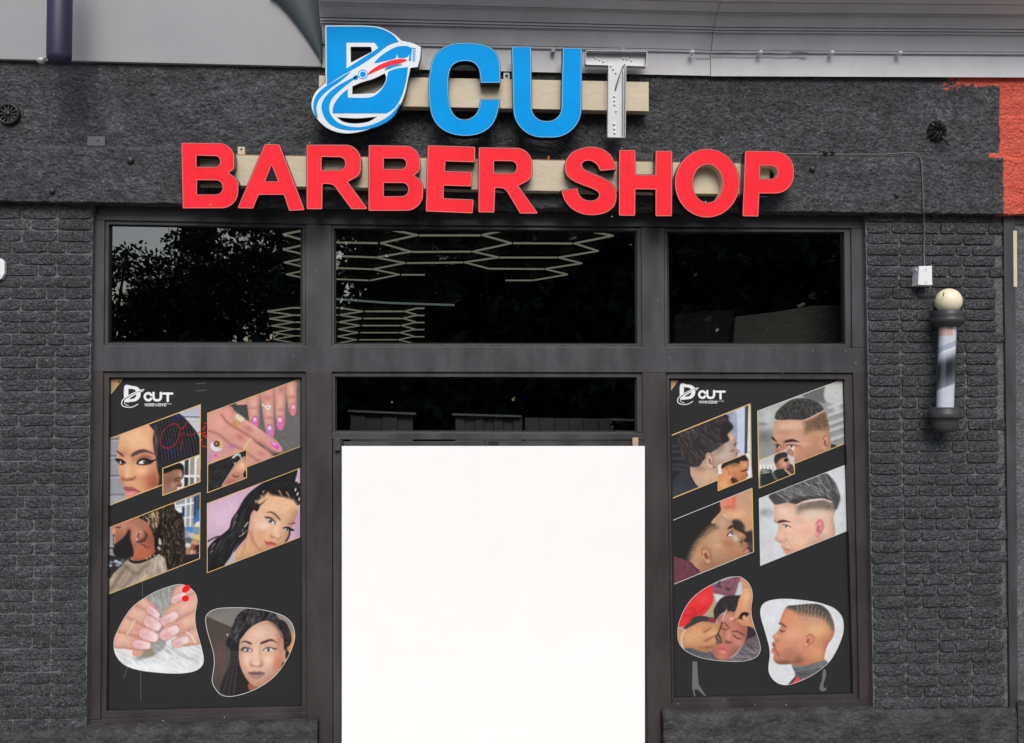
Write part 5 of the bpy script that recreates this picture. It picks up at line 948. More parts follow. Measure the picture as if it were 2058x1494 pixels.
def window(outer, inner, m, glassm=True, name='glazing_stop'):
    b = MB()
    for i in range(4):
        a, c = outer[i], outer[(i+1) % 4]; d, e = inner[(i+1) % 4], inner[i]
        b.prism([a, c, d, e], YS, YG+.02)
    b.build(name, M[m], frame, bevel=.0015)
    b = MB(); g = [(inner[0][0]+.5, inner[0][1]+.5), (inner[1][0]-.5, inner[1][1]+.5), (inner[2][0]-.5, inner[2][1]-.5), (inner[3][0]+.5, inner[3][1]-.5)]
    for i in range(4):
        c0 = [sum(p[k] for p in g)/4 for k in (0, 1)]
        a, c = g[i], g[(i+1) % 4]; s = lambda p: (p[0]+(3 if p[0] < c0[0] else -3), p[1]+(2.4 if p[1] < c0[1] else -2.4)); b.prism([a, c, s(c), s(a)], YG-.012, YG+.02)
    b.build('gasket', M['gasket'], frame)
    b = MB(); b.prism([(inner[0][0]-2, inner[0][1]-2), (inner[1][0]+2, inner[1][1]-2), (inner[2][0]+2, inner[2][1]+2), (inner[3][0]-2, inner[3][1]+2)], YG+.001, YG+.004)
    p = b.build('window_pane', M['tint'], frame)
    # one sheet, not a solid: keep the outer face only
    bm = bmesh.new(); bm.from_mesh(p.data); keep = min(bm.faces, key=lambda f: f.calc_center_median().y)
    bmesh.ops.delete(bm, geom=[f for f in bm.faces if f is not keep], context='FACES'); bm.to_mesh(p.data); bm.free(); return p
window([(210, 443), (614, 452), (614, 697), (208, 695.5)], [(218.5, 451), (607.5, 458), (607.5, 691), (217, 690)], 'frame')
window([(666.5, 452.5), (1289, 458.5), (1291, 699), (666.5, 698)], [(671, 459), (1280, 464.5), (1281, 693), (671.5, 692)], 'frame')
window([(1335, 459.5), (1711, 460), (1712.5, 699), (1336.5, 699)], [(1340, 466), (1697, 466.5), (1699, 692.5), (1342, 692.5)], 'frame')
window([(667.5, 748.5), (1291, 750), (1291.5, 870), (668, 869.5)], [(673, 757), (1280, 758.5), (1280, 869), (673, 868)], 'frame')
LP = [(219, 759), (606.5, 758.5), (606.5, 1421), (213.5, 1430)]; RP = [(1345, 761), (1697.5, 762.5), (1715, 1395.5), (1355, 1404)]
window([(207, 747.5), (614.5, 748), (616.5, 1431), (202, 1445)], LP, 'frame_low')
window([(1339, 750.5), (1714.5, 750.5), (1726.5, 1406.5), (1350.5, 1413)], RP, 'frame_low')
for u, v in ((1345, 720), (1460, 727), (1720, 730), (1573, 751), (1634, 705), (1700, 706), (224, 714), (1363, 1415), (1517, 1417), (1580, 1417), (1454, 1408), (1347, 1161), (451, 1442), (328, 1449)):
    p = U(u, v, YF-.002); b = MB(); r = random.uniform(.0022, .0042); b.lathe(p, [(.0006, -.003), (r*.7, -.0025), (r, .002)], 8, 'Y'); b.build('screw', M['rail'], frame, True)
# doors in the opening: the tops show above the white board
doors = empty('double_door', (U(975, 900, .06).x, .06, 0), 'dark framed double door whose top shows above the white board', 'door')
zt = U(975, 886.5, .06).z
xa, xm, xb = U(690, 890, .06).x, U(975, 890, .06).x, U(1276, 890, .06).x
for x0, x1, s in ((xa, xm-.004, 0), (xm+.004, xb, 1)):
    b = MB(); b.box(x0, x0+.09, .06, .105, .01, zt); b.box(x1-.09, x1, .06, .105, .01, zt); b.box(x0+.09, x1-.09, .062, .103, zt-.10, zt-.001); b.box(x0+.09, x1-.09, .062, .103, .01, .26)
    d = b.build('door_leaf', M['frame'], doors, bevel=.002)
    b = MB(); b.box(x0+.09, x1-.09, .082, .086, .26, zt-.10); g = b.build('door_pane', mat('door_glass', (12, 12, 13), .06), d)
    xh = x1-.05 if s == 0 else x0+.05; b = MB(); b.tube([(xh, .062, .95), (xh, .025, .95), (xh, .025, 1.25), (xh, .062, 1.25)], .011); b.build('handle', M['alu'], d, True)
b = MB(); b.prism([(669, 884.5), (688, 885), (688, 1620), (670, 1620)], YF+.006, YF+.08); b.build('side_post', M['frame'], doors, bevel=.002)
b = MB(); b.prism([(1279, 884.5), (1292, 885), (1302, 1620), (1284, 1620)], YF+.006, YF+.08); b.build('side_post', M['frame'], doors, bevel=.002)
b = MB(); b.prism([(672, 882), (684, 882), (684, 906), (672, 906)], YF-.02, YF+.005); b.build('hinge', M['frame'], doors, bevel=.002)
b = MB(); b.prism([(1271, 880), (1283, 880), (1283, 902), (1272, 902)], YF-.018, YF+.005); b.build('hinge', M['tape'], doors, bevel=.002)
b = MB(); b.prism([(983, 887), (1001, 887), (1001, 899), (983, 899)], YF-.006, YF+.008); b.build('stop_plate', M['gasket'], doors, bevel=.002)
# the white board that closes the doorway
p0 = U(990, 1500, -.02); wb = empty('white_board', (p0.x, -.01, 0), 'plain white board covering the doorway between the two posters', 'board')
b = MB(); b.prism([(687, 897), (1296, 897), (1296, 1621), (687, 1621)], -.03, -.005); b.build('sheet', M['white'], wb, bevel=.0012)

# ---------------------------------------------------------------- inside
CZ = CAM.z+1.25
def room(name, a, m): b = MB(); b.box(*a); return tag(b.build(name, m), kind='structure')
room('interior_ceiling', (-6.2, 6.2, .14, 24, CZ+.03, CZ+.2), M['inside']); room('interior_floor', (-6.2, 6.2, .14, 24, -.1, -.002), M['inside_floor'])
room('interior_back_wall', (-6.2, 6.2, 24, 24.2, -.1, CZ+.2), M['inside']); room('interior_side_wall', (-6.4, -6.2, .14, 24.2, -.1, CZ+.2), M['inside']); room('interior_side_wall', (6.2, 6.4, .14, 24.2, -.1, CZ+.2), M['inside'])
def Z1(x, y): return (640+x/2.94, 420+y/2.94)
def Z2(x, y): return (160+x/3.811, 400+y/3.811)
near = [[Z1(430, 125), Z1(585, 155)], [Z1(595, 157), Z1(958, 157)], [Z1(968, 155), Z1(1125, 122)], [Z1(585, 155), Z1(368, 203)], [Z1(975, 157), Z1(1140, 203)], [Z2(1705, 330), Z1(350, 203)],
        [Z1(1150, 203), Z1(1500, 205)], [Z1(1510, 205), Z1(1740, 159)], [Z1(1740, 159), Z1(1630, 138)], [Z1(370, 203), Z1(545, 253)], [Z1(1140, 203), Z1(912, 253)], [Z1(1515, 205), Z1(1652, 249)],
        [Z1(555, 255), Z1(903, 253)], [Z1(545, 253), Z1(345, 287)], [Z1(915, 253), Z1(1065, 287)], [Z1(1652, 249), Z1(1420, 288)], [Z1(1072, 288), Z1(1412, 288)], [Z2(1705, 430), Z1(338, 287)],
        [Z1(345, 288), Z1(510, 320)], [Z1(1065, 287), Z1(862, 316)], [Z1(1420, 288), Z1(1556, 322)], [Z1(522, 321), Z1(855, 317)], [Z1(512, 320), Z1(322, 357)], [Z1(866, 317), Z1(1005, 353)], [Z1(1556, 322), Z1(1340, 355)],
        [Z1(1010, 354), Z1(1332, 356)], [Z2(1705, 520), Z1(315, 357)], [Z1(325, 357), Z1(478, 389)], [Z1(1340, 356), Z1(1472, 388)], [Z1(490, 390), Z1(628, 390)], [Z1(476, 389), Z1(308, 423)], [Z1(1472, 388), Z1(1272, 422)], [Z1(1105, 423), Z1(1265, 423)], [Z2(1705, 605), Z1(298, 423)],
        [Z2(1560, 272), Z2(1705, 243)], [Z2(1560, 272), Z2(1705, 314)], [Z2(1560, 388), Z2(1705, 355)], [Z2(1560, 388), Z2(1705, 422)], [Z2(1568, 487), Z2(1705, 460)], [Z2(1568, 487), Z2(1705, 518)], [Z2(1585, 578), Z2(1705, 553)], [Z2(1585, 578), Z2(1705, 604)]]
far = []
for i, (yt, xt, xr) in enumerate(((862, 1440, 1625), (918, 1455, 1638), (972, 1470, 1645), (1024, 1482, 1648), (1076, 1488, 1650))):
    far += [[Z2(xt, yt), Z2(xr, yt-27)], [Z2(xt, yt), Z2(xr, yt+27)], [Z2(xr+8, yt-27), Z1(118-i*4, 585+i*42)]]
for i in range(5):
    y = 606+i*42; x = 262-i*9
    far += [[Z1(130-i*4, y-20), Z1(x, y)], [Z1(x, y), Z1(132-i*4, y+20)], [Z1(x+14, y), Z1(500-i*9, y)]]
    far += [[Z1(508-i*9, y), Z1(580-i*6, y-18)], [Z1(508-i*9, y), Z1(580-i*6, y+20)], [Z1(584-i*6, y-18), Z1(626, y-18)]]
def hexes(segs, name, r, label, zc):
    c0 = UZ(*segs[0][0], zc); e = empty(name, (c0.x, c0.y, zc), label, 'ceiling light')
    for a, c in segs:
        if abs(a[0]-c[0])+abs(a[1]-c[1]) < 2: continue
        b = MB(); b.tube([UZ(*a, zc), UZ(*c, zc)], r, 8); b.build('light_tube', M['tube'], e)
hexes(near, 'hexagon_light', .0076, 'honeycomb of thin light tubes on the ceiling behind the upper windows, nearer', CZ)
hexes(far, 'hexagon_light', .0105, 'second smaller honeycomb of light tubes low in the upper centre window', CZ)
b = MB(); b.tube([UZ(671, 601, CZ), UZ(712, 604, CZ), UZ(780, 609, CZ), UZ(913, 613.5, CZ)], .012, 8); tag(b.build('strip_light', mat('cool_strip', (200, 206, 210), .5, emit=(176, 190, 194), estr=.24)), 'thin cool strip of light crossing the upper centre window', 'ceiling light')
b = MB(); b.prism([(853, 616), (918, 614), (925, 700), (925, 1100), (853, 1100)], 8.0, 8.6); tag(b.build('interior_pillar', M['maroon'], bevel=.01), 'dark maroon pillar inside, seen low in the upper centre window', 'pillar')
b = MB(); b.tube([U(927, 665.5, 7.5), U(1040, 668, 7.5)], .007, 6); tag(b.build('curtain_rail', M['rail'], None, True), 'thin pale rail inside beside the maroon pillar', 'rail')
# sloping grey sheet with curved wires, low in the right window
sl = empty('sloping_sheet', (U(1580, 706, .44).x, .44, U(1580, 706, .44).z), 'grey sloping sheet with curved scratches low in the upper right window', 'sheet')
b = MB(); b.prism([(1478, 637), (1560, 627), (1632, 615), (1702, 612), (1706, 706), (1472, 706)], .42, .46); b.build('sheet', mat('dim_sheet', (96, 96, 93), .7, 0, .25, 3.), sl, bevel=.004)
def Z3(x, y): return (1260+x/3.958, 420+y/3.958)
for pts in ([(1305, 870), (1340, 880), (1420, 878), (1520, 860), (1635, 812)], [(1180, 915), (1220, 932), (1330, 935), (1480, 915), (1635, 862)], [(1185, 960), (1240, 985), (1360, 992), (1500, 970), (1635, 910)], [(1185, 1010), (1215, 1040), (1300, 1048), (1430, 1042), (1540, 1010), (1632, 940)], [(1420, 1062), (1540, 1045), (1630, 1000)], [(1045, 1030), (1090, 1005), (1132, 920)], [(1050, 1036), (1080, 1050), (1130, 1000)], [(1400, 820), (1500, 820), (1610, 772)]):
    b = MB(); b.tube([U(*Z3(*p), .418) for p in pts], .0012, 5); b.build('curved_wire', mat('dull_wire', (170, 170, 162), .5), sl, True)
b = MB(); b.prism([(1357, 632), (1476, 622), (1472, 706), (1355, 706)], .5, .56); tag(b.build('dark_cabinet', M['inside'], bevel=.004), 'dark cabinet inside, low at the left of the upper right window', 'cabinet')
# screens with pale top rails behind the door transom
def scr(px, rail, label, slats):
    yy = .75; e = empty('folding_screen', (U(px[0][0], 900, yy).x, yy, 0), label, 'screen', 'screens seen through the door transom')
    (ua, va), (ub, vb) = px
    for i in range(slats):
        s, t = i/slats, (i+1)/slats; b = MB(); b.prism([(ua+(ub-ua)*s+.6, va+(vb-va)*s), (ua+(ub-ua)*t-.6, va+(vb-va)*t), (ua+(ub-ua)*t-.6, 1180), (ua+(ub-ua)*s+.6, 1180)], yy+(.012 if i % 2 else 0), yy+.05); b.build('slat', mat('screen_slat', (150, 150, 148), .6, 0, .2, 3.), e)
    b = MB(); b.prism([(rail[0][0], rail[0][1]-2), (rail[1][0], rail[1][1]-2), (rail[1][0], rail[1][1]+2), (rail[0][0], rail[0][1]+2)], yy-.03, yy+.02); b.build('rail', M['rail'], e)
scr([(704, 833), (830, 835)], [(699, 826), (836, 832)], 'grey panelled screen at the left of the door transom', 4)
scr([(915, 837), (1050, 838)], [(909, 833), (1048, 837)], 'grey slatted screen in the middle of the door transom', 7)
scr([(1055, 840), (1232, 842)], [(1226, 843), (1300, 846)], 'grey slatted screen at the right of the door transom', 6)
# ---------------------------------------------------------------- sign letters
def fillet(P, seg=7):
    out = []; n = len(P)
    for i in range(n):
        p = np.array(P[i][:2], float); r = P[i][2] if len(P[i]) > 2 else 4
        a = np.array(P[i-1][:2], float)-p; c = np.array(P[(i+1) % n][:2], float)-p; la, lc = np.linalg.norm(a), np.linalg.norm(c); a /= la; c /= lc
        ang = math.acos(max(-1, min(1, float(a@c))))
        if ang > 3.0 or r < .5: out.append(tuple(p)); continue
        d = min(r/math.tan(ang/2), la*.49 if r < 60 else la*.8, lc*.49 if r < 60 else lc*.8); rr = d*math.tan(ang/2)
        s, e = p+a*d, p+c*d; bis = (a+c)/np.linalg.norm(a+c); ce = p+bis*(rr/math.sin(ang/2))
        t0 = math.atan2(*(s-ce)[::-1]); t1 = math.atan2(*(e-ce)[::-1]); dt = (t1-t0+math.pi) % (2*math.pi)-math.pi
        m = max(3, int(seg*abs(dt)*(1 if rr < 20 else 2.2)))
        for k in range(m+1): t = t0+dt*k/m; out.append((ce[0]+rr*math.cos(t), ce[1]+rr*math.sin(t)))
    return out
def runs(*rs):
    out = []
    for r in rs:
        q = Pic.cr(np.array(r, float), False, 5); out += [tuple(p) for p in q[:-1]]
    return out
def oval(cx, cy, rx, ry, n=64): return [(cx+rx*math.cos(2*math.pi*i/n), cy+ry*math.sin(2*math.pi*i/n)) for i in range(n)]
def area(P): return .5*sum(P[i-1][0]*P[i][1]-P[i][0]*P[i-1][1] for i in range(len(P)))
def offset(P, d):
    """grow (d > 0) an outline given in any turning direction"""
    s = 1 if area(P) > 0 else -1; n = len(P); out = []
    for i in range(n):
        a, p, c = (np.array(P[(i+k) % n]) for k in (-1, 0, 1)); t1 = p-a; t2 = c-p; t1 /= np.linalg.norm(t1)+1e-9; t2 /= np.linalg.norm(t2)+1e-9
        nn = np.array([t1[1]+t2[1], -t1[0]-t2[0]]); l = np.linalg.norm(nn)
        nn = nn/l if l > 1e-6 else np.array([t1[1], -t1[0]]); out.append(tuple(p+nn*s*d*min(1/max(nn@np.array([t1[1], -t1[0]]), .5), 1.6)))
    return out
def dedup(P):
    out = []
    for p in P:
        if not out or abs(p[0]-out[-1][0])+abs(p[1]-out[-1][1]) > .05: out.append(p)
    if abs(out[0][0]-out[-1][0])+abs(out[0][1]-out[-1][1]) < .05: out.pop()
    return out
def plate(b, loops, yf, yb, mf=0, ms=0, inner=None):
    """flat plate with holes: first loop outside, the others holes; photo pixels at depth yf"""
    L3 = [[U(u, v, yf) for u, v in lp] for lp in loops]; base = len(b.v)
    flat = [p for lp in L3 for p in lp]; tri = tessellate_polygon([[Vector((p.x, p.z, 0)) for p in lp] for lp in L3])
    fs = []
    for t in tri:
        a, c, d = (flat[i] for i in t)
        fs.append(t if ((c-a).cross(d-a)).y < 0 else t[::-1])
    b.add(flat, fs, mf); n0 = 0
    for k, lp in enumerate(L3):
        n = len(lp); vs = [tuple(p) for p in lp]+[(p.x, yb, p.z) for p in lp]
        b.add(vs, [(i, (i+1) % n, n+(i+1) % n, n+i) for i in range(n)], ms if (k == 0 or inner is None) else inner)
YLF, YLB = -.205, -.135
def letter(name, loops, o, k, face, edge, label, cat='sign letter', group=None, inner=1, tilt=0):
    loops = [dedup([(o[0]+x/k, o[1]+y/k) for x, y in lp]) for lp in loops]
    cx = sum(p[0] for p in loops[0])/len(loops[0]); vb = max(p[1] for p in loops[0])
    q = U(cx, vb, YLF); e = empty(name, (q.x, (YLF+YLB)/2, q.z), label, cat, group)
    out = [offset(loops[0], 1.3)]+[offset(lp, -1.1) for lp in loops[1:]]
    b = MB(); plate(b, out, YLF+.006, YLB, 0, 0, inner); b.build('letter_body', [M['ret'], M['cream']], e)
    ins = [offset(loops[0], -.5)]+[offset(lp, .4) for lp in loops[1:]]
    b = MB(); plate(b, ins, YLF, YLF+.008); b.build('letter_face', face, e)
    b = MB()
    for i, lp in enumerate(loops):
        A = offset(lp, -1.1 if i == 0 else 1.0); n = len(lp)
        P = [U(*p, YLF-.002) for p in lp]; Q = [U(*p, YLF-.002) for p in A]; vs = [tuple(p) for p in P]+[tuple(p) for p in Q]+[(p.x, YLF+.006, p.z) for p in P]
        b.add(vs, [(j, (j+1) % n, n+(j+1) % n, n+j) for j in range(n)]+[(j, 2*n+j, 2*n+(j+1) % n, (j+1) % n) for j in range(n)])
    b.build('trim_edge', edge, e); return e
O4, K4, O5, K5, O2, K2 = (340, 260), 3.118, (960, 260), 3.026, (600, 0), 2.781
g1 = 'red letters of the lower sign row'
RLS = []
def RL(name, loops, o, k, lab, inner=0): RLS.append(letter(name, loops, o, k, M['red'], M['red_edge'], lab, group=g1, inner=inner))
RL('letter_b', [fillet([(78, 86, 5), (407, 90, 92), (407, 245, 40), (372, 272, 3), (432, 318, 70), (432, 494, 105), (86, 495, 5)]), fillet([(170, 164, 5), (320, 168, 34), (320, 238, 34), (170, 238, 5)]), fillet([(173, 318, 5), (336, 320, 43), (336, 410, 43), (173, 410, 5)])], O4, K4, 'red letter B, leftmost of the lower sign row')
RL('letter_a', [fillet([(600, 94, 5), (690, 96, 5), (848, 506, 6), (752, 510, 6), (720, 410, 5), (560, 410, 5), (525, 496, 5), (430, 494, 5)]), fillet([(642, 222, 3), (684, 328, 5), (600, 328, 5)])], O4, K4, 'red letter A, second from the left in the lower sign row')
RL('letter_r', [fillet([(863, 98, 5), (1200, 100, 95), (1200, 285, 62), (1118, 330, 5), (1243, 500, 5), (1142, 500, 5), (1028, 345, 50), (960, 340, 12), (958, 500, 5), (863, 500, 5)]), fillet([(954, 172, 5), (1104, 175, 40), (1104, 257, 40), (954, 258, 5)])], O4, K4, 'red letter R between the letters A and B, third in the lower sign row')
RL('letter_b', [fillet([(1252, 102, 5), (1570, 106, 90), (1570, 260, 40), (1535, 288, 3), (1590, 332, 70), (1590, 510, 105), (1250, 510, 5)]), fillet([(1344, 182, 5), (1486, 182, 33), (1486, 250, 33), (1344, 250, 5)]), fillet([(1344, 336, 5), (1500, 336, 41), (1500, 420, 41), (1344, 422, 5)])], O4, K4, 'red letter B between the letters R and E in the lower sign row')
RL('letter_e', [fillet([(1622, 102, 6), (1916, 112, 8), (1914, 206, 8), (1730, 200, 5), (1726, 264, 5), (1898, 268, 7), (1892, 358, 7), (1720, 352, 5), (1718, 434, 5), (1906, 442, 7), (1900, 526, 7), (1610, 514, 6)])], O4, K4, 'red letter E of the lower sign row')
RL('letter_r', [fillet([(8, 112, 5), (330, 116, 95), (330, 300, 62), (246, 345, 5), (366, 512, 5), (258, 512, 5), (168, 360, 50), (105, 354, 12), (100, 506, 5), (6, 504, 5)]), fillet([(98, 192, 5), (238, 194, 38), (238, 270, 38), (98, 268, 5)])], O5, K5, 'red letter R between the letters E and S in the lower sign row')
RL('letter_s', [runs([(838, 244), (745, 252)], [(745, 252), (730, 220), (700, 196), (670, 190), (642, 200), (632, 220), (650, 246), (700, 270), (760, 295), (815, 330), (840, 380), (842, 430), (820, 478), (770, 510), (700, 522), (630, 512), (570, 480), (530, 432), (510, 374)], [(510, 374), (606, 360)], [(606, 360), (615, 395), (642, 425), (690, 436), (725, 425), (740, 403), (730, 380), (700, 362), (640, 340), (580, 312), (545, 280), (532, 238), (540, 190), (575, 142), (640, 114), (700, 108), (760, 122), (805, 155), (830, 200), (838, 244)])], O5, K5, 'red letter S of the lower sign row')
RL('letter_h', [fillet([(862, 128, 7), (958, 128, 7), (960, 278, 5), (1082, 278, 5), (1084, 132, 7), (1182, 132, 7), (1180, 528, 7), (1083, 528, 7), (1083, 366, 5), (958, 364, 5), (956, 526, 7), (860, 524, 7)])], O5, K5, 'red letter H of the lower sign row')
RL('letter_o', [oval(1396, 328, 195, 208), oval(1399, 330, 92, 117)], O5, K5, 'red letter O of the lower sign row, cream inside its ring', 1)
RL('letter_p', [fillet([(1628, 132, 7), (1924, 138, 112), (1920, 390, 112), (1712, 390, 5), (1706, 530, 6), (1612, 528, 6)]), fillet([(1718, 220, 5), (1826, 222, 40), (1826, 302, 40), (1716, 304, 5)])], O5, K5, 'red letter P, rightmost of the lower sign row', 1)
letter('letter_c', [runs([(1125, 462), (1126, 420), (1124, 360), (1105, 300), (1060, 262), (990, 244), (920, 241), (850, 250), (790, 282), (752, 335), (735, 410), (728, 500), (735, 590), (752, 660), (790, 712), (850, 746), (930, 759), (1010, 747), (1070, 710), (1105, 650), (1125, 557)], [(1125, 557), (1018, 557)], [(1018, 557), (1008, 610), (980, 652), (930, 671), (880, 655), (850, 610), (838, 540), (836, 440), (850, 380), (882, 350), (930, 340), (978, 350), (1010, 390), (1020, 462)], [(1020, 462), (1125, 462)])], O2, K2, M['blue'], M['blue_edge'], 'large blue letter C on the upper sign row', group='blue letters of the upper sign row')
letter('letter_u', [fillet([(1195, 262, 9), (1298, 262, 9), (1302, 678, 79), (1470, 680, 79), (1479, 270, 9), (1582, 270, 9), (1578, 770, 160), (1205, 766, 160)])], O2, K2, M['blue'], M['blue_edge'], 'large blue letter U on the upper sign row', group='blue letters of the upper sign row')
# the unlit T: bare metal pan with its led modules showing
tl = dedup([(O2[0]+x/K2, O2[1]+y/K2) for x, y in fillet([(1605, 282, 6), (1950, 286, 6), (1945, 372, 6), (1832, 368, 5), (1828, 770, 5), (1727, 768, 5), (1732, 366, 5), (1604, 362, 6)])])
q = U(1240, 276, -.16); te = empty('letter_t', (q.x, -.16, q.z), 'bare grey metal letter T with its front missing and small lights showing', 'sign letter')
b = MB(); plate(b, [tl], -.150, YLB); b.build('back_pan', M['alu'], te)
b = MB(); plate(b, [tl, offset(tl, -.9)], -.195, -.151); b.build('side_wall', M['alu'], te)
for x, y in ((1662, 322), (1682, 330), (1705, 340), (1748, 366), (1760, 384), (1774, 404), (1818, 324), (1838, 328), (1862, 334), (1766, 536), (1766, 560), (1768, 582), (1776, 618), (1765, 690), (1766, 716), (1768, 740)):
    u, v = O2[0]+x/K2, O2[1]+y/K2; b = MB(); s = 1.7 if y < 650 else 2.2; b.prism([(u-s, v-s), (u+s, v-s+.6), (u+s-.4, v+s), (u-s, v+s-.4)], -.160, -.151); b.build('led', M['led'], te, bevel=.001)
b = MB(); b.tube([U(O2[0]+x/K2, O2[1]+y/K2, yy) for x, y, yy in ((1826, 362, -.158), (1812, 372, -.17), (1795, 420, -.172), (1782, 460, -.17), (1770, 505, -.155))], .0035, 6); b.build('wire', M['cable'], te, True)
b = MB(); u0 = O2[0]+1808/K2; b.prism([(u0, 142), (u0+1.6, 142), (u0+1.2, 274), (u0-.4, 274)], -.1535, -.1505); b.build('seam', M['cable'], te)
# the large D logo
def Zd(pts): return [(O2[0]+x/K2, O2[1]+y/K2) for x, y in pts]
def sm(pts): return [tuple(p) for p in Pic.cr(np.array(pts, float), True, 4)]
sil = runs([(150, 143), (300, 143)], [(300, 143), (400, 146), (470, 158), (535, 192), (575, 228)], [(575, 228), (640, 243), (683, 264)], [(683, 264), (680, 320), (665, 375)], [(665, 375), (625, 380)], [(625, 380), (612, 440), (592, 530), (560, 600), (500, 660), (420, 712), (330, 740), (250, 745), (170, 722), (110, 672), (76, 612), (76, 560), (100, 510), (152, 462)], [(152, 462), (150, 143)])
holes = [fillet([(290, 262, 6), (405, 262, 10), (412, 290, 10), (292, 352, 4)]), runs([(300, 484), (350, 462), (420, 440), (482, 410)], [(482, 410), (490, 440), (470, 485), (425, 522)], [(425, 522), (300, 528)], [(300, 528), (300, 484)]), runs([(212, 655), (330, 662), (441, 652)], [(441, 652), (390, 682), (315, 692), (250, 682), (212, 655)])]
LL = [dedup(Zd(l)) for l in [sil]+holes]
q = U(735, 268, -.18); lg = empty('letter_d_logo', (q.x, -.18, q.z), 'large blue and white letter D logo with swoosh and red hair clipper', 'sign logo')
b = MB(); plate(b, [offset(LL[0], 1.3)]+[offset(l, -1.0) for l in LL[1:]], YLF+.006, YLB); b.build('letter_body', M['ret'], lg)
b = MB(); plate(b, LL, YLF, YLF+.008); b.build('white_face', M['logo_white'], lg)
def deco(name, loops, m, y=YLF-.0015): b = MB(); plate(b, [dedup(Zd(l)) for l in loops], y, YLF+.004); return b.build(name, m, lg)
deco('blue_inlay', [runs([(155, 149), (300, 149)], [(300, 149), (395, 151), (465, 163), (528, 196), (560, 234)], [(560, 234), (500, 255), (430, 308), (340, 368), (240, 424), (158, 478)], [(158, 478), (155, 149)]), fillet([(268, 238, 3), (425, 238, 14), (448, 268, 10), (268, 384, 3)])], M['blue'])
deco('blue_inlay', [sm([(82, 600), (92, 548), (130, 500), (200, 455), (290, 402), (240, 450), (170, 500), (118, 552), (100, 605), (108, 660), (90, 640)])], M['blue'])
deco('blue_inlay', [sm([(128, 605), (148, 545), (205, 490), (300, 436), (330, 428), (255, 486), (192, 545), (172, 596), (182, 644), (232, 692), (330, 712), (430, 690), (515, 640), (570, 575), (528, 655), (440, 708), (330, 729), (228, 720), (160, 680)])], M['blue'])
deco('blue_inlay', [runs([(190, 634), (196, 590), (230, 538), (274, 498)], [(274, 498), (276, 546)], [(276, 546), (390, 546), (445, 520), (485, 465), (500, 402)], [(500, 402), (545, 384), (612, 376)], [(612, 376), (602, 450), (578, 535), (540, 600), (492, 634)], [(492, 634), (190, 634)])], M['blue'])
deco('blue_inlay', [sm([(425, 352), (470, 305), (550, 262), (622, 264), (612, 316), (560, 324), (550, 300), (540, 326), (470, 344)])], M['blue'])
deco('red_inlay', [sm([(386, 420), (408, 392), (470, 355), (545, 332), (606, 334), (572, 354), (500, 372), (440, 396)])], M['red'])
deco('blue_ring', [oval(360, 416, 28, 27, 24), oval(360, 416, 24, 23, 24)], M['blue']); deco('blue_inlay', [oval(360, 416, 17, 16, 20)], M['blue'])
deco('blue_inlay', [sm([(306, 432), (322, 420), (334, 430), (326, 446), (310, 446)])], M['blue']); deco('blue_inlay', [sm([(480, 392), (500, 372), (540, 362), (580, 362), (535, 375), (500, 388)])], M['blue'])
for i in range(9): deco('blade_tooth', [[(636+i*.2, 268+i*8.8), (656-i*.6, 270+i*8.8), (655-i*.6, 274+i*8.8), (635+i*.2, 272+i*8.8)]], M['blue'])
deco('blue_inlay', [[(626, 264), (634, 266), (628, 342), (616, 340)]], M['blue'])

# raceways behind the letters
def raceway(px, label, top=True):
    q = U(sum(p[0] for p in px)/4, px[2][1], -.13); e = empty('sign_raceway', (q.x, -.09, q.z), label, 'sign raceway', 'cream sign raceways')
    b = MB(); b.prism(px, -.13, -.052); b.build('channel', M['cream'], e, bevel=.003)
    if top: b = MB(); b.prism([(px[0][0]+1, px[0][1]-1.6), (px[1][0]-1, px[1][1]-1.6), (px[1][0]-1, px[1][1]-.2), (px[0][0]+1, px[0][1]-.2)], -.128, -.055); b.build('rusty_lip', M['cream_top'], e)
    return e
raceway([(641, 152), (1304, 165), (1304, 224), (640, 211)], 'cream metal raceway behind the upper blue letters', False)
raceway([(398, 311), (1547, 330), (1547, 392), (398, 372)], 'cream metal raceway behind the lower red letters')
def small(name, px, yf, yb, m, label, cat, bevel=.002):
    q = U(px[2][0], px[2][1], yf); e = empty(name, (q.x, yf, q.z), label, cat); b = MB(); b.prism(px, yf, yb); b.build('body', m, e, bevel=bevel); return e
e = small('bracket', [(477.5, 295), (492, 295.5), (492, 313), (477.5, 312.5)], -.115, -.05, M['cream'], 'small cream bracket standing on the lower raceway between B and A', 'bracket')
p = U(485, 300, -.116); b = MB(); b.lathe(p, [(.001, -.004), (.005, -.003), (.005, .002)], 8, 'Y'); b.build('bolt', M['black_plastic'], e, True)
e = small('junction_box', [(1012, 146.5), (1024.5, 146.7), (1024.5, 159), (1012, 158.7)], -.09, -.02, M['cornice'], 'small grey outlet box on the stucco between the letters C and U', 'junction box')
p = U(1018, 152.5, -.092); b = MB(); b.lathe(p, [(.002, -.003), (.008, -.003), (.009, .001)], 10, 'Y'); b.build('screw', M['black_plastic'], e, True)
for u, v in ((1112, 100), (1252, 100.5)):
    small('clip', [(u-4, v-4), (u+4, v-4), (u+4, v+4.5), (u-4, v+4.5)], -.10, -.06, M['cornice2'], 'small pale clip on the cornice ledge above the letter '+('U' if u < 1200 else 'T'), 'clip')
b = MB(); b.tube([U(1131, 272, -.15), U(1124, 290, -.12), U(1112, 308, -.10), U(1106, 316, -.10), U(1111, 322, -.10)], .0024, 6); tag(b.build('sign_wire', M['black_plastic'], None, True), 'thin dark wire hanging from the letter U to the lower raceway', 'wire')
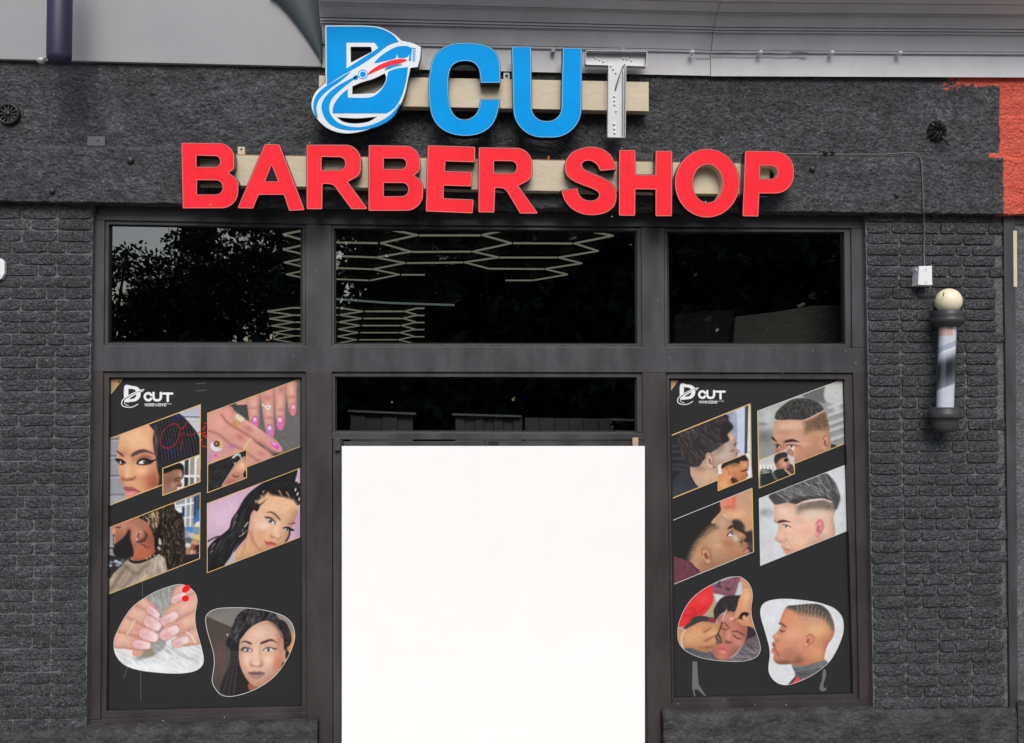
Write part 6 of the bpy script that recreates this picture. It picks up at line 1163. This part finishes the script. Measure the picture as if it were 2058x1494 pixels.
p = U(1102.5, 319, -.10); b = MB(); b.lathe(p, [(.008, -.008), (.009, .004), (.006, .014), (.002, .016)], 10); tag(b.build('wire_nut', M['orange'], None, True), 'orange wire nut on top of the lower raceway before the letter S', 'wire nut')
for u, v, yy, k in ((541, 287.5, -.17, 1), (622, 287.5, -.17, 2), (1250, 298.5, -.17, 7), (423, 412.5, -.207, 0), (1418, 405.5, -.17, 8), (906, 294, -.17, 4), (1230, 435.5, -.17, 6)):
    p = U(u, v, yy); b = MB(); b.lathe(p, [(.0008, -.003), (.0035, -.002), (.0038, .003)], 8, 'Y'); b.build('screw', M['rail'], RLS[k], True)

# ---------------------------------------------------------------- things on the wall
# round vent rosette, upper left
p = U(19, 230.5, -.03); r = 21*.00298; v = empty('vent_rosette', tuple(p), 'round black spoked vent cover on the stucco at the left edge', 'vent')
b = MB(); b.lathe(p, [(r, .01), (r, -.016), (r*.94, -.022), (r*.84, -.022), (r*.80, -.012), (r*.78, .01)], 40, 'Y'); b.build('rim', M['black_plastic'], v, True)
b = MB(); b.lathe(p, [(.002, -.03), (r*.2, -.028), (r*.27, -.018), (r*.28, .01)], 20, 'Y'); b.build('hub', M['black_plastic'], v, True)
b = MB(); b.lathe(p, [(r*.8, .0), (r*.8, .006)], 24, 'Y'); b.build('back_plate', M['plate'], v)
for i in range(12):
    g = i*math.pi/6; d = Vector((math.cos(g), 0, math.sin(g))); t = Vector((-math.sin(g), 0, math.cos(g))); a, c = p+d*r*.24, p+d*r*.82
    y = Vector((0, 1, 0)); b = MB(); vs = [a-t*.0028-y*.016, c-t*.005-y*.016, c+t*.005-y*.016, a+t*.0028-y*.016]; vs += [w+y*.015 for w in vs]
    b.add(vs, [(0, 3, 2, 1), (4, 5, 6, 7), (0, 1, 5, 4), (1, 2, 6, 5), (2, 3, 7, 6), (3, 0, 4, 7)]); b.build('spoke', M['black_plastic'], v, bevel=.001)
# crumpled black bag tied over a fixture, upper right
p = U(1884, 263, -.04); e = empty('bagged_fixture', tuple(p), 'crumpled black plastic bag bunched over a round wall fixture at upper right', 'plastic bag')
b = MB(); vs = []; fs = []; na, nr = 96, 16
for j in range(nr+1):
    for i in range(na):
        g = 2*math.pi*i/na; t = j/nr; R = .066*(t**.85)*(1+.09*noise.noise(Vector((math.cos(g)*2.5, math.sin(g)*2.5, 2)))+.05*math.sin(g*11))
        w = g*5.5+t*1.6+1.4*noise.noise(Vector((math.cos(g)*1.5, math.sin(g)*1.5, t*1.5)))
        fold = abs(math.sin(w))**.7*.026*min(1, t*2.2)*(1.15-t*.5)+noise.noise(Vector((math.cos(g)*5, math.sin(g)*5, t*4)))*.008
        vs.append((p.x+R*math.cos(g)*.95, p.y-.030*(1-t**2.5)-fold+.018, p.z+R*math.sin(g)))
for j in range(nr):
    for i in range(na): a = j*na+i; c = j*na+(i+1) % na; fs.append((a, a+na, c+na, c))
b.add(vs, fs); b.build('bag', M['black_foil'], e, False)
b = MB(); q = U(1894, 275, -.07); b.tube([q, q+Vector((.012, -.02, -.03)), q+Vector((.026, -.012, -.052)), q+Vector((.03, -.005, -.03))], .011, 6, r2=.004); b.build('bag_tail', M['black_foil'], e)
# blank plate
e = small('blank_plate', [(175.5, 274), (211, 274.5), (211, 293.5), (175.5, 293)], -.036, -.01, M['plate'], 'small lilac grey blank plate with one hole on the stucco', 'plate', .0012)
p = U(196.5, 283, -.037); b = MB(); b.lathe(p, [(.001, -.001), (.006, -.001), (.006, .002)], 12, 'Y'); b.build('hole_plug', M['gasket'], e)
# white transformer box and cable
e = small('transformer_box', [(1847, 535), (1873, 534.5), (1874, 573.5), (1845, 573)], -.085, .0, M['white_plastic'], 'white transformer box on the brick above the barber pole', 'junction box', .003)
b = MB()
b.prism([(1840.5, 541), (1847, 538), (1847, 546), (1843, 547)], -.06, .0); b.prism([(1843, 566), (1847, 565), (1847, 574), (1840.5, 573)], -.06, .0); b.prism([(1843, 546), (1847, 546), (1847, 566), (1843, 566)], -.03, .0); b.build('side_flange', M['white_plastic'], e, bevel=.001)
for u, vv in ((1861, 542), (1862, 567)):
    p = U(u, vv, -.0855); b = MB(); b.lathe(p, [(.003, -.0015), (.0075, -.0015), (.0075, .002)], 12, 'Y'); b.build('knockout', M['cornice'], e)
b = MB(); pts = [U(u, vv, yy) for u, vv, yy in ((1480, 310, -.05), (1560, 309.5, -.05), (1660, 310.5, -.052), (1740, 311, -.054), (1790, 310, -.058), (1822, 307.5, -.062), (1838, 308, -.066), (1847, 314, -.068), (1851.5, 326, -.07), (1853, 345, -.07), (1855, 390, -.072), (1856, 425, -.07), (1857, 440, -.03), (1857.5, 470, -.014), (1857, 500, -.014), (1857.5, 520, -.02), (1858, 536, -.04))]
pts = [Vector(p) for p in Pic.cr(np.array([tuple(p) for p in pts]), False, 4)]; b.tube(pts, .0048, 8); tag(b.build('cable', M['cable'], None, True), 'grey cable along the stucco ledge down to the white transformer box', 'cable')
# white box cut by the left edge
e = small('utility_box', [(-34, 521), (2, 520), (9, 527), (9, 550), (2, 561), (-34, 562)], -.03, .0, M['white_plastic'], 'white utility box on the brick at the left edge', 'junction box', .003)
b = MB(); b.prism([(-26, 527), (0, 527), (0, 555), (-26, 555)], -.034, -.029); b.build('cover', M['white_plastic'], e, bevel=.002)
# barber pole
YP = -.115; sc = .00292
pc = U(1901, 740, YP); zof = lambda v: U(1901, v, YP).z
xo = lambda v: U(1906.5-(v-606)*.0335, v, YP).x
bp = empty('barber_pole', (xo(740), YP, zof(869)), 'wall mounted barber pole with cream globe on the right brick pier', 'barber pole')
gx, gz = xo(606), zof(606); gr = 27*sc
b = MB(); b.lathe((gx, YP, gz), [(max(.001, gr*math.sin(math.pi*i/20)), -gr*math.cos(math.pi*i/20)) for i in range(21)], 36); b.build('globe', M['globe'], bp, True)
b = MB(); b.tube([U(1895.5, 596, YP-.080), U(1897, 588, YP-.074)], .003, 6); b.build('globe_slit', M['pole_black'], bp, True)
def ring(vtop, vbot, prof, name):
    b = MB(); z0, z1 = zof(vbot), zof(vtop); x = xo((vtop+vbot)/2); b.lathe((x, YP, z0), [(r*sc, (z1-z0)*h) for r, h in prof], 40); return b.build(name, M['pole_black'], bp, True)
ring(625.5, 658.5, [(20, 0), (24.5, .005), (25, .09), (25.5, .10), (29, .2), (33, .30), (34, .36), (34, .52), (33, .55), (30.5, .57), (30.5, .60), (30, .75), (30, .97), (28, 1), (6, 1.0)], 'top_cap')
ring(819, 869.5, [(6, 0), (16, .01), (22, .06), (26, .2), (27, .4), (27, .56), (28, .57), (32.5, .58), (33, .62), (33, .82), (31.5, .85), (31, .86), (30.5, 1.0), (20, 1.0)], 'bottom_cap')
z0, z1 = zof(822), zof(656)
nz, na = 110, 64; vs = []; fs = []; cs = []
for j in range(nz+1):
    for i in range(na):
        g = 2*math.pi*i/na; h = j/nz; z = z0+(z1-z0)*h; x = xo(656+(822-656)*(1-h)); rr = 17.2*sc
        vs.append((x+rr*math.cos(g), YP+rr*math.sin(g), z))
        def ss(a, c, t): t = max(0, min(1, (t-a)/(c-a))); return t*t*(3-2*t)
        cw = np.array((222, 225, 233)); cd = np.array((48, 50, 60)); co = np.array((226, 166, 132)); w = math.cos(g)     # a broad soft band winds round
        turn = ((g-1.5*math.pi)/(2*math.pi)); d = (h-.50-.24*turn+.5) % 1.0-.5
        k = (1-ss(.04, .20, d))*ss(-.235, -.20, d)*(.55+.45*ss(-.22, -.02, d)); c = cw*(1-k)+cd*k
        if .205 < d < .23: c = np.array((240, 242, 246))
        if .23 < d < .30: c = np.array((184, 190, 208))
        if h > .88 and w < .1: c = cw*.35+co*.65
        if h < .14: c = np.array((226, 228, 236))
        cs.append((*s2l(c), 1))
for j in range(nz):
    for i in range(na): fs.append((j*na+i, j*na+(i+1) % na, (j+1)*na+(i+1) % na, (j+1)*na+i))
o = obj('striped_core', vs, fs, M['pole_print'], bp, True); at = o.data.color_attributes.new('ink', 'FLOAT_COLOR', 'POINT'); at.data.foreach_set('color', np.array(cs, np.float32).ravel())
b = MB(); vs = []; fs = []
for j in range(2):
    for i in range(48): g = 2*math.pi*i/48; rr = 20.5*sc; vs.append((xo(822 if j == 0 else 656)+rr*math.cos(g), YP+rr*math.sin(g), z1 if j else z0))
for i in range(48): fs.append((i, (i+1) % 48, 48+(i+1) % 48, 48+i))
obj('clear_tube', vs, fs, glass('clear_tube', (.93, .94, .95), .07), bp, True)
for vv in (642, 845): b = MB(); b.box(xo(vv)-.03, xo(vv)+.03, YP, .0, zof(vv)-.02, zof(vv)+.02); b.build('wall_bracket', M['pole_black'], bp)

# ---------------------------------------------------------------- posters
YPO = YG-.004
def set_ink(o, cols):
    at = o.data.color_attributes.new('ink', 'FLOAT_COLOR', 'POINT'); at.data.foreach_set('color', np.concatenate([cols, np.ones((len(cols), 1))], 1).astype(np.float32).ravel())
def lin(a): return np.where(a <= .04045, a/12.92, ((a+.055)/1.055)**2.4)
def sample(c, uv):
    x = np.clip((uv[:, 0]-c.ox)*c.res-.5, 0, c.w-1.001); y = np.clip((uv[:, 1]-c.oy)*c.res-.5, 0, c.h-1.001); i, j = x.astype(int), y.astype(int); fx, fy = (x-i)[:, None], (y-j)[:, None]; I = c.img
    return lin(np.clip((I[j, i]*(1-fx)+I[j, i+1]*fx)*(1-fy)+(I[j+1, i]*(1-fx)+I[j+1, i+1]*fx)*fy, 0, 1))
Pic.res = 1.0
def quad_picture(c, Q, y, parent, step=1.0, name='picture'):
    Q = np.array(Q, float); nu = int(max(np.linalg.norm(Q[1]-Q[0]), np.linalg.norm(Q[2]-Q[3]))/step); nv = int(max(np.linalg.norm(Q[3]-Q[0]), np.linalg.norm(Q[2]-Q[1]))/step)
    s, t = np.meshgrid(np.linspace(0, 1, nu+1), np.linspace(0, 1, nv+1)); s, t = s.ravel()[:, None], t.ravel()[:, None]
    uv = (Q[0]*(1-s)+Q[1]*s)*(1-t)+(Q[3]*(1-s)+Q[2]*s)*t
    vs = [U(a, d, y) for a, d in uv]; fs = [(j*(nu+1)+i, (j+1)*(nu+1)+i, (j+1)*(nu+1)+i+1, j*(nu+1)+i+1) for j in range(nv) for i in range(nu)]
    o = obj(name, vs, fs, M['print'], parent); set_ink(o, sample(c, uv)); return o
def blob_picture(c, pts, y, parent, nr=74):
    B = Pic.cr(np.array(pts, float), True, 14); ce = B.mean(0); d = np.r_[0, np.cumsum(np.linalg.norm(np.diff(np.r_[B, B[:1]], axis=0), axis=1))]; n = 300
    q = np.linspace(0, d[-1], n+1)[:-1]; Bx = np.stack([np.interp(q, d, np.r_[B[:, k], B[:1, k]]) for k in (0, 1)], 1)
    uv = [ce]+[]; R = [(j/nr)**.85 for j in range(1, nr+1)]
    uv = np.concatenate([ce[None]]+[ce+(Bx-ce)*r for r in R]); vs = [U(a, e, y) for a, e in uv]
    fs = [(0, 1+(i+1) % n, 1+i) for i in range(n)]+[(1+j*n+i, 1+j*n+(i+1) % n, 1+(j+1)*n+(i+1) % n, 1+(j+1)*n+i) for j in range(nr-1) for i in range(n)]
    o = obj('picture', vs, fs, M['print'], parent); set_ink(o, sample(c, uv)); return o, [tuple(p) for p in Bx]
def rim(P, w, y, m, parent, closed=True, name='picture_edge'):
    """thin printed line along an outline"""
    n = len(P); A = offset(P, w/2) if closed else None; C = offset(P, -w/2) if closed else None
    if closed: b = MB(); b.add([U(*p, y) for p in A]+[U(*p, y) for p in C], [(i, (i+1) % n, n+(i+1) % n, n+i) for i in range(n)])
    else:
        b = MB()
        for (x0, y0), (x1, y1) in zip(P[:-1], P[1:]):
            L = math.hypot(x1-x0, y1-y0); nx, ny = -(y1-y0)/L*w/2, (x1-x0)/L*w/2; b.add([U(x0+nx, y0+ny, y), U(x1+nx, y1+ny, y), U(x1-nx, y1-ny, y), U(x0-nx, y0-ny, y)], [(0, 1, 2, 3)])
    return b.build(name, m, parent)
def zq(o, k, pts): return [(o[0]+x/k, o[1]+y/k) for x, y in pts]
INK = (44, 44, 46)
def logo_pic(ox, oy, w, h, k, conv, seed):
    """white D CUT mark with a small illegible second line"""
    c = Pic(ox, oy, w*2.5, h*2.5, k/2.5, INK, seed); c.res = 2.5; wh = (236, 236, 240)
    P = lambda pts: [conv(x, y) for x, y in pts]
    c.poly(P([(0, 0), (62, 0), (100, 8), (124, 30), (132, 60), (130, 95), (116, 125), (88, 145), (40, 152), (0, 152)]), wh, 1.2, 1, True)
    c.poly(P([(0, 0), (30, 0), (30, 152), (0, 152)]), wh, 1.2, 1, False)
    c.poly(P([(32, 28), (60, 28), (84, 36), (94, 50), (70, 70), (32, 92)]), INK, 1.2, 1, False); c.poly(P([(40, 118), (96, 78), (94, 100), (76, 120), (40, 124)]), INK, 1.2, 1, False)
    c.line(P([(150, 38), (110, 52), (50, 86), (0, 122), (-18, 150), (-12, 178)]), 17, INK, 1, 1.2, 15); c.line(P([(158, 36), (120, 44), (60, 76), (5, 112), (-20, 142), (-24, 170), (-10, 192), (30, 202), (70, 196), (110, 172)]), 11, wh, 1, 1.2, 8)
    c.line(P([(150, 50), (110, 62), (60, 92), (14, 126), (0, 150), (4, 172), (34, 186)]), 8, wh, 1, 1.2, 6); c.line(P([(8, 156), (60, 168), (104, 158)]), 10, INK, .9, 1.2)
    for pts in ([(218, 86), (204, 70), (182, 72), (168, 90), (168, 112), (182, 132), (204, 134), (218, 120)], [(238, 66), (238, 108), (248, 130), (268, 136), (288, 130), (298, 108), (298, 66)]): c.line(P(pts), 24, wh, 1, 1.2)
    c.line(P([(318, 72), (392, 72)]), 22, wh); c.line(P([(355, 72), (355, 142)]), 24, wh)
    r = random.Random(seed); x = 168
    while x < 330:
        wd = r.uniform(12, 20); s = r.random()
        c.line(P([(x, 166), (x, 190)]), 5, wh, .95, 1.0)
        if s < .6: c.line(P([(x, 168), (x+wd*.7, 166 if s < .3 else 178), (x+wd*.5, 190)]), 5, wh, .95, 1.0)
        else: c.line(P([(x, 178), (x+wd*.6, 168), (x+wd*.7, 190)]), 5, wh, .9, 1.0)
        if s < .35: c.line(P([(x, 190), (x+wd*.7, 190)]), 5, wh, .9, 1.0)
        x += wd
    for i in range(5): c.line(P([(335+i*11, 164+r.uniform(-2, 2)), (340+i*11, 174+r.uniform(-2, 2))]), 5, wh, .8, 1.0)
    return c
def poster(Q, label):
    q = U((Q[2][0]+Q[3][0])/2, Q[2][1], YPO); e = empty('window_poster', (q.x, YPO, q.z), label, 'poster', 'posters in the lower windows')
    c = Pic(200, 700, 10, 10, 1, INK); n = 40; Qn = np.array([(Q[0][0]-2, Q[0][1]-2), (Q[1][0]+2, Q[1][1]-2), (Q[2][0]+2, Q[2][1]+2), (Q[3][0]-2, Q[3][1]+2)], float)
    quad_picture(c, Qn, YPO, e, 40., 'vinyl_sheet'); return e
Y1, Y2, Y3 = YPO-.0008, YPO-.0014, YPO-.0020
pl = poster(LP, 'black window poster with pictures of women, braids and manicured hands, left of the door')
pr = poster(RP, 'black window poster with pictures of short haircuts, right of the door')
gold = M['gold']
def add_quad(fn, o, k, Q, parent, lab, y=Y1, border=gold, bw=2.0, sides=None):
    Q = zq(o, k, Q); c = fn(); p = quad_picture(c, Q, y, parent); p['label'] = lab
    if sides is None: rim(Q, bw, y-.0004, border, p)
    else:
        for a, d, m, w in sides: rim([Q[a], Q[d]], w, y-.0004, m, p, False)
A, kA = (210, 800), 6.79
add_quad(pic_woman_braids, A, kA, [(62, 560), (1308, 92), (1305, 988), (60, 1468)], pl, 'picture of a woman with long black braids and red beads')
add_quad(pic_inset_man, A, kA, [(795, 962), (1300, 775), (1303, 1142), (797, 1330)], pl, 'small inset picture of a man in profile', Y2)
A, kA = (410, 750), 5.976
add_quad(pic_hands, A, kA, [(42, 482), (1175, 60), (1177, 875), (42, 1310)], pl, 'picture of hands with pink nails and gold rings', Y1, gold, 1.2)
add_quad(pic_inset_braid_side, A, kA, [(45, 1098), (510, 920), (512, 1258), (42, 1438)], pl, 'small inset picture of braided hair from the side', Y2, gold, 1.6)
add_quad(pic_man_locs, (210, 980), 6.79, [(50, 555), (1305, 70), (1298, 970), (45, 1460)], pl, 'picture of a bearded man with long locs in a cape', Y1, gold, 1.6)
add_quad(pic_woman_pink, (410, 930), 6.498, [(42, 535), (1278, 65), (1275, 965), (42, 1440)], pl, 'picture of a woman with braided hair before a pink background', Y1, gold, 1.4)
def add_blob(fn, o, k, pts, parent, lab, m, w):
    P = zq(o, k, pts); o_, Bx = blob_picture(fn(), P, Y1, parent); o_['label'] = lab; rim(Bx, w, Y2, m, o_)
add_blob(pic_nails, (215, 1160), 7.288, [(560, 300), (700, 220), (850, 160), (1000, 115), (1100, 110), (1200, 150), (1280, 220), (1320, 320), (1310, 430), (1290, 560), (1300, 720), (1340, 880), (1390, 1060), (1415, 1200), (1390, 1300), (1300, 1370), (1150, 1405), (950, 1412), (700, 1395), (480, 1365), (300, 1310), (190, 1230), (120, 1120), (100, 1000), (110, 900), (160, 780), (230, 640), (330, 490), (430, 390)], pl, 'rounded picture of pale pink nails on white fur', M['pale_line'], .9)
add_blob(pic_woman_twists, (405, 1205), 7.288, [(60, 280), (110, 190), (220, 140), (400, 122), (650, 125), (900, 155), (1100, 205), (1230, 260), (1320, 350), (1360, 470), (1360, 590), (1310, 750), (1230, 910), (1110, 1080), (980, 1200), (820, 1300), (640, 1375), (480, 1415), (370, 1420), (270, 1385), (190, 1290), (155, 1190), (170, 1070), (188, 920), (170, 760), (130, 620), (80, 440)], pl, 'rounded picture of a woman with twisted hair', M['pale_line'], 1.2)
A, kA = (1340, 800), 7.114
add_quad(pic_taper_back, A, kA, [(45, 545), (1195, 85), (1205, 982), (55, 1445)], pr, 'picture of a tapered haircut seen from behind', Y1, gold, 2.0, [(0, 1, gold, 2.2), (1, 2, gold, 2.2), (3, 2, gold, 2.2)])
add_quad(pic_inset_fade, A, kA, [(730, 960), (1195, 775), (1218, 1130), (735, 1328)], pr, 'small inset picture of a man with a fade haircut', Y2, gold, 1.8)
A, kA = (1515, 755), 6.359
add_quad(pic_part_fade, A, kA, [(48, 455), (1165, 40), (1175, 865), (65, 1306)], pr, 'picture of a man with a shaved parting line', Y1, gold, 1.4, [(0, 1, M['pale_line'], 1.4), (1, 2, M['pale_line'], 1.2), (3, 2, gold, 1.4), (0, 3, gold, 1.8)])
add_quad(pic_inset_sitting, A, kA, [(62, 1085), (515, 905), (520, 1255), (68, 1440)], pr, 'small inset picture of a man in a barber chair', Y2, gold, 1.4)
add_quad(pic_profile_up, (1340, 970), 6.951, [(58, 540), (1192, 80), (1212, 970), (78, 1430)], pr, 'picture of a man in profile looking up', Y1, M['pale_line'], 1.2, [(0, 1, M['pale_line'], 1.2), (1, 2, gold, 1.8), (3, 2, M['pale_line'], 1.2)])
add_quad(pic_silver_profile, (1515, 925), 6.79, [(72, 525), (1258, 62), (1275, 965), (90, 1440)], pr, 'picture of a silver haired man in profile', Y1, M['pale_line'], 1.0)
add_blob(pic_threading, (1350, 1150), 7.863, [(600, 215), (760, 135), (900, 85), (1020, 72), (1100, 85), (1200, 160), (1260, 270), (1275, 400), (1255, 560), (1265, 720), (1310, 880), (1360, 1030), (1395, 1150), (1400, 1240), (1350, 1330), (1240, 1385), (1100, 1410), (900, 1412), (650, 1390), (450, 1350), (300, 1290), (180, 1210), (115, 1110), (95, 1000), (105, 850), (150, 700), (230, 540), (330, 410), (460, 300)], pr, 'rounded picture of eyebrows being shaped', M['pale_line'], .9)
add_blob(pic_waves_profile, (1520, 1190), 7.468, [(62, 290), (90, 200), (170, 140), (300, 112), (450, 105), (650, 120), (900, 155), (1060, 200), (1180, 255), (1270, 350), (1305, 450), (1305, 590), (1270, 720), (1200, 880), (1100, 1040), (970, 1160), (820, 1260), (640, 1345), (500, 1388), (420, 1395), (330, 1370), (250, 1310), (195, 1220), (185, 1120), (205, 960), (195, 830), (160, 690), (110, 520), (75, 400)], pr, 'rounded picture of a man with waves haircut in profile', M['pale_line'], .9)
def logo_at(ox, oy, zo, zk, seed, parent):
    conv = lambda x, y: ((zo[0]+(x*1.17+241)/zk*1.0-ox)*zk, (zo[1]+(y*1.02+172)/zk-oy)*zk)
    cc = logo_pic(ox, oy, 116, 60, zk, conv, seed); quad_picture(cc, [(ox, oy), (ox+116, oy), (ox+116, oy+60), (ox, oy+60)], Y1, parent, .5, 'printed_logo')
logo_at(238, 766, (200, 740), 4.786, 3, pl)
logo_at(1358, 766, (1330-9.5, 740-.3), 5.145, 5, pr)
def flat(parent, name, pts, m, y=Y1, smooth=False):
    P = [tuple(p) for p in Pic.cr(np.array(pts, float), True, 5)] if smooth else pts
    b = MB(); plate(b, [dedup(P)], y, y+.0005); return b.build(name, m, parent)
flat(pl, 'tan_corner', [(219, 759), (249, 759), (219, 797)], M['tan']); flat(pr, 'tan_corner', [(1345, 762), (1364, 762), (1345.5, 789)], M['tan'])
rim([(249, 759), (219, 797)], 1.2, Y2, gold, pl, False); rim([(1364, 762), (1345.5, 789)], 1.2, Y2, gold, pr, False)
for cx, cy, rx, ry, ro in ((374, 1183.5, 9.5, 6.2, -38), (372.5, 1203, 7.2, 6.2, -10)):
    g = math.radians(ro); flat(pl, 'red_sticker', [(cx+rx*math.cos(t)*math.cos(g)-ry*math.sin(t)*math.sin(g), cy+rx*math.cos(t)*math.sin(g)+ry*math.sin(t)*math.cos(g)) for t in [2*math.pi*i/28 for i in range(28)]], M['dot'], Y3)
for x, y in ((413, 851), (411, 858), (409, 863), (407, 872), (409, 877), (413, 876), (405, 884), (404, 890), (408, 897), (413, 898), (411, 870), (414, 880)):
    flat(pl, 'red_bead', oval(x, y, 1.5, 1.9, 10), M['dot'], Y3)
flat(pr, 'scissors_print', [(1392, 1330), (1401, 1330), (1404, 1376), (1420, 1400), (1417, 1400), (1402, 1386), (1395, 1386), (1398, 1400), (1395, 1400), (1391, 1382)], M['decal'])
flat(pr, 'razor_print', [(1654, 1348), (1659, 1346), (1660, 1358), (1656, 1372), (1655, 1380), (1660, 1384), (1662, 1378), (1661, 1386), (1655, 1390), (1648, 1387), (1648, 1378), (1652, 1366)], M['decal'], Y1, True)
for x0, y0, x1, y1 in ((286, 1170, 286.5, 1200), (256, 1342, 249, 1364), (283, 1350, 283, 1410)): rim([(x0, y0), (x1, y1)], .8, Y1, M['decal'], pl, False, 'film_crease')
for x0, y0, x1, y1 in ((393, 772, 414, 770), (394, 786, 416, 784), (525, 760, 556, 761)): rim([(x0, y0), (x1, y1)], 1.0, Y1, M['decal'], pl, False, 'film_crease')

# ---------------------------------------------------------------- trees across the road, seen mirrored in the windows
leafm = mat('leaf', (44, 64, 30), .55, 0, .35, 1.5); barkm = mat('bark', (78, 66, 54), .85, 0, .3, 6., .5, 30.)
def leaves(parent, name, p, s, rs):
    n = len(p); unit = lambda a: a/np.linalg.norm(a, axis=1)[:, None]; t = unit(rs.randn(n, 3)); w = unit(np.cross(t, rs.randn(n, 3))); s = s[:, None]
    vs = np.stack([p-t*s, p+w*s*.45, p+t*s, p-w*s*.45], 1).reshape(-1, 3); return obj(name, vs, np.arange(n*4).reshape(-1, 4), leafm, parent)
def tree(x, y, h, rx, rz, n, seed, label):
    rg = random.Random(seed); e = empty('leafy_tree', (x, y, -.16), label, 'tree', 'trees across the road mirrored in the windows')
    b = MB(); cz = h-rz; b.tube([(x, y, -.2), (x+.1, y, h*.2), (x-.1, y+.1, h*.4), (x, y, cz+rz*.3)], .28, 10, r2=.08)
    for i in range(7):
        g = rg.uniform(0, 6.3); z0 = h*rg.uniform(.2, .5); b.tube([(x, y, z0), (x+math.cos(g)*rx*.4, y+math.sin(g)*rx*.4, z0+rz*.4), (x+math.cos(g)*rx*.75, y+math.sin(g)*rx*.75, z0+rz*.9)], .10, 6, r2=.02)
    b.build('trunk', barkm, e, True)
    cl = []
    for i in range(90):
        while True:
            a, c, d = (rg.uniform(-1, 1) for _ in range(3))
            if .05 < a*a+c*c+d*d < 1: break
        cl.append((a*rx*.85, c*rx*.85, d*rz*.9, rg.uniform(.5, 1.1)))
    rs = np.random.RandomState(seed); C = np.array(cl)[rs.randint(90, size=n)]; unit = lambda a: a/np.linalg.norm(a, axis=1)[:, None]
    v = unit(rs.randn(n, 3)); p = np.array((x, y, cz))+C[:, :3]+v*(C[:, 3]*rs.uniform(.4, 1.05, n))[:, None]*np.array((1, 1, .8))
    leaves(e, 'crown', p, rs.uniform(.07, .15, n) if h < 10.9 else rs.uniform(.18, .34, n), rs)
for i, (x, y, h, rx, rz, n) in enumerate(((-5.0, -26, 10.8, 4.7, 4.8, 34000), (-10.6, -25, 7.7, 3.7, 3.8, 28000), (1.5, -27, 11.6, 4.8, 5.2, 13000), (7.2, -26, 11.4, 4.8, 5.2, 14000), (13.2, -26, 11.2, 4.8, 5.2, 14000), (-2.0, -31, 12, 5, 5.6, 9000), (4.4, -32, 12.5, 5.2, 5.8, 9000), (10.6, -32, 12.5, 5.2, 5.8, 9000), (18, -29, 11.6, 4.8, 5.2, 7000), (-7.6, -30, 8.6, 4.4, 4.2, 12000), (1.2, -36, 13, 5.4, 6.4, 12000), (7.6, -36, 13, 5.4, 6.4, 12000))):
    tree(x, y, h, rx, rz, n, 40+i, ['tall leafy tree mirrored in the upper left window', 'lower leafy tree mirrored at the left edge of the upper left window', 'tall leafy tree mirrored left in the upper centre window', 'tall leafy tree mirrored right in the upper centre window', 'tall leafy tree mirrored in the upper right window', 'leafy tree of the back row behind the upper left window view', 'leafy tree of the back row at the middle', 'leafy tree of the back row towards the right', 'rightmost leafy tree across the road', 'shorter leafy tree standing behind the gap of the two left trees', 'farthest leafy tree at the middle', 'farthest leafy tree right of the middle'][i])
rs = np.random.RandomState(3); n = 16000
hp = np.stack([rs.uniform(-20, 26, n), -23+rs.uniform(-1.4, 1.4, n), rs.uniform(-.1, 4.6, n)*rs.uniform(.7, 1, n)], 1)
tag(leaves(None, 'backdrop', hp, rs.uniform(.18, .34, n), rs), 'added dense dark leafy hedge across the road under the trees', 'backdrop', kind='stuff')  # leaf mass added to block the bright horizon mirrored in the glass
print('bricks', c1, c2)
